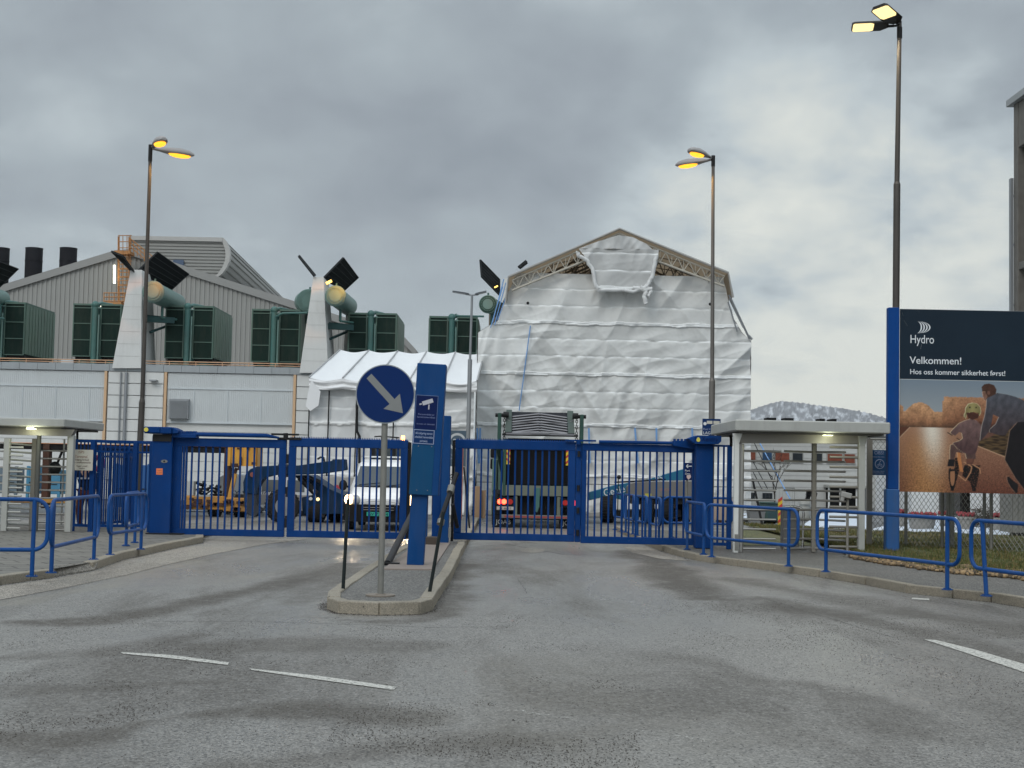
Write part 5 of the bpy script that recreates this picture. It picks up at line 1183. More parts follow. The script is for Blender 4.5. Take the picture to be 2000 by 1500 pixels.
g0 = Vector((2.72, 37.0, 0)); g1_ = Vector((3.30, 31.0, 0)); dd = (g1_-g0)
for i, lab in enumerate(('farthest of the railing panels seen through the right gate', 'second railing panel seen through the right gate', 'third railing panel seen through the right gate', 'nearest of the end-on railing panels seen through the right gate')):
    a = g0+dd*(i*.26); b = g0+dd*(i*.26+.16); railing('blue '+lab, a, b, .22, .22)
railing('blue railing panel crossing behind the right gate pillar', Vector((3.75, 33.2, 0)), Vector((4.9, 33.0, 0)), .22, .22)

# ================================================================== street lamps
def tube_pole(root, x, y, z0, z1, r0, r1, col=POLE, step=None):
    mb = MB()
    if step: mb.tube((x, y, z0), (x, y, step), r0, n=16); mb.tube((x, y, step), (x, y, step+.12), r0, r1, n=16); mb.tube((x, y, step+.12), (x, y, z1), r1, n=16)
    else: mb.tube((x, y, z0), (x, y, z1), r0, r1, n=16)
    return mb.build('pole', col, root)
def sodium_head(root, base, d, L_=.78, up=.10):
    """cobra head: d is the horizontal direction it points to"""
    d = Vector(d).normalized(); s_ = Vector((-d.y, d.x, 0)); u = (Vector((0, 0, 1))+d*-up).normalized(); f_ = (d+Vector((0, 0, up))).normalized()
    def sec(t, w, hh, dz): return [base+f_*(t*L_)+s_*w*cx+u*(dz+hh*cz) for cx, cz in ((-1, 0), (-.92, .45), (-.6, .85), (0, 1), (.6, .85), (.92, .45), (1, 0))]
    S_ = [sec(0, .035, .05, 0), sec(.18, .07, .09, -.01), sec(.40, .14, .16, -.03), sec(.66, .17, .19, -.03), sec(.88, .14, .15, -.02), sec(1., .07, .06, 0)]
    mb = MB(); vs = [p_ for s1 in S_ for p_ in s1]; n = 7; fs = [(i*n+k, i*n+k+1, (i+1)*n+k+1, (i+1)*n+k) for i in range(5) for k in range(6)]+[(i*n+6, i*n, (i+1)*n, (i+1)*n+6) for i in range(5)]
    mb.add(vs, fs, True); mb.add(S_[0], [tuple(range(7))]); mb.add(S_[-1], [tuple(range(7))]); h = mb.build('lamp_head', mat('grey_lamp_housing', (.30, .28, .27), .5, var=.1), root, normals=True)
    mb = MB(); rings = []
    for dz, k in ((-.035, 1.), (-.075, .86), (-.10, .5)):
        rings.append([base+f_*(.66*L_)+f_*(.30*L_*.9*k*math.cos(t))+s_*(.145*k*math.sin(t))+u*dz for t in [q_*6.283/20 for q_ in range(20)]])
    for r1_, r2_ in zip(rings, rings[1:]): mb.add(r1_+r2_, [(i, 20+i, 20+(i+1) % 20, (i+1) % 20) for i in range(20)], True)
    mb.add(rings[-1], [tuple(range(20))]); mb.build('lamp_glass', SODIUM, h, normals=True)
    ld = bpy.data.lights.new('lamp_light', 'SPOT'); ld.energy = 120; ld.color = (1, .55, .15); ld.spot_size = R(130); ld.shadow_soft_size = .1
    lo = bpy.data.objects.new('lamp_light', ld); COL.objects.link(lo); lo.parent = root; lo.location = base+f_*(.66*L_)-u*.14-ORIG[root.name]
Yl = 38.0; q = A(281, 800, Yl); tp_ = A(294, 290, Yl)
lp_ = thing('street_lamp', 'tall street lamp with two lit orange sodium heads above the left gate', 'street lamp', (q.x, Yl, 0), 'twin headed street lamps with orange light')
mb = MB(); bx0 = q.x-.10; mb.tube((bx0, Yl, 0), (bx0+.045, Yl, 3.2), .085, .08, n=16); mb.tube((bx0+.045, Yl, 3.2), (bx0+.05, Yl, 3.3), .08, .06, n=16); mb.tube((bx0+.05, Yl, 3.3), (tp_.x, Yl, tp_.z), .06, .045, n=16); mb.build('pole', POLE, lp_)
mb = MB(); mb.tube((tp_.x, Yl, tp_.z-.35), (tp_.x, Yl, tp_.z+.10), .055, n=12); mb.build('top_collar', DARK, lp_)
sodium_head(lp_, tp_+Vector((.05, 0, .02)), (.50, -.86, 0), 1.05, up=.02); sodium_head(lp_, tp_+Vector((.05, -.02, -.03)), (.90, .42, 0), 1.12, up=-.05)
Yl = 40.0; tp_ = A(1393, 308, Yl); q = A(1390, 820, Yl)
lp_ = thing('street_lamp', 'street lamp with two lit orange sodium heads in front of the wrapped scaffold', 'street lamp', (q.x, Yl, 0), 'twin headed street lamps with orange light')
mb = MB(); zz = Z(1391, 640, Yl); mb.tube((q.x, Yl, 0), (q.x, Yl, Z(1390, 745, Yl)), .085, n=16); mb.tube((q.x, Yl, Z(1390, 745, Yl)), (q.x, Yl, Z(1390, 738, Yl)), .085, .058, n=16); mb.tube((q.x, Yl, Z(1390, 738, Yl)), (tp_.x, Yl, tp_.z), .058, .045, n=16); mb.build('pole', mat('grey_brown_pole', (.14, .13, .12), .5, metal=.4, var=.5, vs=1.2), lp_)
mb = MB(); mb.tube((tp_.x, Yl, tp_.z-.25), (tp_.x, Yl, tp_.z+.06), .055, n=12); mb.build('top_collar', DARK, lp_)
sodium_head(lp_, tp_+Vector((-.05, 0, -.02)), (-.66, -.75, 0), 1.1, up=.02); sodium_head(lp_, tp_+Vector((-.05, 0, -.08)), (-.90, .42, 0), 1.05, up=-.08)
# sign on the middle lamp pole
sg = thing('pole_sign', 'small blue goods delivery sign reading LAGER fixed to the middle lamp pole', 'sign', (gx(1391, 39.8), 39.8, Z(1391, 848, 39.8))); Yq = 39.7
mb = MB(); mb.box(gx(1373.5, Yq), gx(1409, Yq), Yq, Yq+.02, Z(1391, 850, Yq), Z(1391, 818, Yq)); sp_ = mb.build('plate', mat('dark_blue_plate', (.006, .03, .11), .4), sg)
mb = MB(); mb.box(gx(1382, Yq), gx(1393, Yq), Yq-.008, Yq-.001, Z(1391, 828, Yq), Z(1391, 822, Yq)); mb.box(gx(1395, Yq), gx(1407, Yq), Yq-.008, Yq-.001, Z(1391, 828, Yq), Z(1391, 822, Yq)); mb.build('label_plate', mat('cream_plate', (.50, .48, .42), .5), sp_)
mb = MB(); mb.tube((gx(1378.5, Yq), Yq-.008, Z(1378, 827.5, Yq)), (gx(1378.5, Yq), Yq-.001, Z(1378, 827.5, Yq)), .045, n=16); mb.build('emblem', TXT_W, sp_); text('LAGER', .11, (gx(1375, Yq), Yq-.004, Z(1378, 848, Yq)), TXT_W, sp_, ax='LEFT'); text('Port 4', .08, (gx(1375, Yq), Yq-.004, Z(1378, 840, Yq)), TXT_B, sp_, ax='LEFT')
# tall LED lamp right
def led_head(root, base, d, tilt, L_=.62, kw=1.5):
    d = Vector(d).normalized(); f_ = (d+Vector((0, 0, tilt))).normalized(); s_ = Vector((-d.y, d.x, 0)).normalized(); s_ = (s_ if s_.y < 0 else -s_)*kw+Vector((0, 0, .25)); u = s_.cross(f_).normalized()*-1
    if u.z < 0: u = -u
    def ring(z, k=1.0, a0=0.0): return [base+f_*(t*L_)+s_*(w*k)+u*z for t, w in ((a0+.02, -.05), (.22+a0, -.135), (.93, -.135), (1., -.10), (1., .10), (.93, .135), (.22+a0, .135), (a0+.02, .05))]
    mb = MB(); mb.loft(ring(-.0), ring(.055, .8)); h = mb.build('lamp_head', mat('black_lamp_housing', (.03, .027, .024), .5), root, bevel=.01, normals=True)
    mb = MB(); g_ = [base+f_*(t*L_)+s_*w-u*.012 for t, w in ((.42, -.09), (.50, -.115), (.93, -.115), (.97, -.09), (.97, .09), (.93, .115), (.50, .115), (.42, .09))]; mb.loft(g_, [p_+u*.012 for p_ in g_]); mb.build('led_panel', LED, h, normals=True)
    mb = MB(); mb.tube(base-f_*.10, base+f_*.05, .03, n=10); mb.build('arm', DARK, h)
    ld = bpy.data.lights.new('lamp_light', 'SPOT'); ld.energy = 130; ld.color = (1, .85, .6); ld.spot_size = R(130); ld.shadow_soft_size = .1
    lo = bpy.data.objects.new('lamp_light', ld); COL.objects.link(lo); lo.parent = root; lo.location = base+f_*(.7*L_)-u*.05-ORIG[root.name]
Yl = 30.0; tp_ = A(1757, 46, Yl); q = A(1750, 600, Yl)
lp_ = thing('street_lamp', 'tallest street lamp with two lit flat heads behind the billboard post', 'street lamp', (q.x, Yl, 0))
zst = Z(1753, 360, Yl)
mb = MB(); mb.tube((q.x-.02, Yl, 0), (q.x+.01, Yl, zst), .072, n=16); mb.tube((q.x+.01, Yl, zst), (q.x+.01, Yl, zst+.05), .072, .055, n=16); mb.tube((q.x+.01, Yl, zst+.05), (tp_.x, Yl, tp_.z), .055, .045, n=16); mb.build('pole', POLE, lp_)
mb = MB(); mb.tube((tp_.x, Yl, tp_.z-.32), (tp_.x, Yl, tp_.z-.08), .056, n=12); mb.tube((tp_.x, Yl, tp_.z-.08), (tp_.x, Yl, tp_.z+.05), .045, n=12); mb.build('top_collar', DARK, lp_)
led_head(lp_, tp_+Vector((-.06, -.06, -.02)), (-.62, -.78, 0), .10, .95); led_head(lp_, tp_+Vector((-.22, 0, -.06)), (-1, .15, 0), -.02, .78)
mb = MB(); mb.tube(tp_+Vector((0, 0, -.04)), tp_+Vector((-.25, 0, -.07)), .025, n=8); mb.build('cross_arm', DARK, lp_)
# slim unlit twin lamp
Yl = 58.0-10; tp_ = A(922, 576, Yl)
lp_ = thing('street_lamp', 'slim grey unlit twin street lamp between the tent and the wrapped scaffold', 'street lamp', (tp_.x, Yl, 0))
zst = Z(921, 702, Yl)
mb = MB(); mb.tube((tp_.x-.03, Yl, 0), (tp_.x-.02, Yl, zst), .075, n=12); mb.tube((tp_.x-.02, Yl, zst), (tp_.x, Yl, tp_.z), .042, .04, n=12); mb.build('pole', GREY, lp_)
for s_, x1_, z1_ in ((-1, 884, 571), (1, 950, 571)):
    e = A(x1_, z1_, Yl-.2); b_ = tp_+Vector((s_*.10, 0, .0)); mb = MB(); mb.tube(tp_, b_+Vector((s_*.12, 0, .02)), .03, n=8); ar = mb.build('arm', GREY, lp_)
    mb = MB(); d_ = (e-b_); sd_ = Vector((0, .14, 0)); dz_ = Vector((0, 0, .05)); m0 = b_+d_*.25
    mb.loft([b_-sd_*.3, m0-sd_, e-sd_*.8, e+sd_*.8, m0+sd_, b_+sd_*.3], [p_+dz_ for p_ in (b_-sd_*.3, m0-sd_, e-sd_*.8, e+sd_*.8, m0+sd_, b_+sd_*.3)]); mb.build('lamp_head', mat('dark_grey_head', (.10, .11, .12), .45), lp_, normals=True)

# ================================================================== turnstiles
def canopy(root, x0, x1, y0, y1, z0, z1):
    mb = MB(); mb.box(x0, x1, y0, y1, z0, z1); mb.build('canopy', WHITE_G, root, bevel=.02)
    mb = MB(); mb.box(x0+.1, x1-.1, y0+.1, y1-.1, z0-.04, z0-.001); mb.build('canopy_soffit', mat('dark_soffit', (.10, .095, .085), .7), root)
Yt = 27.3
ts = thing('turnstile', 'white full height turnstile gate with steel arms under a flat canopy on the right', 'turnstile', (gx(1560, Yt), Yt, PZ), 'full height turnstiles beside the gate')
x0c = gx(1438, Yt-.3); x1c = gx(1741, Yt-.3); zc1 = Z(1500, 820.5, Yt-.3); zc0 = Z(1500, 842.5, Yt-.3)
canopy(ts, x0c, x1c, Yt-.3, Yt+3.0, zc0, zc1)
TAUPE = mat('taupe_steel', (.19, .175, .15), .5, var=.1)
mb = MB(); mb.box(gx(1444, Yt), gx(1686, Yt), Yt+.05, Yt+.3, Z(1560, 865, Yt), Z(1560, 848, Yt)); mb.prism([(gx(1440, Yt), Z(1440, 846, Yt)), (gx(1690, Yt), Z(1690, 848, Yt)), (gx(1680, Yt), Z(1680, 866, Yt)), (gx(1450, Yt), Z(1450, 866, Yt))], Yt+.03, Yt+.05); mb.build('head_beam', TAUPE, ts)
mb = MB(); mb.box(gx(1437, Yt), gx(1446, Yt), Yt, Yt+.12, PZ, Z(1441, 866, Yt)); mb.prism([(gx(1437, Yt), Z(1441, 866, Yt)), (gx(1446, Yt), Z(1441, 866, Yt)), (gx(1452, Yt), zc0-.04), (gx(1434, Yt), zc0-.04)], Yt, Yt+.12); mb.build('post', mat('white_post_paint', (.60, .60, .57), .5, dirt=.1), ts, bevel=.006)
mb = MB(); mb.box(gx(1680, Yt), gx(1692, Yt), Yt, Yt+.15, PZ, Z(1686, 870, Yt)); mb.prism([(gx(1680, Yt), Z(1686, 870, Yt)), (gx(1692, Yt), Z(1686, 870, Yt)), (gx(1697, Yt), zc0-.04), (gx(1679, Yt), zc0-.04)], Yt, Yt+.15); mb.build('post', WHITE_G, ts, bevel=.006)
mb = MB(); mb.tube((gx(1455, Yt), Yt+.3, PZ), (gx(1455, Yt), Yt+.3, Z(1455, 866, Yt)), .055, n=14); mb.build('comb_post', STAIN, ts)
mb = MB(); mb.box(gx(1604, Yt), gx(1613, Yt), Yt+.7, Yt+.8, PZ, Z(1608, 864, Yt)); mb.build('rotor_column', TAUPE, ts, bevel=.01)
for k in range(11):
    py = 881+k*19.3; z = Z(1500, py, Yt)
    if z < PZ+.05: break
    mb = MB(); e = 1535 if k < 3 else 1526; mb.tube((gx(1456, Yt), Yt+.3, z), (gx(e, Yt), Yt+.42, z), .021, n=8); mb.build('comb_bar', STAIN, ts)
    z = Z(1600, py+1, Yt); mb = MB(); mb.tube((gx(1541, Yt), Yt+.35, z), (gx(1608, Yt), Yt+.75, z), .021, n=8); mb.tube((gx(1608, Yt), Yt+.75, z), (gx(1657, Yt), Yt+.15, z), .021, n=8); mb.build('rotor_arm', STAIN, ts)
    z = Z(1650, 873.5+k*19.5, Yt); 
    if z > PZ+.05: mb = MB(); mb.tube((gx(1625, Yt), Yt+.1, z), (gx(1681, Yt), Yt+.1, z), .024, n=8); mb.build('comb_bar', TAUPE, ts)
mb = MB(); mb.box(gx(1609, Yt), gx(1628, Yt), Yt-.05, Yt+.08, Z(1618, 851, Yt), Z(1618, 846, Yt)); mb.build('light_fitting', BULK, ts, bevel=.01)
mb = MB()
for a, b, c_ in ((1483, 1500, 814.5), (1516, 1533, 814.5), (1582, 1592, 816), (1604, 1614, 816.5)): mb.box(gx(a, Yt+2), gx(b, Yt+2), Yt+1, Yt+1.4, zc1, zc1+.10)
mb.build('roof_mast_foot', BLACK, ts)
mb = MB(); mb.box(gx(1437, Yt)+.02, gx(1437, Yt)+.10, Yt-.02, Yt, PZ+.05, PZ+.35); mb.build('fixing_plate', GALV, ts)
mb = MB(); mb.path([A(1425, 848, Yt+1.6), A(1428, 856, Yt+1.5), A(1428, 870, Yt+1.2)], .03, 6); mb.build('cable', BLACK, ts)
for z_ in (PZ, ):
    mb = MB(); mb.box(gx(1437, Yt+3), gx(1437, Yt+3)+.1, Yt+2.7, Yt+2.8, PZ, zc0-.04); mb.build('rear_post', TAUPE, ts); mb = MB(); mb.box(gx(1690, Yt+3), gx(1690, Yt+3)+.1, Yt+2.7, Yt+2.8, PZ, zc0-.04); mb.build('rear_post', TAUPE, ts)
Yt = 30.0
ts = thing('turnstile', 'white full height turnstile under a lit canopy at the left edge', 'turnstile', (gx(60, Yt), Yt, PZ), 'full height turnstiles beside the gate')
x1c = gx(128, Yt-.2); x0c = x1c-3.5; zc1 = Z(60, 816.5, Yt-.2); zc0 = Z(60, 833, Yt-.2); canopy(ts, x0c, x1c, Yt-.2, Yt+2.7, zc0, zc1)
mb = MB(); mb.prism([(gx(-120, Yt), zc0-.04), (gx(147, Yt), zc0-.04), (gx(140, Yt), Z(140, 852, Yt)), (gx(-110, Yt), Z(10, 848, Yt))], Yt+.05, Yt+.25); mb.build('head_beam', TAUPE, ts)
mb = MB(); mb.box(gx(134, Yt), gx(144, Yt), Yt+.1, Yt+.25, PZ, Z(138, 850, Yt)); mb.build('post', WHITE_G, ts, bevel=.006)
mb = MB(); mb.box(gx(126, Yt), gx(130, Yt), Yt+.3, Yt+.36, PZ, Z(138, 850, Yt)); mb.build('post', WHITE_G, ts)
mb = MB(); mb.box(gx(11, Yt), gx(22, Yt), Yt, Yt+.12, PZ, Z(20, 856, Yt)); mb.build('post', WHITE_G, ts, bevel=.006)
mb = MB(); mb.box(gx(50, Yt), gx(59, Yt), Yt+.5, Yt+.6, PZ, Z(50, 856, Yt)); mb.build('rotor_column', TAUPE, ts, bevel=.01)
mb = MB(); mb.tube((gx(72, Yt), Yt+.25, PZ), (gx(72, Yt), Yt+.25, Z(72, 850, Yt)), .045, n=12); mb.build('comb_post', mat('dark_steel_post', (.09, .09, .085), .5), ts)
for px in (100, 112, 121): mb = MB(); mb.tube((gx(px, Yt), Yt+1.0, PZ+.1), (gx(px, Yt), Yt+1.0, Z(110, 856, Yt)), .022, n=8); mb.build('upright_bar', WHITE_G, ts)
for k in range(11):
    z = Z(40, 866+k*15.8, Yt); mb = MB(); mb.tube((gx(-30, Yt), Yt+.1, z), (gx(10, Yt), Yt+.1, z), .02, n=8); mb.tube((gx(14, Yt), Yt+.15, z), (gx(53, Yt), Yt+.55, z-.03), .02, n=8); mb.build('rotor_arm', WHITE_G, ts)
    z = Z(40, 874+k*15.8, Yt)
    if z > PZ+.05: mb = MB(); mb.tube((gx(20, Yt), Yt+.05, z), (gx(48, Yt), Yt+.05, z), .022, n=8); mb.build('comb_bar', WHITE_G, ts); mb = MB(); mb.tube((gx(56, Yt), Yt+.55, z-.05), (gx(122, Yt), Yt+.8, z-.05), .02, n=8); mb.build('comb_bar', STAIN, ts)
mb = MB(); mb.box(gx(56, Yt), gx(73, Yt), Yt-.1, Yt+.04, Z(64, 838.5, Yt), Z(64, 833.5, Yt)); mb.build('light_fitting', BULK, ts, bevel=.01)
mb = MB(); mb.ball(A(107, 915, Yt+.9), .14, 10, 6, (1, .6, 1.1)); mb.tube(A(110, 910, Yt+.9), A(122, 880, Yt+.9), .03, n=6); mb.build('reader_unit', DARK, ts)
mb = MB(); mb.path([A(148, 838, Yt+1.6), A(151, 842, Yt+1.5), A(151, 862, Yt+1.4)], .03, 6); mb.build('cable', BLACK, ts)
for (p_, e_) in ((A(64, 841, 29.8), 14), (A(1618, 853, 27.1), 10)):
    ld = bpy.data.lights.new('canopy_light', 'POINT'); ld.energy = e_*.5; ld.color = (.95, 1, .7); ld.shadow_soft_size = .06
    lo = bpy.data.objects.new('canopy_light', ld); COL.objects.link(lo); lo.location = p_+Vector((0, -.05, -.12))

# ================================================================== left blue bar fence
def barfence(lab, pts, z1, step=.125, rails=(.0,), posts=True, th=.014, zlo=PZ+.12):
    f = thing('bar_fence', lab, 'fence', (pts[0].x, pts[0].y, PZ), 'blue bar fences left of the gate')
    for a, b in zip(pts, pts[1:]):
        d = (b-a).normalized(); L_ = (b-a).length
        for z_, h_ in ((z1, .06), (zlo, .06), (z1-.22, .04)): mb = MB(); mb.bar((a.x, a.y, z_), (b.x, b.y, z_), .05, h_); mb.build('rail', BLUE, f)
        mb = MB(); t = .06
        while t < L_: q_ = a+d*t; mb.box(q_.x-th, q_.x+th, q_.y-th, q_.y+th, zlo, z1); t += step
        mb.build('bars', BLUE, f)
    for a in pts: mb = MB(); mb.box(a.x-.05, a.x+.05, a.y-.05, a.y+.05, PZ-.02, z1+.03); mb.build('post', BLUE, f, bevel=.006)
    return f
z1_ = Z(220, 863, 31.2)
barfence('blue bar fence between the turnstile and the left gate pillar', [Vector((gx(150, 30.8), 30.8, 0)), Vector((gx(186, 30.6), 30.6, 0)), Vector((gx(269, 31.0), 31.0, 0)), Vector((gx(301, 30.9), 30.9, 0))], z1_, .10)
barfence('second blue bar fence running back behind the first one on the left', [Vector((gx(200, 31.9), 31.9, 0)), Vector((gx(252, 33.2), 33.2, 0)), Vector((gx(268, 34.5), 34.5, 0))], z1_-.1, .10)
# ISPS sign
Yi = 30.45; si = thing('terminal_sign', 'small cream sign reading ISPS Terminal hung on the left blue fence', 'sign', (gx(165, Yi), Yi, Z(165, 918, Yi)))
mb = MB(); mb.box(gx(144, Yi), gx(186, Yi), Yi, Yi+.012, Z(165, 919, Yi), Z(165, 878.5, Yi)); pl = mb.build('plate', mat('cream_sign', (.50, .47, .40), .5, var=.05), si, bevel=.004)
text('ISPS\nTerminal', .085, (gx(163, Yi), Yi-.003, Z(165, 885.5, Yi)), mat('brown_lettering', (.30, .17, .13), .6), pl, width=.26)
text('Adgang forbudt\nfor uvedkommende', .05, (gx(165, Yi), Yi-.003, Z(165, 899.5, Yi)), TXT_D, pl, width=.37); text('Kjør med\nhjelm', .042, (gx(165, Yi), Yi-.003, Z(165, 911.5, Yi)), TXT_D, pl, width=.22)

# ================================================================== billboard
Yb = 28.0
bb = thing('billboard', 'large billboard with the Hydro welcome text above a photo of a child on a bicycle', 'billboard', (gx(1745, Yb), Yb, PZ))
xa, xb = gx(1758, Yb), gx(2035, Yb); zt = Z(1850, 605, Yb); zm = Z(1850, 742.5, Yb); zb = Z(1850, 962, Yb)
mb = MB(); mb.box(gx(1735, Yb), gx(1756.5, Yb), Yb-.05, Yb+.12, Z(1745, 955, Yb), zt+.02); mb.build('post', mat('board_post_blue', (.0005, .045, .20), .55, spec=.15, var=.15, dirt=.15), bb, bevel=.01)
mb = MB(); mb.box(gx(1731.5, Yb), gx(1757.5, Yb), Yb-.075, Yb+.14, PZ-.1, Z(1745, 955, Yb)); mb.build('post_base', mat('board_base_blue', (.008, .075, .24), .5, var=.2, dirt=.2), bb, bevel=.02)
mb = MB(); mb.box(gx(2035, Yb), gx(2060, Yb), Yb-.05, Yb+.12, 0, zt+.02); mb.build('post', BLUE, bb)
mb = MB(); mb.box(xa, xb, Yb, Yb+.08, zb, zt); bd = mb.build('board', mat('board_back', (.30, .31, .32), .5), bb)
mb = MB(); mb.box(xa-.012, xa+.003, Yb-.008, Yb+.06, zb, zt); mb.build('edge_strip', WHITE, bd)
mb = MB(); mb.box(xa+.004, xb, Yb-.006, Yb, zm+.006, zt-.004); hd = mb.build('header_panel', mat('dark_slate_panel', (.010, .020, .032), .35, var=.2, vs=1.5), bd)
mb = MB(); mb.box(xa+.004, xb, Yb-.006, Yb, zm-.004, zm+.006); mb.build('divider', mat('pale_line', (.45, .47, .47), .5), bd)
text('Hydro', .235, (gx(1802, Yb), Yb-.008, Z(1802, 670.5, Yb)), TXT_W, hd, width=.46)
text('Velkommen!', .20, (gx(1778, Yb), Yb-.008, Z(1778, 710, Yb)), TXT_W, hd, ax='LEFT', width=1.01, bold=.001)
text('Hos oss kommer sikkerhet først!', .14, (gx(1778, Yb), Yb-.008, Z(1778, 730.5, Yb)), TXT_W, hd, ax='LEFT', width=1.86, bold=.001)
mb = MB(); cx0, cz0 = gx(1790, Yb), Z(1795, 639.5, Yb)
for k in range(4):   # sail-like emblem: nested arcs that taper towards their ends
    n = 18; o_, i_ = [], []
    for j in range(n+1):
        t = j/n; a_ = R(78-156*t); rx_ = .105+.045*k; rz_ = .118; tp__ = math.sin(math.pi*t)**.6
        px_ = cx0+.0+(.01*k)+rx_*math.cos(a_)*1.0+(.025 if t < .5 else 0)*(.5-t); pz_ = cz0+rz_*math.sin(a_)
        o_.append((px_+.013*tp__+.001, pz_)); i_.append((px_-.013*tp__, pz_))
    for j in range(n): mb.add([(o_[j][0], Yb-.009, o_[j][1]), (i_[j][0], Yb-.009, i_[j][1]), (i_[j+1][0], Yb-.009, i_[j+1][1]), (o_[j+1][0], Yb-.009, o_[j+1][1])], [(0, 1, 2, 3)])
mb.build('emblem', TXT_W, hd)
mb = MB()
for a, b in (((1765, 625), (1772, 636)), ((1762, 610), (1764, 617)), ((1800, 672), (1798, 682)), ((1792, 606), (1795, 609))): mb.bar(A(*a, Yb-.0075), A(*b, Yb-.0075), .006, .002)
mb.build('scratch', mat('scratch_grey', (.12, .13, .14), .6), hd)
# printed photo (own colours of the print), drawn in the billboard's own plane
W_, H_ = 2000-1758, 962-745
def inside(poly, x, y):
    c = False; j = len(poly)-1
    for i in range(len(poly)):
        xi, yi = poly[i]; xj, yj = poly[j]
        if (yi > y) != (yj > y) and x < (xj-xi)*(y-yi)/(yj-yi)+xi: c = not c
        j = i
    return c
S_ = 250/1630.0   # picture coordinates below were read off an enlargement of the poster
def pp(*pts): return [(x*S_, y*S_-5) for x, y in pts]
child_torso = pp((850, 545), (925, 520), (1010, 540), (1070, 600), (1075, 690), (1045, 800), (1020, 900), (1000, 960), (940, 975), (850, 960), (760, 900), (700, 830), (790, 800), (830, 770), (815, 700), (790, 690), (740, 740), (690, 720), (670, 700), (700, 660), (780, 580))
child_leg = pp((672, 860), (740, 830), (850, 880), (1000, 900), (1000, 1030), (880, 1030), (860, 960), (750, 950), (720, 1060), (665, 1060), (665, 940))
child_leg2 = pp((880, 1000), (1000, 1000), (960, 1100), (880, 1100))
shoe = pp((655, 1040), (735, 1040), (725, 1130), (640, 1130), (645, 1090)); shoe2 = pp((650, 1170), (740, 1165), (740, 1190), (665, 1195))
helmet = pp((862, 440), (868, 380), (900, 330), (960, 312), (1020, 325), (1060, 370), (1070, 430), (1050, 480), (1020, 445), (970, 430), (915, 440), (885, 465), (875, 520), (850, 500), (848, 470))
hairc = pp((885, 455), (960, 430), (1045, 465), (1030, 510), (960, 535), (900, 510))
man_shirt = pp((1135, 260), (1190, 205), (1270, 182), (1400, 200), (1500, 225), (1590, 260), (1700, 320), (1700, 540), (1530, 550), (1450, 620), (1420, 660), (1380, 720), (1300, 720), (1180, 690), (1160, 660), (1250, 580), (1290, 490), (1220, 460), (1205, 560), (1160, 690), (1100, 760), (1050, 800), (1060, 700), (1075, 600), (1110, 480), (1130, 360))
man_arm = pp((1050, 800), (1100, 700), (1180, 680), (1280, 610), (1310, 680), (1200, 740), (1090, 780))
man_head = pp((1075, 110), (1110, 75), (1170, 65), (1235, 85), (1265, 140), (1255, 200), (1190, 230), (1150, 250), (1120, 290), (1095, 260), (1085, 210)); man_face = pp((1080, 170), (1120, 170), (1150, 230), (1120, 290), (1096, 262), (1086, 212))
man_leg = pp((1530, 545), (1700, 520), (1700, 1500), (1640, 1440), (1500, 1260), (1365, 1030), (1400, 850), (1430, 660)); man_leg2 = pp((1390, 1250), (1420, 1240), (1470, 1290), (1540, 1340), (1530, 1450), (1500, 1450), (1440, 1380), (1400, 1310))
wheel_f = ((705*S_, 1250*S_-5), 45*S_, 190*S_); wheel_b = ((940*S_, 1260*S_-5), 85*S_, 190*S_)
frame1 = pp((755, 930), (800, 950), (840, 1200), (800, 1190), (770, 1050)); tyre_b = pp((860, 1110), (1060, 1110), (1040, 1230), (1000, 1440), (960, 1440), (930, 1330), (880, 1280), (830, 1250), (840, 1160)); tyre_f = pp((735, 1020), (775, 1020), (790, 1180), (760, 1300), (720, 1380), (730, 1440), (690, 1440), (655, 1280), (655, 1170), (735, 1165))
seatt = pp((1010, 700), (1100, 640), (1180, 690), (1060, 800), (1020, 830))
def lp(a, b, t): t = max(0, min(1, t)); return tuple(a[i]+(b[i]-a[i])*t for i in range(3))
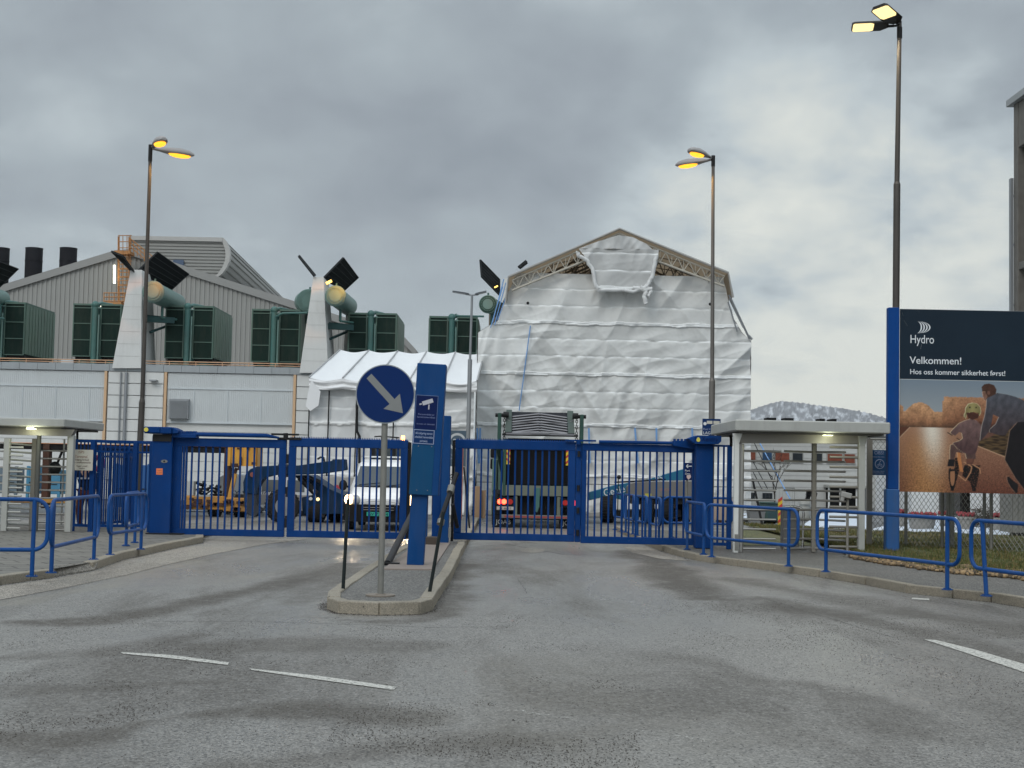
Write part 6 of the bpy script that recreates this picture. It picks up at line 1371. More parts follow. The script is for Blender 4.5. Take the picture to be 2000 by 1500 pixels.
def poster_at(x, y):
    rn = random.random()-.5
    nx_, ny_ = N3(x*.09, y*.09, 1), N3(x*.30, y*.30, 2); fold = N3(x*.11+y*.07, y*.05-x*.09, 5)
    horizon = 640*S_-5
    tree = 440*S_-5 - 18*max(0, 1-((x-44)/28)**2) if x < 88 else 245*S_-5+1.2*N3(x*.12, 0, 3)+(8 if x < 91 else 0)
    tree += 1.5*N3(x*.25, 0, 7)+.8*N3(x*.9, 0, 2)
    if x < 12: tree = min(tree, 335*S_-5+x*.6)
    rim = (.62, .46, .30)
    if y < tree: c = lp((.20, .25, .30), (.30, .33, .35), y/60)
    elif y < horizon:
        t = (y-tree)/(horizon-tree); glow = math.exp(-((x-55)/60)**2); c = lp((.40, .20, .10), (.17, .05, .02), t); c = lp(c, (.05, .02, .012), max(0, min(1, (t-.75)*4))); c = lp(c, (.72, .42, .20), .50*glow*(1-t*.7)); c = tuple(q_*(1+.30*nx_+.35*ny_) for q_ in c)
    else:
        t = (y-horizon)/(H_-horizon); c = lp((.36, .19, .11), (.16, .055, .03), t)
        g2_ = math.exp(-((x-58)/42)**2); c = lp(c, (.46, .23, .075), .75*g2_*min(1, t*2.5+.2))
        g_ = math.exp(-((x-68-10*t)/20)**2)*math.exp(-(t/.5)**2); c = lp(c, (.72, .66, .56), .9*g_)
        k = 1+(.25+1.3*t)*rn+(.3*t)*ny_*1.5; c = tuple(q_*k for q_ in c)
        if x < 25-(y-horizon)*.95 and y < horizon+27: c = (.13, .045, .022)
        if abs(x-(25-(y-horizon)*.95)) < 1 and y < horizon+27: c = (.50, .32, .20)
        if x > 158 and y < 128+(x-158)*.38: c = lp((.035, .020, .010), (.15, .09, .035), .5+1.6*N3(x*.07, y*.5, 4))
        if x > 152 and abs(y-(128+(x-158)*.38)) < 1.0: c = (.48, .30, .18)
    if inside(tyre_f, x, y) or inside(tyre_b, x, y): c = (.010, .007, .007) if N3(x*.5, y*.4, 3) < .32 else (.16, .06, .03)
    (cx_, cy_), a_, b_ = wheel_f
    e_ = ((x-cx_)/a_)**2+((y-cy_)/b_)**2
    if .45 < e_ < 1 and y > 1150*S_-5: c = (.01, .008, .008)
    elif e_ <= .45 and y > 1170*S_-5: c = (.36, .17, .08)
    if inside(frame1, x, y): c = (.50, .20, .06) if x > 118 else (.62, .36, .20)
    for (xa_, ya_), (xb_, yb_) in (((850, 1070), (950, 1130)), ((950, 1130), (935, 1200)), ((935, 1200), (870, 1310)), ((870, 1310), (780, 1240)), ((960, 1100), (1050, 1150)), ((1050, 1150), (1060, 1210)), ((640, 700), (700, 735)), ((760, 770), (800, 795))):
        ax_, ay_, bx_2, by_ = xa_*S_, ya_*S_-5, xb_*S_, yb_*S_-5; L2 = (bx_2-ax_)**2+(by_-ay_)**2; t = max(0, min(1, ((x-ax_)*(bx_2-ax_)+(y-ay_)*(by_-ay_))/L2))
        if (x-ax_-t*(bx_2-ax_))**2+(y-ay_-t*(by_-ay_))**2 < .8: c = (.50, .26, .13) if ya_ > 900 else (.02, .015, .015)
    def layer(p_, col, rw=1.0, rc=rim):
        nonlocal c
        if inside(p_, x, y):
            edge = not inside(p_, x-rw, y-.35*rw); c = rc if edge else tuple(q_*(1+.35*fold+.12*rn+.15*ny_) for q_ in col)
    layer(child_leg2, (.17, .07, .045), 0.01); layer(child_leg, (.12, .065, .055))
    if inside(shoe, x, y) or inside(shoe2, x, y): c = (.015, .012, .014)
    layer(child_torso, lp((.20, .12, .11), (.10, .05, .05), (y-75)/60))
    layer(hairc, (.09, .03, .016), .01)
    if inside(helmet, x, y):
        sh_ = (x-(960*S_))/18; c = lp((.34, .29, .11), (.20, .16, .06), abs(sh_)) if inside(helmet, x-1, y-.8) and inside(helmet, x+.8, y) else (.62, .55, .33)
        if y > 440*S_-5 and 880*S_ < x < 1040*S_: c = (.09, .03, .016)
        if any((x-a_*S_)**2+(y-375*S_+5)**2 < 3 for a_ in (925, 1005)): c = (.05, .04, .02)
    layer(man_leg, (.014, .010, .012), .9, (.30, .20, .14)); layer(man_leg2, (.016, .011, .012), .9, (.34, .2, .13))
    layer(man_arm, (.16, .075, .05), .01)
    layer(man_shirt, lp((.095, .10, .12), (.07, .05, .055), (y-25)/70), .9, (.42, .36, .32))
    layer(man_head, (.085, .035, .018), .01); layer(man_face, (.24, .12, .08), .9, (.55, .36, .25))
    if (x-1165*S_)**2+(y-185*S_+5)**2*.6 < 9: c = (.19, .085, .055)
    return tuple(max(0.003, 1.05*max(0, .88*q_+.12*(c[0]+c[1]+c[2])/3)**1.16) for q_ in c)
def poster(x, y):   # slightly soft, like a printed photograph seen from a distance
    q = [poster_at(x+a, y+b) for a, b in ((-.55, -.25), (.25, -.55), (.55, .25), (-.25, .55))]
    return tuple(sum(c_[k] for c_ in q)/4 for k in range(3))
mb = MB(); mb.c = []; nx_g, nz_g = 300, 250
for j in range(nz_g+1):
    for i in range(nx_g+1):
        x_ = xa+.004+(xb-xa-.004)*i/nx_g; z_ = zb+(zm-.004-zb)*j/nz_g
        mb.v.append(Vector((x_, Yb-.006, z_))); mb.c.append(poster((x_-xa)*FPX/Yb+4, (zm-z_)*FPX/Yb))
for j in range(nz_g):
    for i in range(nx_g): a = j*(nx_g+1)+i; mb.f.append((a, a+1, a+nx_g+2, a+nx_g+1)); mb.s.append(False)
mb.build('printed_photo', vmat('printed_photo', .35), bd)

# ================================================================== chain-link fence
def chainlink(lab, p0, p1, z0, z1, cell=.105, posts=()):
    f = thing('chain_link_fence', lab, 'fence', ((p0+p1)/2), 'chain link fence runs'); d = (p1-p0).normalized(); L_ = (p1-p0).length; H = z1-z0
    mb = MB(); w = .0060; k = -H
    n = int((L_+H)/cell)+1
    for i in range(n):
        s = -H+i*cell*1.0
        for sg_ in (1, -1):
            a0 = max(s, 0); a1 = min(s+H*.75, L_)
            if a1 <= a0: continue
            t0, t1 = (a0-s)/.75, (a1-s)/.75
            q0 = p0+d*(a0 if sg_ > 0 else L_-a0)+Vector((0, 0, z0+t0)); q1 = p0+d*(a1 if sg_ > 0 else L_-a1)+Vector((0, 0, z0+t1))
            mb.bar(q0, q1, w*1.3, w*1.3, up=(0, 1, 0))
    mb.build('mesh', mat('wire_grey', (.22, .22, .20), .5, metal=.5), f)
    mb = MB(); mb.tube(p0+Vector((0, 0, z1)), p1+Vector((0, 0, z1)), .02, n=8); mb.build('top_rail', GALV, f)
    for t in posts: q_ = p0+d*t; mb = MB(); mb.tube(q_+Vector((0, 0, 0)), q_+Vector((0, 0, z1+.03)), .035, n=10); mb.build('post', GALV, f)
    return f
Yc = 30.6
pA = Vector((gx(1697, Yc), Yc, 0)); pB = Vector((gx(1757, 30.4), 30.4, 0)); pC = Vector((gx(2080, 27.8), 27.8, 0))
chainlink('short chain link fence run between the turnstile and the billboard post', pA, pB, .18, Z(1715, 858, Yc), posts=(0.02,))
chainlink('long chain link fence run beneath and behind the billboard', pB, pC, .18, 2.3, posts=(.18, 1.02, 1.16, 1.95, 2.1))
mb = MB(); g = G(1856, 1073, PZ); pt_ = thing('fence_post', 'thick concrete footed post under the billboard', 'post', (g.x, g.y, PZ)); mb.box(g.x-.07, g.x+.07, g.y-.07, g.y+.07, PZ, 1.5); mb.build('post', GALV, pt_, bevel=.01)
Yo = 30.2; so_ = thing('notice_sign', 'blue OBS warning sign with a round cyclist symbol on the chain link fence', 'sign', (gx(1716, Yo), Yo, Z(1716, 928, Yo)))
mb = MB(); mb.box(gx(1701, Yo), gx(1734, Yo), Yo, Yo+.012, Z(1716, 928, Yo), Z(1716, 879, Yo)); pl = mb.build('plate', mat('petrol_blue_sign', (.01, .06, .16), .4), so_)
text('OBS!', .10, (gx(1719, Yo), Yo-.003, Z(1716, 887.5, Yo)), TXT_B, pl); text('PASSERING MED SYKKEL', .03, (gx(1717, Yo), Yo-.003, Z(1716, 893.5, Yo)), TXT_B, pl, width=.27)
text('SYKKEL SKAL TRILLES\nGJENNOM PORTEN', .03, (gx(1717, Yo), Yo-.003, Z(1716, 921.5, Yo)), TXT_B, pl, width=.27)
c = A(1718, 906.5, Yo-.004); mb = MB(); mb.path([c+Vector((.094*math.cos(t), 0, .094*math.sin(t))) for t in [k*6.283/28 for k in range(28)]], .008, 5, True)
for dx in (-.035, .035): mb.path([c+Vector((dx+.022*math.cos(t), 0, -.03+.022*math.sin(t))) for t in [k*6.283/14 for k in range(14)]], .004, 4, True)
mb.path([c+Vector((-.035, 0, -.03)), c+Vector((-.01, 0, .01)), c+Vector((.025, 0, .01)), c+Vector((.035, 0, -.03))], .004, 4); mb.path([c+Vector((0, 0, -.03)), c+Vector((-.01, 0, .01)), c+Vector((.01, 0, .045))], .006, 4); mb.ball(c+Vector((.015, 0, .06)), .012, 8, 5)
mb.build('cyclist_symbol', TXT_B, pl)
# ================================================================== vehicles and machines behind the gates
def wheel(parent, c, r, w, n=28, axis=(1, 0, 0), rimcol=None, tread=True):
    c = Vector(c); a = Vector(axis).normalized(); mb = MB(); u = a.orthogonal().normalized(); v_ = a.cross(u)
    prof = [(-.5, .62), (-.5, .90), (-.40, 1.), (.40, 1.), (.5, .90), (.5, .62)]
    rings = [[c+a*(t*w)+(u*math.cos(k*6.2832/n)+v_*math.sin(k*6.2832/n))*r*q for k in range(n)] for t, q in prof]
    for r1, r2 in zip(rings, rings[1:]): mb.add(r1+r2, [(k, (k+1) % n, n+(k+1) % n, n+k) for k in range(n)], False)
    for e in (0, -1): mb.add(rings[e], [tuple(range(n))])
    if tread:
        for k in range(n):
            t = k*6.2832/n; q = c+(u*math.cos(t)+v_*math.sin(t))*r*1.0; mb.cbox(q, (w*.92, r*.10, r*.05), Matrix((a, (v_*math.cos(t)-u*math.sin(t)), (u*math.cos(t)+v_*math.sin(t)))).transposed())
    ty = mb.build('wheel', RUBBER, parent, normals=True)
    mb = MB(); mb.tube(c-a*w*.51, c+a*w*.51, r*.58, n=24); mb.tube(c-a*w*.54, c+a*w*.54, r*.2, n=14); mb.build('rim', rimcol or GREY, ty); return ty

# ---- hook-lift truck seen from behind
YK = 40.0
def kx(px): return gx(px, YK)
def kz(py): return Z(1055, py, YK)
tk = thing('skip_truck', 'green container truck seen from behind with lit tail lights and a ribbed ramp on top', 'truck', (kx(1055), YK, 0))
TGR = mat('truck_pale_green', (.10, .18, .155), .45, var=.12, dirt=.25); TDG = mat('truck_dark_green', (.035, .08, .065), .5, var=.2, dirt=.2); BEI = mat('truck_beige_beam', (.13, .145, .11), .6, var=.15, dirt=.35)
BLKC = mat('container_black', (.008, .008, .009), .6)
mb = MB(); mb.box(kx(988), kx(994), YK, YK+5, kz(948), kz(858)); mb.box(kx(1115), kx(1121), YK, YK+5, kz(948), kz(858)); mb.box(kx(994), kx(1115), YK+.5, YK+5, kz(948), kz(856)); mb.build('container', BLKC, tk, bevel=.01)
for a, b in ((986, 991.5), (1118, 1123.5)):
    mb = MB(); mb.box(kx(a), kx(b), YK-.08, YK+.1, kz(970), kz(860)); mb.build('corner_post', TDG, tk, bevel=.008)
for a in (992, 1108):
    pl = MB(); pl.box(kx(a), kx(a+7), YK-.05, YK-.03, kz(908), kz(880)); pm = pl.build('warning_board', mat('warning_yellow', (.75, .52, .02), .45), tk)
    s_ = MB()
    for k in range(3):
        z0_ = kz(906-k*11); x0_, x1_ = kx(a), kx(a+7); zz0, zz1 = (z0_, z0_+.09) if a > 1000 else (z0_+.09, z0_); s_.add([(x0_, YK-.053, zz0+.0), (x1_, YK-.053, zz1), (x1_, YK-.053, zz1+.07), (x0_, YK-.053, zz0+.07)], [(0, 1, 2, 3)])
    s_.build('stripes', mat('warning_red', (.45, .02, .02), .45), pm)
mb = MB(); mb.box(kx(984), kx(1125), YK-.06, YK+.2, kz(969), kz(949)); mb.build('rear_beam', BEI, tk, bevel=.012)
mb = MB(); mb.box(kx(1008), kx(1015), YK-.04, YK+.1, kz(1008), kz(970)); mb.box(kx(1092), kx(1099), YK-.04, YK+.1, kz(1008), kz(970)); mb.build('subframe', BEI, tk, bevel=.01)
mb = MB(); mb.box(kx(976), kx(1134), YK+.25, YK+.45, kz(1016), kz(966)); mb.build('chassis', BLKC, tk)
mb = MB(); mb.tube((kx(975), YK+.78, .46), (kx(1135), YK+.78, .46), .14, n=14); mb.ball((kx(1055), YK+.78, .46), .26, 14, 8); mb.build('rear_axle', BLKC, tk)
mb = MB(); mb.prism([(kx(1049), kz(953)), (kx(1059), kz(953)), (kx(1058), kz(990)), (kx(1054), kz(1001)), (kx(1049), kz(998))], YK-.14, YK-.06); mb.build('tow_hook', TEAL, tk, bevel=.01)
for a, b, la in ((974, 1010, 0), (1098, 1134, 1)):
    mb = MB(); mb.box(kx(a), kx(b), YK-.1, YK, kz(990), kz(973)); lb = mb.build('light_bar', BLACK, tk, bevel=.008)
    for k, (px, on) in enumerate(((981, 1), (989, 1), (1001, 0)) if not la else ((1108, 0), (1127, 1))):
        m2 = MB(); m2.tube((kx(px), YK-.13, kz(981)), (kx(px), YK-.10, kz(981)), .07 if on else .075, n=16); m2.build('tail_light', RED_ON if on else RED_OFF, lb)
mb = MB(); mb.box(kx(975), kx(1008), YK-.09, YK-.07, kz(997), kz(990.5)); npk = mb.build('number_plate', mat('plate_cream', (.45, .42, .38), .5), tk); text('SX 48217', .085, (kx(991.5), YK-.093, kz(996.3)), TXT_K, npk)
mb = MB(); mb.box(kx(982), kx(1120), YK-.12, YK, kz(1013), kz(1006)); bp_ = mb.build('bumper', mat('dusty_bumper', (.15, .14, .125), .6, dirt=.3), tk, bevel=.01)
mb = MB(); mb.box(kx(990), kx(1112), YK-.125, YK-.121, kz(1011.5), kz(1008)); mb.build('reflector_tape', mat('dull_red_tape', (.28, .05, .04), .5), bp_)
for a, b in ((967, 1010), (1097, 1140)):
    mb = MB(); mb.box(kx(a), kx(b), YK+.05, YK+.07, kz(1033), kz(1008)); mf = mb.build('mudflap', BLACK, tk); text('JOAB', .18, (kx((a+b)/2), YK+.046, kz(1025)), mat('dim_white_letters', (.35, .35, .33), .6), mf, width=.42)
for s_ in ((965, 985), (985, 1007), (1100, 1122), (1122, 1143)): wheel(tk, ((kx(s_[0])+kx(s_[1]))/2, YK+.75, .52), .52, .27, tread=False)
for a, b, sg_ in ((964, 974, -1), (1138, 1147, 1)):
    mb = MB(); mb.box(kx(a), kx(b), YK+1.0, YK+4.5, kz(966), kz(897)); mb.build('side_tank', TGR, tk, bevel=.03)
    mb = MB(); mb.box(kx(a), kx(b), YK+.4, YK+3, kz(1010), kz(968)); mb.build('side_skirt', TGR, tk, bevel=.02)
mb = MB(); mb.box(kx(962), kx(1149), YK+5.3, YK+7.3, .8, kz(868)); mb.build('cab', TGR, tk, bevel=.08)
for px, s_ in ((962, -1), (1148, 1)):
    for y0_, y1_ in ((893, 873), (918, 895)):
        mb = MB(); mb.box(kx(px)-.09, kx(px)+.09, YK+5.2, YK+5.3, kz(y0_), kz(y1_)); mb.build('mirror', BLACK, tk, bevel=.03)
# lift arms with chains
for px, s_ in ((977, 1), (1138, -1)):
    mb = MB(); mb.box(kx(px-3.5), kx(px+3.5), YK-.05, YK+.35, kz(880), kz(808)); mb.bar((kx(px), YK+.1, kz(875)), (kx(px)+s_*.25, YK+2.5, kz(960)), .16); mb.build('lift_arm', TDG, tk, bevel=.015)
    mb = MB(); mb.tube((kx(px)-s_*.12, YK+.1, kz(812)), (kx(px)+s_*.2, YK+.1, kz(812)), .055, n=12); mb.tube((kx(px)+s_*.10, YK+.1, kz(811)), (kx(px)+s_*.26, YK+.1, kz(811)), .085, n=12); mb.build('arm_pin', DARK, tk)
    for dx in (.14,):
        mb = MB(); zc = kz(816); k = 0
        while zc > kz(873):
            c = Vector((kx(px)+s_*dx, YK+.08, zc)); a_ = Vector((1, 0, 0)) if k % 2 else Vector((0, 1, 0)); mb.path([c+a_*(.028*math.cos(t))+Vector((0, 0, .052*math.sin(t))) for t in [q*6.283/8 for q in range(8)]], .011, 5, True); zc -= .082; k += 1
        mb.build('chain', mat('chain_steel', (.05, .045, .04), .5, metal=.5), tk)
mb = MB(); mb.tube((kx(983), YK-.02, kz(850)), (kx(1131), YK-.02, kz(850)), .03, n=10); mb.build('crossbar', DARK, tk)
# ribbed ramp
RMP = mat('ramp_grey', (.20, .20, .215), .5, metal=.3, var=.15, dirt=.15)
b0, t0 = Vector((0, YK-.05, kz(848))), Vector((0, YK+.45, kz(804)))
def rp(px, t, o=0): q = b0.lerp(t0, t); return Vector((kx(px), q.y, q.z))+Vector((0, -.66, .5)).normalized()*o
mb = MB(); mb.add([rp(992, 0), rp(1122, 0), rp(1119, 1), rp(993, 1)]+[rp(992, 0, -.05), rp(1122, 0, -.05), rp(1119, 1, -.05), rp(993, 1, -.05)], [(0, 1, 2, 3), (7, 6, 5, 4), (0, 4, 5, 1), (1, 5, 6, 2), (2, 6, 7, 3), (3, 7, 4, 0)]); rmp = mb.build('ramp', mat('ramp_dark', (.02, .022, .028), .6), tk)
mb = MB()
for k in range(9):
    t = -.04+k*.118
    for (xa_, xb_) in ((1002, 1054), (1110, 1058)):
        ta, tb = t-.05, t+.10
        if tb > 1: continue
        ta = max(ta, .01); mb.bar(rp(xa_, ta, .02), rp(xb_, tb, .02), .038, .05, up=(0, -.66, .5))
    if .02 < t+.10 <= 1: mb.bar(rp(1053, t+.10, .02), rp(1059, t+.10, .02), .035, .03, up=(0, -.66, .5))
mb.build('chevron_rib', RMP, rmp)
for a, b in ((988, 1001), (1111, 1124)):
    mb = MB(); mb.loft([rp(a, -.02), rp(b, -.02), rp(b-(0 if a < 1000 else 2), 1), rp(a+(2 if a < 1000 else -1), 1)], [rp(a, -.02, .09), rp(b, -.02, .09), rp(b-(0 if a < 1000 else 2), 1, .09), rp(a+(2 if a < 1000 else -1), 1, .09)]); mb.build('ramp_side', mat('ramp_side_green', (.075, .10, .092), .5, var=.15, dirt=.2), rmp, bevel=.008, normals=True)
mb = MB(); mb.bar(rp(990, -.03, .03), rp(1123, -.03, .03), .06, .05); mb.bar(rp(1038, -.02, .06), rp(1075, -.02, .06), .07, .04); mb.path([rp(990, .55, .1), rp(1004, .45, .06), rp(1054, .48, .05), rp(1108, .45, .06), rp(1122, .55, .1)], .012, 5); mb.build('ramp_edge', RMP, rmp)

# ---- white van facing the gate
YV = 36.3; vc = gx(746, YV)
vn = thing('van', 'small white delivery van facing the left gate with its headlight lit', 'van', (vc, YV, 0))
def vsec(y, hb, hw, ht, zb, zw, zt_): return [Vector((vc+sx_*w, YV+y, z)) for sx_, w, z in ((-1, hb*.92, zb), (-1, hb, zb+.12), (-1, hw, zw), (-1, ht+.04, zt_-.08), (-1, ht-.06, zt_), (1, ht-.06, zt_), (1, ht+.04, zt_-.08), (1, hw, zw), (1, hb, zb+.12), (1, hb*.92, zb))]
VS = [vsec(.0, .66, .68, .60, .42, .66, .80), vsec(.12, .82, .84, .70, .30, .70, .88), vsec(.40, .90, .90, .74, .26, .78, .97), vsec(.85, .91, .91, .76, .26, .84, 1.06), vsec(1.0, .91, .91, .74, .26, .90, 1.12), vsec(1.62, .91, .91, .68, .26, 1.0, 1.62), vsec(1.95, .91, .91, .69, .26, 1.0, 1.76), vsec(2.4, .91, .91, .70, .26, 1.0, 1.81), vsec(4.2, .91, .91, .70, .26, 1.0, 1.79), vsec(4.36, .88, .88, .66, .30, 1.0, 1.72)]
mb = MB(); n = 10; mb.add([p_ for s_ in VS for p_ in s_], [(i*n+k, i*n+(k+1) % n, (i+1)*n+(k+1) % n, (i+1)*n+k) for i in range(len(VS)-1) for k in range(n)], True); mb.add(VS[0], [tuple(range(n))]); mb.add(VS[-1], [tuple(range(n))])
VW = mat('van_white', (.80, .80, .80), .22, var=.03, vs=2)
bo = mb.build('body', VW, vn, normals=True)
def gl4(name, pts, off, m_, par=None):
    nn = (pts[1]-pts[0]).cross(pts[3]-pts[0]).normalized()
    if nn.y > 0: nn = -nn
    mb = MB(); mb.loft([p_+nn*off for p_ in pts], [p_-nn*.01 for p_ in pts]); return mb.build(name, m_, par or vn, bevel=.004, normals=True)
gl4('windscreen', [Vector((vc-.74, YV+.98, 1.08)), Vector((vc+.74, YV+.98, 1.08)), Vector((vc+.66, YV+1.60, 1.60)), Vector((vc-.66, YV+1.60, 1.60))], .035, GLASS_M)
mb = MB(); mb.path([Vector((vc-.70, YV+.93, 1.10)), Vector((vc, YV+.90, 1.10)), Vector((vc+.70, YV+.93, 1.10))], .02, 6); mb.path([Vector((vc-.62, YV+.91, 1.14)), Vector((vc-.05, YV+1.0, 1.20))], .012, 5); mb.path([Vector((vc+.1, YV+.91, 1.12)), Vector((vc+.62, YV+1.0, 1.18))], .012, 5); mb.build('wiper', BLACK, vn)
mb = MB(); fA = [Vector((vc+x_, YV+y_, z_)) for x_, y_, z_ in ((-.90, .06, .66), (-.60, -.08, .66), (.60, -.08, .66), (.90, .06, .66), (.90, .10, .24), (.60, .0, .22), (-.60, .0, .22), (-.90, .10, .24))]; mb.loft(fA, [Vector((vc+x_, YV+y_, z_)) for x_, y_, z_ in ((-.94, .7, .66), (-.62, .6, .66), (.62, .6, .66), (.94, .7, .66), (.94, .7, .24), (.62, .6, .22), (-.62, .6, .22), (-.94, .7, .24))], cap=False); mb.add(fA, [(0, 1, 6, 7), (1, 2, 5, 6), (2, 3, 4, 5)]); bpv = mb.build('bumper', mat('van_dark_plastic', (.012, .012, .013), .6, var=.2), vn, bevel=.03, normals=True)
mb = MB(); mb.loft([Vector((vc+x_, YV-.085, z_)) for x_, z_ in ((-.42, .66), (-.46, .57), (-.36, .48), (.36, .48), (.46, .57), (.42, .66))], [Vector((vc+x_, YV+.0, z_)) for x_, z_ in ((-.42, .66), (-.46, .57), (-.36, .48), (.36, .48), (.46, .57), (.42, .66))]); gv = mb.build('grille', BLACK, vn, normals=True)
mb = MB()
for z_ in (.53, .59): mb.bar((vc-.38, YV-.095, z_), (vc+.38, YV-.095, z_), .02, .012)
mb.path([Vector((vc+.44*math.cos(t), YV-.06, .70+.045*math.sin(t))) for t in [k*6.283/24 for k in range(24)]], .010, 5, True); mb.build('grille_bar', STAIN, gv)
mb = MB(); mb.box(vc-.30, vc+.29, YV-.105, YV-.09, .375, .475); pv = mb.build('number_plate', mat('green_plate', (.02, .30, .22), .4), vn, bevel=.003); text('SV 73714', .10, (vc, YV-.108, .39), mat('plate_black', (.01, .03, .03), .5), pv, width=.48)
for s_ in (-1, 1):
    c = Vector((vc+s_*.60, YV+.02, .76)); mb = MB(); mb.ball(c, .13, 16, 10, (1.0, .8, 1.05)); hl = mb.build('headlight', mat('lens_grey', (.35, .36, .37), .12, spec=.8), vn)
    mb = MB(); c2 = Vector((vc+s_*.76, YV-.03, .78)); mb.ball(c2, .115, 14, 8, (1, .7, 1.1)); mb.build('lamp_bulb', HEAD, hl)
    ld = bpy.data.lights.new('headlight_beam', 'SPOT'); ld.energy = 40; ld.color = (1, .78, .5); ld.spot_size = R(46); ld.spot_blend = .7; ld.shadow_soft_size = .06
    lo = bpy.data.objects.new('headlight_beam', ld); COL.objects.link(lo); lo.parent = vn; lo.location = Vector((c2.x, YV-.12, .78))-ORIG[vn.name]; lo.rotation_euler = (R(90-9), 0, R(180))
    mb = MB(); mb.ball((vc+s_*1.03, YV+.95, 1.12), .12, 12, 8, (.9, .6, 1.2)); mb.tube((vc+s_*.88, YV+1.0, 1.08), (vc+s_*1.0, YV+.95, 1.10), .03, n=6); mb.build('mirror', BLACK, vn)
    wheel(vn, (vc+s_*.78, YV+.75, .31), .31, .2, tread=False); wheel(vn, (vc+s_*.78, YV+3.5, .31), .31, .2, tread=False)
    mb = MB(); mb.tube((vc+s_*.60, YV+1.9, 1.74), (vc+s_*.60, YV+1.9, 1.86), .015, n=6); mb.build('rack_foot', DARK, vn)
mb = MB(); mb.box(vc-.62, vc+.66, YV+1.86, YV+1.94, 1.855, 1.895); mb.build('roof_rack', WHITE, vn, bevel=.01)

# ---- loader cab behind the van
YQ = 43.0; ld_ = thing('loader', 'dark cabbed loader with an orange beacon standing behind the white van', 'loader', (gx(762, YQ), YQ, 0))
q = lambda px, py, y=YQ: A(px, py, y)
for px in (728, 742, 768, 791): mb = MB(); a = q(px, 900); b = q(px, 866); mb.box(a.x-.06, a.x+.06, YQ, YQ+.1, 1.0, b.z); mb.build('cab_pillar', DARK, ld_)
mb = MB(); mb.box(q(722, 864).x, q(796, 864).x, YQ-.1, YQ+1.6, q(760, 867).z, q(760, 861).z); mb.build('cab_roof', DARK, ld_, bevel=.03)
mb = MB(); mb.box(q(728, 864).x, q(791, 864).x, YQ+.05, YQ+1.4, 1.4, q(760, 867).z-.005); mb.build('cab_glass', GLASS, ld_)
mb = MB(); mb.box(q(722, 864).x, q(796, 864).x, YQ+.05, YQ+3.4, .55, 1.4); mb.build('body', mat('loader_body', (.09, .11, .10), .5, dirt=.3), ld_, bevel=.05)
mb = MB(); c = q(787, 855, YQ+.2); mb.tube(c-Vector((0, 0, .10)), c+Vector((0, 0, .06)), .06, .05, n=12); mb.build('beacon', AMBER, ld_)
mb = MB(); mb.path([q(731, 853), q(745, 852), q(780, 855)], .02, 6); mb.tube(q(745, 852), q(745, 862), .02, n=6); mb.tube(q(775, 855), q(775, 862), .02, n=6); mb.build('guard_rail', DARK, ld_)
for s_ in (-1, 1): wheel(ld_, (gx(760, YQ)+s_*.75, YQ+.8, .55), .55, .4)

# ---- blue boom handler (gooseneck) behind the left gate
YB2 = 40.5; bm = thing('boom_handler', 'dark blue terminal machine with a long gooseneck boom and large tyre behind the left gate', 'lifting machine', (gx(590, YB2), YB2, 0))
def pl(pts, y): return [(A(x, yy, y).x, A(x, yy, y).z) for x, yy in pts]
DB = mat('machine_blue', (.002, .022, .060), .5, var=.25, dirt=.3, spec=.15); DB2 = mat('machine_dark_lower', (.035, .04, .05), .6, var=.3, dirt=.4)
def tri_prism(mb, pts, y0_, y1_):   # triangulated prism for concave outlines
    from mathutils.geometry import tessellate_polygon
    v3 = [Vector((x, 0, z)) for x, z in pts]; tr = tessellate_polygon([[Vector((x, z, 0)) for x, z in pts]]); n = len(pts)
    mb.add([(x, y0_, z) for x, z in pts]+[(x, y1_, z) for x, z in pts], [t for t in tr]+[(t[2]+n, t[1]+n, t[0]+n) for t in tr]+[(i, n+i, n+(i+1) % n, (i+1) % n) for i in range(n)]); return mb
outer = pl([(479, 962), (478, 942), (483, 925), (492, 916), (505, 911), (545, 909), (560, 910), (585, 909), (620, 904), (651, 900), (651, 897), (676, 897), (678, 918), (660, 921), (625, 926), (590, 927), (560, 927), (540, 928), (522, 932), (512, 942), (506, 955), (504, 966)], YB2)
mb = MB(); tri_prism(mb, outer, YB2-.25, YB2+.25); mb.build('boom', DB, bm, bevel=.015, normals=True)
lowr = pl([(478, 962), (504, 966), (505, 985), (512, 998), (500, 1010), (486, 1004), (480, 990)], YB2); mb = MB(); tri_prism(mb, lowr, YB2-.22, YB2+.22); mb.build('boom_foot', DB2, bm, bevel=.015, normals=True)
mb = MB(); a = A(547, 906, YB2); b = A(562, 932, YB2); mb.box(a.x, b.x, YB2-.35, YB2+.35, b.z, a.z); mb.build('boom_collar', DARK, bm, bevel=.02)
mb = MB(); mb.tube(A(493, 927, YB2-.3), A(493, 927, YB2+.3), .07, n=14); mb.build('pivot_pin', mat('rust_pin', (.22, .06, .04), .6), bm)
mb = MB(); tri_prism(mb, pl([(568, 928), (600, 928), (640, 955), (676, 970), (676, 1004), (588, 1006), (586, 972), (612, 966), (585, 940)], YB2), YB2+.3, YB2+2.2); mb.build('chassis', DB, bm, bevel=.02, normals=True)
mb = MB(); mb.tube(A(585, 932, YB2+.1), A(618, 965, YB2+.2), .09, n=12); mb.tube(A(598, 930, YB2-.1), A(628, 942, YB2), .05, n=8); mb.build('hydraulic_ram', DARK, bm)
mb = MB(); mb.path([A(606, 952, YB2+.2), A(613, 958, YB2+.1), A(616, 972, YB2+.1)], .025, 6); mb.build('hose', mat('pale_hose', (.45, .45, .45), .5), bm)
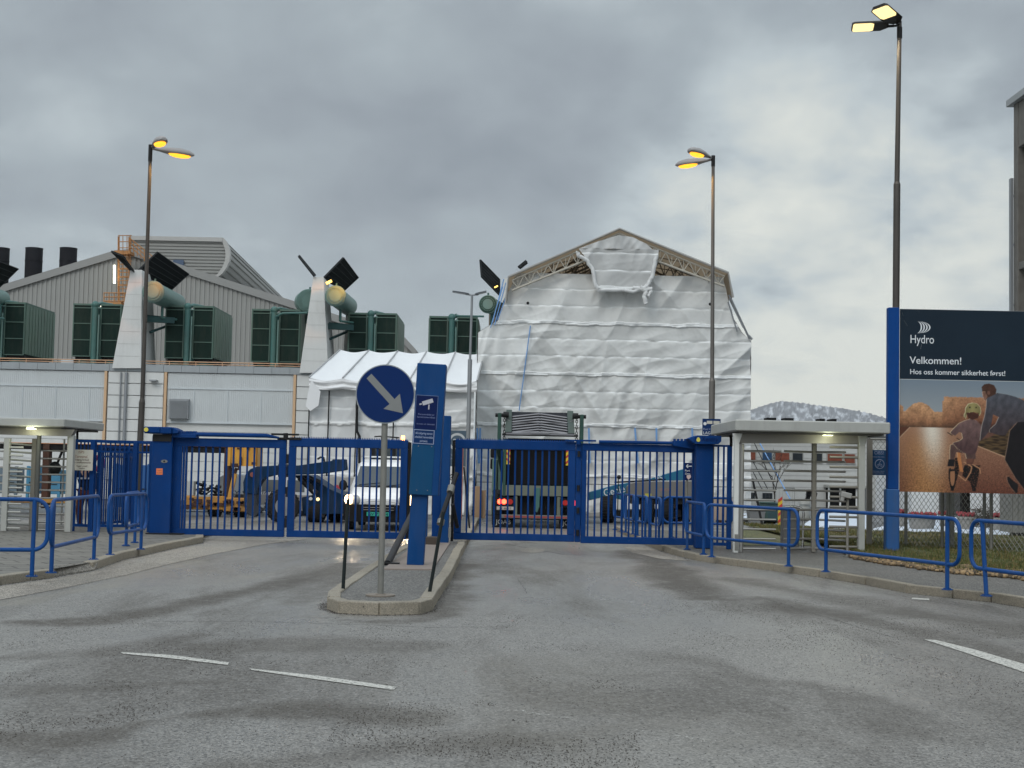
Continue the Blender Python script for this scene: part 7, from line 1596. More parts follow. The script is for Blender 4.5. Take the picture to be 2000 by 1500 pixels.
for px, py in ((607, 974), (621, 975)): mb = MB(); c = A(px, py, YB2+.28); mb.tube(c, c+Vector((0, -.04, 0)), .05, n=10); mb.build('marker_lamp', TXT_W if px < 610 else LED, bm)
mb = MB(); mb.path([A(620, 897, YB2), A(626, 893, YB2), A(632, 894, YB2), A(634, 903, YB2)], .03, 6); mb.build('lifting_eye', DARK, bm)
wheel(bm, (A(553, 985, YB2).x, YB2-.1, .46), .46, .42, axis=(.45, -1, 0)); wheel(bm, (A(612, 1000, YB2).x, YB2+.6, .34), .34, .42, axis=(1, -.25, 0), tread=False); wheel(bm, (A(640, 1000, YB2).x, YB2+2.0, .34), .34, .42, axis=(1, -.25, 0), tread=False)

# ---- straddle lifting frame, orange and yellow
YG = 44.0; sf = thing('straddle_lifter', 'rusty orange and yellow straddle lifting frame behind the left gate and turnstile', 'lifting machine', (gx(300, YG), YG, 0))
ORB = mat('faded_orange_beam', (.50, .22, .10), .6, var=.2, vs=1, dirt=.4); BRN = mat('rust_brown_leg', (.07, .035, .025), .7, var=.4, dirt=.3)
mb = MB(); a = A(-60, 862, YG); b = A(450, 874, YG); mb.box(a.x, b.x, YG, YG+.4, b.z, a.z-.0); mb.build('top_beam', ORB, sf, bevel=.015)
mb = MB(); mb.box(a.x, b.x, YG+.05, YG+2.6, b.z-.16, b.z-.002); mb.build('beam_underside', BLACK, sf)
mb = MB(); c0_ = A(448, 858, YG); c1_ = A(506, 911, YG); corrx(mb, c0_.x, c1_.x, c1_.z, c0_.z, YG-.35, .26, .05); mb.box(c0_.x, c1_.x, YG-.28, YG+.6, c1_.z, c0_.z); mb.build('hydraulic_cabinet', YELLOW, sf)
mb = MB()
for px, py, w, h in ((458, 909, .22, .12), (466, 876, .10, .05), (484, 875, .08, .10), (497, 880, .06, .16), (470, 900, .05, .25), (495, 905, .12, .08), (467, 914, .08, .14)): c = A(px, py, YG-.36); mb.box(c.x-w/2, c.x+w/2, YG-.36, YG-.3, c.z-h/2, c.z+h/2)
mb.build('rust_hole', BRN, sf)
for px, w in ((88, .20), (443, .20)): mb = MB(); c = A(px, 930, YG); mb.box(c.x-w/2, c.x+w/2, YG, YG+.3, .15, b.z-.01); mb.build('leg', BRN, sf, bevel=.01)
mb = MB(); mb.bar(A(459, 925, YG-.2), A(448, 975, YG-.2), .13, .1); mb.build('brace', YELLOW, sf)
mb = MB(); c = A(458, 915, YG-.1); mb.bar(A(462, 914, YG-.2), A(457, 930, YG-.2), .09, .09); mb.build('brace_head', BRN, sf)
for x0_, x1_, y0_, y1_ in ((362, 436, 968, 996), (436, 500, 972, 1000), (20, 150, 972, 984)):
    mb = MB(); a2 = A(x0_, y0_, YG-.5); b2 = A(x1_, y1_, YG-.5); mb.box(a2.x, b2.x, YG-.5, YG+.2, max(.12, b2.z), a2.z); lf = mb.build('lower_frame', mat('oily_yellow_frame', (.42, .20, .03), .6, var=.4, vs=6, dirt=.95), sf, bevel=.02)
    mb = MB()
    for k in range(10 if x0_ > 100 else 0):
        c = A(x0_+6+(x1_-x0_-12)*k/9, random.uniform(y0_+4, y1_-5), YG-.52); w = random.uniform(.06, .2); mb.box(c.x-w, c.x+w*.6, YG-.56, YG-.505, max(.12, c.z-random.uniform(.02, .10)), c.z+random.uniform(.02, .06))
    mb.build('oil_stained_part', BRN, lf) if mb.v else None
mb = MB()
for k in range(26):
    c = A(random.uniform(386, 424), random.uniform(946, 966), YG-.3); mb.tube(c, c+Vector((random.uniform(-.2, .2), random.uniform(-.2, .1), random.uniform(-.15, .15))), random.uniform(.02, .05), n=7)
mb.build('hydraulic_valves', DARK, sf)
mb = MB(); a2 = A(365, 940, YG-.3); b2 = A(378, 968, YG-.3); mb.box(a2.x, b2.x, YG-.3, YG, b2.z, a2.z); mb.build('control_box', mat('pale_control_box', (.40, .41, .40), .6), sf, bevel=.01)
mb = MB(); mb.box(A(388, 966, YG).x, A(422, 966, YG).x, YG-.5, YG, A(388, 969, YG).z, A(388, 966, YG).z); mb.build('tray', WHITE_G, sf)
for px in (420, 470): wheel(sf, (A(px, 1000, YG).x, YG, .34), .34, .35)
# low trailer bed in front of it
lb_ = thing('flat_trailer', 'low dark flat trailer with concrete blocks behind the left gate', 'trailer', (gx(400, 48.5), 48.5, 0)); mb = MB(); mb.box(gx(345, 48.5), gx(520, 48.5), 48.5, 49.6, .05, .16); mb.build('bed', mat('trailer_grey', (.12, .12, .12), .7, dirt=.4), lb_)
for px in (412, 405+75): mb = MB(); mb.box(gx(px-7, 48.4), gx(px+7, 48.4), 48.4, 48.8, .0, .34); mb.build('block', CONC, lb_, bevel=.02)

# ---- white service van side on
YZ = 46.5; sv = thing('van', 'white service van side on with grey sills behind the blue gooseneck boom', 'van', (gx(535, YZ), YZ, 0))
zr = A(540, 927, YZ).z; sid = [(gx(430, YZ), .35), (gx(430, YZ), 1.15), (gx(440, YZ), 1.25), (gx(456, YZ), zr-.06), (gx(470, YZ), zr), (gx(600, YZ), zr), (gx(617, YZ), zr-.08), (gx(622, YZ), 1.1), (gx(623, YZ), .35)]
mb = MB(); mb.prism(sid, YZ, YZ+1.9); mb.build('body', mat('van_white_dirty', (.62, .64, .65), .3, dirt=.15), sv, bevel=.06, normals=True, seg=2)
mb = MB(); mb.box(gx(429, YZ), gx(623.5, YZ), YZ-.02, YZ+.1, .33, .66); mb.build('sill', mat('van_grey_sill', (.26, .25, .24), .6, dirt=.3), sv, bevel=.02)
for a, b in ((517, 555), (566, 600)): mb = MB(); mb.box(gx(a, YZ), gx(b, YZ), YZ-.012, YZ+.01, A(530, 960, YZ).z, A(530, 937, YZ).z); mb.build('window', mat('dusty_glass', (.13, .14, .14), .15), sv, bevel=.008)
text('BY SERVICE', .22, (gx(498, YZ), YZ-.004, A(500, 968, YZ).z), TXT_K, sv, width=1.45)
for px in (452, 600): wheel(sv, (gx(px, YZ), YZ+.12, .33), .33, .22, axis=(0, 1, 0), tread=False)
# ---- grey curtain-side trailer
YX = 48.3; tr_ = thing('semi_trailer', 'pale grey trailer with a red mark standing against the tent wall', 'trailer', (gx(650, YX), YX, 0))
mb = MB(); mb.box(gx(628, YX), gx(716, YX), YX, YX+1.5, .75, A(650, 931, YX).z); mb.build('side', mat('trailer_side_grey', (.36, .35, .33), .6, dirt=.2), tr_, bevel=.02)
c = A(654, 955, YX); mb = MB()
for k in (0, 1): x_ = c.x-.22+.24*k; mb.prism([(x_, c.z+.14), (x_+.09, c.z+.14), (x_+.15, c.z+.02), (x_+.21, c.z+.14), (x_+.27, c.z+.14), (x_+.17, c.z-.12), (x_+.11, c.z-.12)], YX-.01, YX-.002)
mb.build('red_mark', mat('logo_red', (.40, .04, .06), .5), tr_)
mb = MB(); mb.box(gx(628, YX), gx(716, YX), YX+.1, YX+1.4, .55, .75); mb.build('chassis', DARK, tr_)
for px in (676, 700): wheel(tr_, (gx(px, YX), YX+.2, .45), .45, .3, axis=(0, 1, 0), tread=False)

# ---- boom lift behind the right gate
YL2 = 46.0; bl = thing('boom_lift', 'blue and grey articulated boom lift parked behind the right gate', 'boom lift', (gx(1260, YL2), YL2, 0))
GB = mat('lift_blue', (.004, .12, .22), .45, var=.12, dirt=.1); BG = mat('lift_body_grey', (.15, .145, .14), .5, var=.1, dirt=.2)
def lpz(pts, y0_, y1_, name, m_, bev=.012): mb = MB(); tri_prism(mb, pl(pts, YL2), YL2+y0_, YL2+y1_); return mb.build(name, m_, bl, bevel=bev, normals=True)
b1_ = lpz([(1150, 961), (1205, 946), (1226, 943), (1222, 962), (1212, 976), (1196, 972), (1196, 966), (1150, 977)], -.3, .1, 'lower_boom', GB)
mt = Matrix.Rotation(math.pi/2, 4, 'X'); text('Genie', .32, A(1201, 965, YL2-.305), TXT_W, b1_, rot=R(13), width=.68)
b2_ = lpz([(1258, 941), (1290, 930), (1347, 914), (1347, 938), (1262, 940)], .5, .9, 'upper_boom', GB); text('S-85', .24, A(1282, 940.5, YL2+.49), TXT_W, b2_, rot=R(13), width=.45)
bod = lpz([(1221, 950), (1228, 944), (1240, 941), (1362, 940), (1362, 970), (1240, 972), (1222, 964)], -.5, 1.4, 'turntable_cover', BG, .03)
text('BIOOC', .12, A(1299, 959, YL2-.505), mat('dull_red_letters', (.30, .16, .14), .6), bod, width=.34); mb = MB(); c = A(1266, 967, YL2-.51); mb.box(c.x-.10, c.x+.10, YL2-.515, YL2-.505, c.z-.05, c.z+.05); mb.build('warning_label', mat('label_yellow', (.45, .40, .05), .5), bod)
lpz([(1232, 971), (1362, 969), (1362, 984), (1236, 985)], -.3, 1.2, 'turntable', DARK)
lpz([(1202, 997), (1330, 995), (1330, 1010), (1202, 1010)], 0, 1.2, 'chassis', DARK)
for px in (1190, 1268, 1305): wheel(bl, (gx(px, YL2), YL2-.1, .44), .44, .42, axis=(1, -.15, 0), rimcol=DARK)
mb = MB(); mb.tube(A(1208, 930, YL2-.4), A(1206, 1005, YL2-.4), .015, n=6); mb.ball(A(1209, 932, YL2-.4), .07, 8, 5); mb.build('control_wand', DARK, bl)
mb = MB(); mb.path([A(1200, 942, YL2), A(1260, 939, YL2), A(1300, 936, YL2)], .025, 6); mb.build('hose', BLACK, bl)

# ---- small direction sign beside the right pillar, speed sign, boards
def post_sign(nm, lab, px, y0_, y1_, x0_, x1_, Y, col, base_z=0):
    s_ = thing(nm, lab, 'sign', (gx(px, Y), Y, base_z)); mb = MB(); mb.tube((gx(px, Y), Y+.05, base_z), (gx(px, Y), Y+.05, Z(px, y0_, Y)), .03, n=10); mb.build('pole', GALV, s_)
    mb = MB(); mb.box(gx(x0_, Y), gx(x1_, Y), Y, Y+.02, Z(px, y1_, Y), Z(px, y0_, Y)); return s_, mb.build('plate', col, s_, bevel=.004)
Ya = 37.0; s_, p_ = post_sign('direction_sign', 'small blue direction sign with a white left arrow behind the right gate bars', 1345, 904, 938, 1339, 1360, Ya, NAVY, PZ)
mb = MB(); c = A(1345.5, 910.5, Ya-.004); mb.bar(c+Vector((-.06, 0, 0)), c+Vector((.09, 0, 0)), .004, .018); mb.bar(c+Vector((-.07, 0, 0)), c+Vector((-.02, 0, .045)), .004, .018); mb.bar(c+Vector((-.07, 0, 0)), c+Vector((-.02, 0, -.045)), .004, .018); mb.build('arrow', TXT_W, p_)
text('Port\nOmr. 2', .07, (gx(1340.5, Ya), Ya-.004, Z(1345, 921, Ya)), TXT_W, p_, ax='LEFT'); mb = MB(); c = A(1345, 932, Ya-.004); mb.loft([c+Vector(q) for q in ((-.05, 0, .05), (.05, 0, .06), (.06, 0, 0), (0, 0, -.07), (-.05, 0, -.01))], [c+Vector(q)+Vector((0, .002, 0)) for q in ((-.05, 0, .05), (.05, 0, .06), (.06, 0, 0), (0, 0, -.07), (-.05, 0, -.01))]); mb.build('shield', mat('pinkish_shield', (.55, .42, .40), .5), p_, normals=True)
Ya = 44.0; s_, p_ = post_sign('speed_sign', 'grey blue site sign with a speed limit 20 roundel between the gates', 895, 841, 911, 876, 912.5, Ya, mat('slate_sign', (.055, .09, .125), .5, var=.1))
c = A(893, 863, Ya-.004); mb = MB()
n = 36; ro, ri = .27, .20; mb.add([c+Vector((ro*math.cos(k*6.2832/n), 0, ro*math.sin(k*6.2832/n))) for k in range(n)]+[c+Vector((ri*math.cos(k*6.2832/n), 0, ri*math.sin(k*6.2832/n))) for k in range(n)], [(k, (k+1) % n, n+(k+1) % n, n+k) for k in range(n)]); mb.build('roundel', mat('sign_white_ring', (.45, .48, .50), .5), p_, normals=True)
text('20', .27, c+Vector((0, 0, -.095)), mat('sign_white_ring', (.45, .48, .50), .5), p_); text('PÅ HELE\nOMRÅDET', .10, (gx(893, Ya), Ya-.004, Z(893, 891, Ya)), TXT_B, p_)
mb = MB(); mb.box(gx(878, Ya), gx(892, Ya), Ya, Ya+.02, Z(893, 944, Ya), Z(893, 915, Ya)); lp2 = mb.build('lower_plate', WHITE, s_); mb = MB(); c = A(884, 932, Ya-.004); mb.path([c+Vector((.09*math.cos(t), 0, .09*math.sin(t))) for t in [k*6.283/20 for k in range(20)]], .012, 5, True); mb.bar(c+Vector((-.06, 0, -.02)), c+Vector((.06, 0, .03)), .004, .03); mb.build('symbol', TXT_K, lp2)
for (px, a, b, Y, m_, lab) in ((905.5, 880, 925, 43.5, mat('orange_marker', (.65, .20, .10), .5), 'orange marker post beside the speed sign'),):
    t_ = thing('marker_post', lab, 'post', (gx(px, Y), Y, 0)); mb = MB(); mb.tube((gx(px, Y), Y, 0), (gx(px, Y), Y, Z(px, 872, Y)), .035, n=10); mb.build('post', m_, t_)
for a, b, lab in (((918, 1042), (906, 912), 'thin dark stake leaning left inside the right gate'),): g = G(*a, 0); t_ = thing('marker_stake', lab, 'stake', g); mb = MB(); mb.tube(g, A(*b, g.y), .022, n=8); mb.build('rod', DARK, t_)
for i, (px, y0_, y1_, w, Y, lab) in enumerate(((937, 950, 992, .22, 47, 'tall brown board leaning behind the right gate'), (947, 958, 992, .2, 47.2, 'shorter brown board beside the tall one behind the right gate'))):
    t_ = thing('timber_board', lab, 'board', (gx(px, Y), Y, 0)); mb = MB(); mb.hexa([(gx(px, Y)-w/2, Y, 0), (gx(px, Y)+w/2, Y, 0), (gx(px, Y)+w/2, Y+.04, 0), (gx(px, Y)-w/2, Y+.04, 0), (gx(px, Y)-w/2, Y+.3, Z(px, y0_, Y)), (gx(px, Y)+w/2, Y+.3, Z(px, y0_, Y)), (gx(px, Y)+w/2, Y+.34, Z(px, y0_, Y)), (gx(px, Y)-w/2, Y+.34, Z(px, y0_, Y))]); mb.build('board', mat('plywood', (.30, .19, .11), .8, var=.2, stretch=(8, 8, 1)), t_)
# site fence in front of the wrapped scaffold
Yf2 = 51.5; hf = thing('site_fence', 'thin wire site fence standing before the wrapped scaffold', 'fence', (gx(1100, Yf2), Yf2, 0)); x = gx(905, Yf2); k = 0
while x < gx(1440, Yf2):
    x2 = x+2.4; mb = MB(); pts = [(x, 0.15), (x2-.05, .15), (x2-.05, 1.15), (x, 1.15)]; mb.path([Vector((a, Yf2, b)) for a, b in pts], .018, 6, True)
    j = .12
    while j < 2.3: mb.tube((x+j, Yf2, .15), (x+j, Yf2, 1.15), .003, n=3, caps=False); j += .12
    mb.tube((x, Yf2, .65), (x2-.05, Yf2, .65), .004, n=3); mb.build('fence_panel_frame', GALV, hf); x = x2; k += 1
mb = MB()
for i in range(8): mb.box(gx(905, Yf2)+i*1.5, gx(905, Yf2)+i*1.5+1.46, Yf2-.7, Yf2-.45, 0, .18)
cbk = thing('concrete_barrier', 'low run of concrete edge blocks before the site fence', 'barrier', (gx(950, Yf2), Yf2-.6, 0)); mb.build('blocks', CONC, cbk, bevel=.02)
for i, (px, Y, lab) in enumerate(((1325, 47.5, 'pale timber crate left of the right gate pillar behind the railings'), (1349, 47.5, 'pale timber crate directly behind the right gate pillar'), (1412, 47.5, 'pale timber crate right of the right gate pillar'))):
    t_ = thing('timber_crate', lab, 'crate', (gx(px, Y), Y, 0), 'pale crates behind the right gate'); w = .38; mb = MB(); mb.box(gx(px, Y)-w, gx(px, Y)+w, Y, Y+.8, .08, .82); bx = mb.build('box', mat('pale_pinkish_crate', (.40, .32, .26), .8, var=.12), t_, bevel=.01)
    mb = MB(); mb.box(gx(px, Y)-w-.02, gx(px, Y)+w+.02, Y-.02, Y+.82, .82, .86); mb.build('lid', WHITE_G, t_); mb = MB()
    for s2 in (-.3, 0, .3): mb.box(gx(px, Y)+s2-.05, gx(px, Y)+s2+.05, Y, Y+.8, 0, .08)
    mb.build('skid', BRN, t_)

# ================================================================== things beyond the right turnstile
Yi = 28.9; lb2 = thing('litter_bin', 'grey steel litter bin behind the right turnstile arms', 'bin', (gx(1550, Yi), Yi, PZ))
mb = MB(); mb.box(gx(1535, Yi), gx(1566, Yi), Yi+.1, Yi+.42, PZ, Z(1550, 993, Yi)); mb.build('body', mat('bin_grey', (.16, .155, .15), .5, var=.1), lb2, bevel=.02); mb = MB(); mb.box(gx(1546, Yi)-.004, gx(1546, Yi)+.004, Yi+.094, Yi+.1, PZ+.1, Z(1550, 996, Yi)); mb.build('door_gap', BLACK, lb2)
hb = thing('handrail', 'curved stainless handrail over the litter bin', 'handrail', (gx(1560, Yi), Yi, PZ)); mb = MB(); mb.path([A(1529, 990, Yi), A(1550, 989, Yi), A(1562, 991, Yi), A(1568, 996, Yi-.05), A(1569.5, 1004, Yi-.05), Vector((gx(1570, Yi), Yi-.05, PZ))], .024, 8); mb.build('rail', mat('bright_stainless', (.55, .54, .52), .2, metal=.9), hb); mb = MB(); c = Vector((gx(1570, Yi), Yi-.05, PZ)); mb.tube(c, c+Vector((0, 0, .012)), .08, n=14); mb.build('base_plate', GALV, hb)
for px, top, bot, hx, lab, Y in ((1591, 966, 1070, -1, 'dark card reader post with a sloping head in the middle of the right turnstile', 28.7), (1658, 968, 1084, -1, 'slender card reader post with a bright hood right of the rotor column', 26.7)):
    t_ = thing('card_reader', lab, 'card reader', (gx(px, Y), Y, PZ)); mb = MB(); mb.tube((gx(px, Y), Y, PZ), (gx(px, Y), Y, Z(px, top, Y)), .035 if px < 1600 else .026, n=10); mb.build('post', TAUPE, t_)
    mb = MB(); c = A(px-6, top-1, Y-.05); mb.cbox(c, (.20, .14, .10), Matrix.Rotation(R(12), 3, 'Y')); mb.cbox(c+Vector((-.07, 0, -.06)), (.07, .12, .12), Matrix.Rotation(R(12), 3, 'Y')); mb.build('hood', DARK if px < 1600 else STAIN, t_, bevel=.01); mb = MB(); mb.tube((gx(px, Y), Y, PZ), (gx(px, Y), Y, PZ+.012), .08, n=14); mb.build('base_plate', GALV, t_)
Yj = 52; t_ = thing('barrel', 'white domed barrel in the yard beyond the turnstile', 'barrel', (gx(1572, Yj), Yj, 0)); mb = MB(); c = A(1572, 975, Yj); mb.tube((c.x, Yj, 0), (c.x, Yj, Z(1572, 985, Yj)), .20, n=18); mb.tube((c.x, Yj, Z(1572, 985, Yj)), (c.x, Yj, Z(1572, 981, Yj)), .26, .25, n=18); mb.ball((c.x, Yj, Z(1572, 981, Yj)), .10, 12, 6, (2.2, 2.2, .9)); mb.build('barrel', WHITE_G, t_)
def rope(lab, p, q_, m_, Y0=50., Y1=47., r=.022): t2 = thing('guy_rope', lab, 'rope', A(*q_, Y1), 'guy ropes beyond the turnstile'); mb = MB(); mb.tube(A(*p, Y0), A(*q_, Y1), r, n=6); mb.build('rope', m_, t2)
rope('long blue guy rope slanting down through the turnstile view', (1480, 858), (1544, 976), BLS); rope('upper dark guy rope left of the long blue one', (1470, 858), (1516, 956), DARK, r=.016); rope('middle dark guy rope left of the long blue one', (1470, 900), (1499, 954), DARK, r=.016); rope('lower dark guy rope, shortest of the slanting ones', (1470, 920), (1488, 955), DARK, r=.016)
rope('thick black pole leaning against the scaffold corner beyond the turnstile', (1470, 936), (1490, 1031), BLACK, 42., 40.5, .035)
def tree(lab, base, h, spread, seed, r0=.04, col=(.05, .04, .035), grp=None):
    rnd = random.Random(seed); t2 = thing('bare_tree', lab, 'tree', base, grp); mt_ = mat('bark_%d' % seed, col, .9); tr2 = MB(); cr2 = MB(); B = Vector(base)
    def grow(mb, p, d, L_, r, k):
        q_ = p+d*L_; mb.tube(p, q_, r, r*.7, n=6, caps=False)
        if k == 0: return
        for i in range(rnd.choice((2, 3))):
            nd_ = (d+Vector((rnd.gauss(0, .45), rnd.gauss(0, .45), rnd.uniform(0, .25)))*spread).normalized(); grow(cr2, p.lerp(q_, rnd.uniform(.55, 1)), nd_, L_*rnd.uniform(.55, .8), r*.62, k-1)
    grow(tr2, B, Vector((0, 0, 1)), h*.42, r0, 5); tr2.build('trunk', mt_, t2); cr2.build('branches', mt_, t2)
tree('thin bare young tree beyond the right turnstile', (gx(1516, 48), 48, PZ), 2.4, 1.0, 3, .03)
tree('leafless dark tree behind the fence under the billboard', (gx(1887, 46), 46, PZ), 5.0, .9, 5, .17, (.012, .011, .010))
Yw_ = 44; t_ = thing('branch_pile', 'heap of dry cut branches behind the chain link fence', 'pile', (gx(1920, Yw_), Yw_, PZ)); mb = MB()
for i in range(160):
    u = random.gauss(0, .32); c = Vector((gx(1922, Yw_)+u, Yw_+random.gauss(0, .25), PZ+.05+max(0, .62-abs(u)*1.0)*random.random())); d = Vector((random.gauss(0, 1), random.gauss(0, .5), random.gauss(.1, .5))).normalized(); mb.tube(c-d*.25, c+d*random.uniform(.2, .4), .012, .006, n=4, caps=False)
mb.build('branches', mat('grey_twigs', (.10, .085, .07), .9, var=.4), t_)
for i, (px, r, y1_, Y, lab) in enumerate(((1803, .42, 1006, 41, 'widest concrete planter with reddish bedding, left of the branch heap'), (1757, .25, 1000, 43, 'concrete planter with reddish bedding nearest the billboard post'), (1848, .2, 1003, 44, 'small concrete planter half hidden by the thick fence post'), (1889, .26, 1006, 41, 'concrete planter in front of the dark tree trunk'), (1955, .28, 1008, 41, 'concrete planter right of the branch heap'))):
    t_ = thing('planter', lab, 'planter', (gx(px, Y), Y, PZ), 'round planters in the yard on the right'); zt_ = Z(px, y1_, Y); mb = MB(); mb.tube((gx(px, Y), Y, PZ), (gx(px, Y), Y, zt_-.04), r*.72, r*.97, n=24); mb.tube((gx(px, Y), Y, zt_-.10), (gx(px, Y), Y, zt_-.04), r*1.03, n=24); mb.build('tub', CONC, t_)
    mb = MB()
    for k in range(int(260*r)): a_ = random.uniform(0, 6.28); q_ = r*.95*math.sqrt(random.random()); mb.ball((gx(px, Y)+q_*math.cos(a_), Y+q_*math.sin(a_), zt_-.02+random.uniform(0, .08)), .045, 5, 3)
    mb.build('bedding', mat('reddish_heather', (.30, .05, .06), .8, var=.4, vs=20), t_)
Yk2 = 60; t_ = thing('white_storage_hall', 'bright white fabric storage wall seen beneath the billboard', 'building', (gx(1880, Yk2), Yk2, 0)); mb = MB(); mb.box(gx(1783, Yk2), gx(1975, Yk2), Yk2, Yk2+6, 0, 2.6); mb.build('wall', mat('bright_fabric', (.80, .81, .82), .6), t_, bevel=.05); mb = MB(); mb.box(gx(1783, Yk2)-.1, gx(1975, Yk2)+.1, Yk2-.1, Yk2+6, 2.6, 2.75); mb.build('roof', WHITE_G, t_)
for px in (1845, 1868): mb = MB(); mb.box(gx(px-9, Yk2), gx(px+9, Yk2), Yk2-.06, Yk2+.01, .1, 2.2); mb.build('door', mat('dull_grey_door', (.10, .10, .10), .6), t_)
Yk2 = 37; t_ = thing('storage_container', 'grey steel storage container at the right edge behind the fence', 'container', (gx(2000, Yk2), Yk2, PZ)); mb = MB(); corrx(mb, gx(1980, Yk2), gx(2110, Yk2), .25, 2.5, Yk2, .28, .05); mb.box(gx(1980, Yk2), gx(2110, Yk2), Yk2+.06, Yk2+1.0, .25, 2.5); mb.build('body', mat('container_grey', (.22, .22, .21), .6, dirt=.15), t_); mb = MB()
for px in (1984, 2060): mb = MB(); mb.box(gx(px, Yk2), gx(px, Yk2)+.3, Yk2, Yk2+.4, PZ, .25); mb.build('foot', DARK, t_)
for i, (px, w, Y, y1_, m_, lab) in enumerate(((1482, .26, 44, 998, GREY, 'grey cabinet at the scaffold corner beyond the turnstile'), (1502, .24, 47, 984, mat('bin_green', (.06, .10, .09), .6), 'green wheeled bin left of the striped barrier'), (1513, .22, 47, 985, mat('bin_blue_green', (.05, .09, .10), .6), 'blue green wheeled bin next to the striped barrier'))):
    t_ = thing('wheeled_bin' if i else 'cabinet', lab, 'bin' if i else 'cabinet', (gx(px, Y), Y, 0)); mb = MB(); c = gx(px, Y); z1 = Z(px, y1_, Y); mb.hexa([(c-w*.8, Y, .1), (c+w*.8, Y, .1), (c+w*.8, Y+.4, .1), (c-w*.8, Y+.4, .1), (c-w, Y-.05, z1), (c+w, Y-.05, z1), (c+w, Y+.5, z1), (c-w, Y+.5, z1)]); mb.build('body', m_, t_, bevel=.02); mb = MB(); mb.box(c-w*1.05, c+w*1.05, Y-.08, Y+.52, z1, z1+.06); mb.build('lid', m_, t_, bevel=.02); mb = MB(); mb.tube((c-w*.7, Y+.4, .1), (c+w*.7, Y+.4, .1), .1, n=12); mb.build('wheels', BLACK, t_)
t_ = thing('striped_barrier', 'red and yellow striped barrier board beyond the turnstile', 'barrier', (gx(1527, 42), 42, 0)); mb = MB(); mb.box(gx(1523, 42), gx(1531, 42), 42, 42.05, .15, Z(1527, 975, 42)); b3 = mb.build('board', mat('barrier_yellow', (.65, .45, .03), .5), t_); mb = MB()
for k in range(4): z_ = .2+k*.2; mb.add([(gx(1523, 42), 41.995, z_), (gx(1531, 42), 41.995, z_+.1), (gx(1531, 42), 41.995, z_+.19), (gx(1523, 42), 41.995, z_+.09)], [(0, 1, 2, 3)])
mb.build('stripes', mat('barrier_red', (.5, .03, .03), .5), b3); mb = MB(); mb.box(gx(1522, 42)-.05, gx(1532, 42)+.05, 41.85, 42.2, 0, .15); mb.build('foot', BLACK, t_)
# blue cabinets seen through the left fence
for px0, px1, y0_, Y, m_, lab in ((229, 300, 908, 40, mat('cabinet_blue', (.01, .08, .25), .5), 'blue steel cabinet behind the left bar fence'), (58, 82, 912, 54, mat('rack_blue', (.05, .20, .32), .5), 'pale blue rack behind the left turnstile'), (98, 124, 918, 54, mat('rack_blue', (.05, .20, .32), .5), 'pale blue rack right of the turnstile middle post'), (-20, 40, 912, 54, mat('rack_slate', (.12, .16, .19), .5), 'slate blue rack at the left edge behind the turnstile')):
    t_ = thing('storage_rack', lab, 'rack', (gx((px0+px1)/2, Y), Y, 0)); z1 = Z((px0+px1)/2, y0_, Y); mb = MB(); x0_, x1_ = gx(px0, Y), gx(px1, Y); mb.box(x0_, x1_, Y, Y+.8, .35, z1); mb.build('box', m_, t_, bevel=.015); mb = MB()
    for x_ in (x0_, x1_-.1): mb.box(x_, x_+.1, Y-.02, Y+.1, 0, z1+.03)
    mb.build('frame', m_, t_); mb = MB(); mb.box(x0_+.1, x1_-.1, Y-.006, Y, z1*.55, z1*.55+.04); mb.build('seam', DARK, t_)

# ================================================================== person behind the left fence
def skin(name, joints, bones, mt_, parent, sub=2):
    o0 = ORIG[parent.name]; me = bpy.data.meshes.new(name); keys = list(joints); me.from_pydata([Vector(joints[k][0])-o0 for k in keys], [(keys.index(a), keys.index(b)) for a, b in bones], [])
    o = bpy.data.objects.new(name, me); COL.objects.link(o); o.modifiers.new('skin', 'SKIN'); sm = o.modifiers.new('sub', 'SUBSURF'); sm.levels = sub; sm.render_levels = sub
    for i, k in enumerate(keys): r_ = joints[k][1]; me.skin_vertices[0].data[i].radius = r_ if isinstance(r_, tuple) else (r_, r_); me.skin_vertices[0].data[i].use_root = (i == 0)
    bpy.context.view_layer.update(); m2 = bpy.data.meshes.new_from_object(o.evaluated_get(bpy.context.evaluated_depsgraph_get())); COL.objects.unlink(o); bpy.data.objects.remove(o)
    m2.materials.clear(); m2.materials.append(mt_); [setattr(p_, 'use_smooth', True) for p_ in m2.polygons]; o = bpy.data.objects.new(name, m2); COL.objects.link(o); o.parent = parent; ORIG[o.name] = o0; return o
Yp = 34.0; X0 = gx(176, Yp); B = Vector((X0, Yp, PZ-.12)); pe = thing('person', 'person in navy jacket with reflective band and rust brown trousers behind the left fence', 'person', B)
def j(x, y, z, r): return (B+Vector((x, y, z)), r)
SK = mat('skin_tone', (.45, .28, .21), .6); J = {'pelvis': j(0, 0, .93, (.15, .11)), 'waist': j(-.02, -.03, 1.08, (.14, .10)), 'chest': j(-.05, -.08, 1.32, (.17, .12)), 'neck': j(-.08, -.12, 1.50, .055), 'head': j(-.09, -.15, 1.60, .085), 'top': j(-.10, -.16, 1.72, .075),
     'ls': j(-.22, -.08, 1.42, .06), 'le': j(-.30, -.10, 1.15, .045), 'lw': j(-.26, -.28, .95, .032), 'rs': j(.14, -.08, 1.42, .06), 're': j(.24, -.05, 1.15, .045), 'rw': j(.26, -.22, .93, .032),
     'lh': j(-.10, 0, .86, .09), 'lk': j(-.13, -.12, .48, .062), 'la': j(-.12, -.02, .10, .045), 'lt': j(-.13, -.20, .05, .04), 'rh': j(.10, 0, .86, .09), 'rk': j(.13, .02, .48, .062), 'ra': j(.15, .16, .10, .045), 'rt': j(.16, .0, .05, .04)}
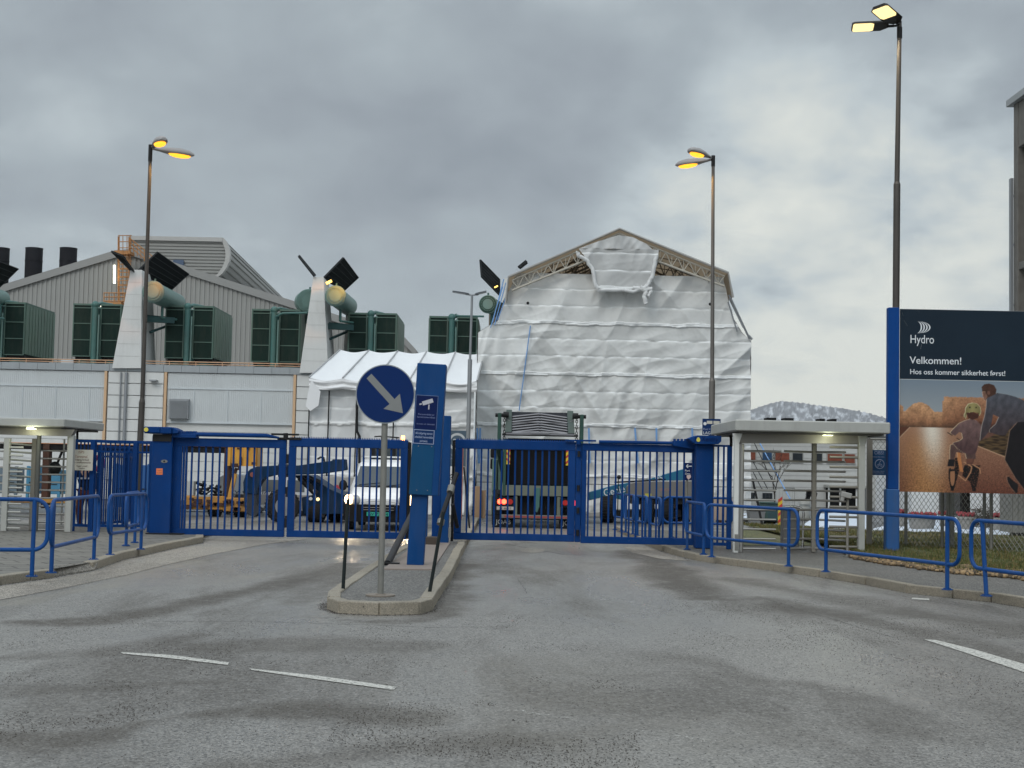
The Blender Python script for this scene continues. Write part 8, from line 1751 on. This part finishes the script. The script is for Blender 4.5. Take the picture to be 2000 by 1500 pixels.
BN = [('pelvis', 'waist'), ('waist', 'chest'), ('chest', 'neck'), ('neck', 'head'), ('head', 'top'), ('chest', 'ls'), ('ls', 'le'), ('le', 'lw'), ('chest', 'rs'), ('rs', 're'), ('re', 'rw'), ('pelvis', 'lh'), ('lh', 'lk'), ('lk', 'la'), ('la', 'lt'), ('pelvis', 'rh'), ('rh', 'rk'), ('rk', 'ra'), ('ra', 'rt')]
for s_, w in (('l', 'lw'), ('r', 'rw')):
    p0 = J[w][0]; hd_ = Vector((0, -.05, -.08)); J[s_+'pm'] = (p0+hd_, (.038, .018)); BN.append((w, s_+'pm'))
    for k in range(4): fx = (k-1.5)*.02; J[s_+'f%d' % k] = (p0+hd_+Vector((fx, -.035, -.04)), .009); J[s_+'g%d' % k] = (p0+hd_+Vector((fx, -.03, -.075-.006*(k == 1)-.004*(k == 2))), .008); BN += [(s_+'pm', s_+'f%d' % k), (s_+'f%d' % k, s_+'g%d' % k)]
    J[s_+'th'] = (p0+Vector((.035 if s_ == 'l' else -.035, -.05, -.06)), .010); BN.append((w, s_+'th'))
bd_ = skin('body', J, BN, SK, pe)
def grown(keys, g): return {k: (J[k][0], tuple(q+g for q in J[k][1]) if isinstance(J[k][1], tuple) else J[k][1]+g) for k in keys}
NJ = mat('navy_workwear', (.012, .02, .05), .8, var=.2); jk = skin('jacket', grown(['waist', 'chest', 'pelvis', 'ls', 'le', 'lw', 'rs', 're', 'rw'], .03), [b for b in BN if b[0] in ('pelvis', 'waist', 'chest', 'ls', 'le', 'rs', 're') and b[1] in ('waist', 'chest', 'ls', 'le', 'lw', 'rs', 're', 'rw')], NJ, pe)
skin('trousers', grown(['pelvis', 'lh', 'lk', 'la', 'rh', 'rk', 'ra'], .025), [b for b in BN if b[0] in ('pelvis', 'lh', 'lk', 'rh', 'rk') and b[1] in ('lh', 'lk', 'la', 'rh', 'rk', 'ra')], mat('rust_workwear', (.10, .03, .02), .8, var=.3), pe)
mb = MB(); mb.path([B+Vector((-.04+.205*math.cos(t), -.06+.155*math.sin(t), 1.20)) for t in [k*6.283/24 for k in range(24)]], .022, 6, True); mb.build('reflective_band', mat('reflective_silver', (.45, .47, .52), .4), jk)
mb = MB(); c = B+Vector((-.095, -.155, 1.66)); mb.ball(c+Vector((0, .01, .03)), .125, 16, 8, (1, 1.1, .9)); mb.cbox(c+Vector((0, -.13, .02)), (.16, .08, .012)); mb.build('helmet', mat('helmet_blue', (.05, .08, .20), .4), pe)
mb = MB(); c = B+Vector((-.09, -.235, 1.60)); mb.ball(c+Vector((0, -.01, 0)), .014, 8, 5, (1, 1.3, 1.5)); mb.build('nose', SK, bd_); mb = MB(); mb.ball(c+Vector((-.03, .01, .02)), .009, 6, 4); mb.ball(c+Vector((.03, .01, .02)), .009, 6, 4); mb.build('eyes', BLACK, bd_); mb = MB(); mb.bar(c+Vector((-.02, .004, -.04)), c+Vector((.02, .004, -.04)), .008); mb.build('mouth', mat('lip_tone', (.30, .12, .10), .6), bd_)
for s_ in (-1, 1): mb = MB(); f_ = J['la' if s_ < 0 else 'ra'][0]; mb.loft([f_+Vector(q) for q in ((-.05, .07, -.10), (.05, .07, -.10), (.05, .07, .04), (-.05, .07, .04))], [f_+Vector(q) for q in ((-.05, -.24, -.10), (.05, -.24, -.10), (.045, -.22, -.04), (-.045, -.22, -.04))]); mb.build('boot', BLACK, pe, bevel=.02, normals=True)
t_ = thing('life_ring', 'red and white ring hanging behind the left bar fence', 'life ring', A(193, 907, 33.0)); mb = MB(); c = A(193, 905, 33.0); mb.path([c+Vector((.10*math.cos(t), 0, .16*math.sin(t))) for t in [k*6.283/20 for k in range(20)]], .045, 8, True); mb.build('ring', mat('ring_red', (.45, .03, .06), .5), t_)
# ================================================================== damp air: far things fade
mb = MB(); mb.box(-4600, 4600, -150, 5300, -1.02, 700); hz = mb.build('haze', mat('x_tmp', (1, 1, 1)), kind='stuff')
hm = bpy.data.materials.new('damp_air'); hm.use_nodes = True; t = hm.node_tree; t.nodes.clear(); o_ = t.nodes.new('ShaderNodeOutputMaterial'); v_ = t.nodes.new('ShaderNodeVolumePrincipled')
v_.inputs['Color'].default_value = (.93, .95, .97, 1); v_.inputs['Density'].default_value = .00009; t.links.new(v_.outputs[0], o_.inputs['Volume']); hz.data.materials.clear(); hz.data.materials.append(hm)
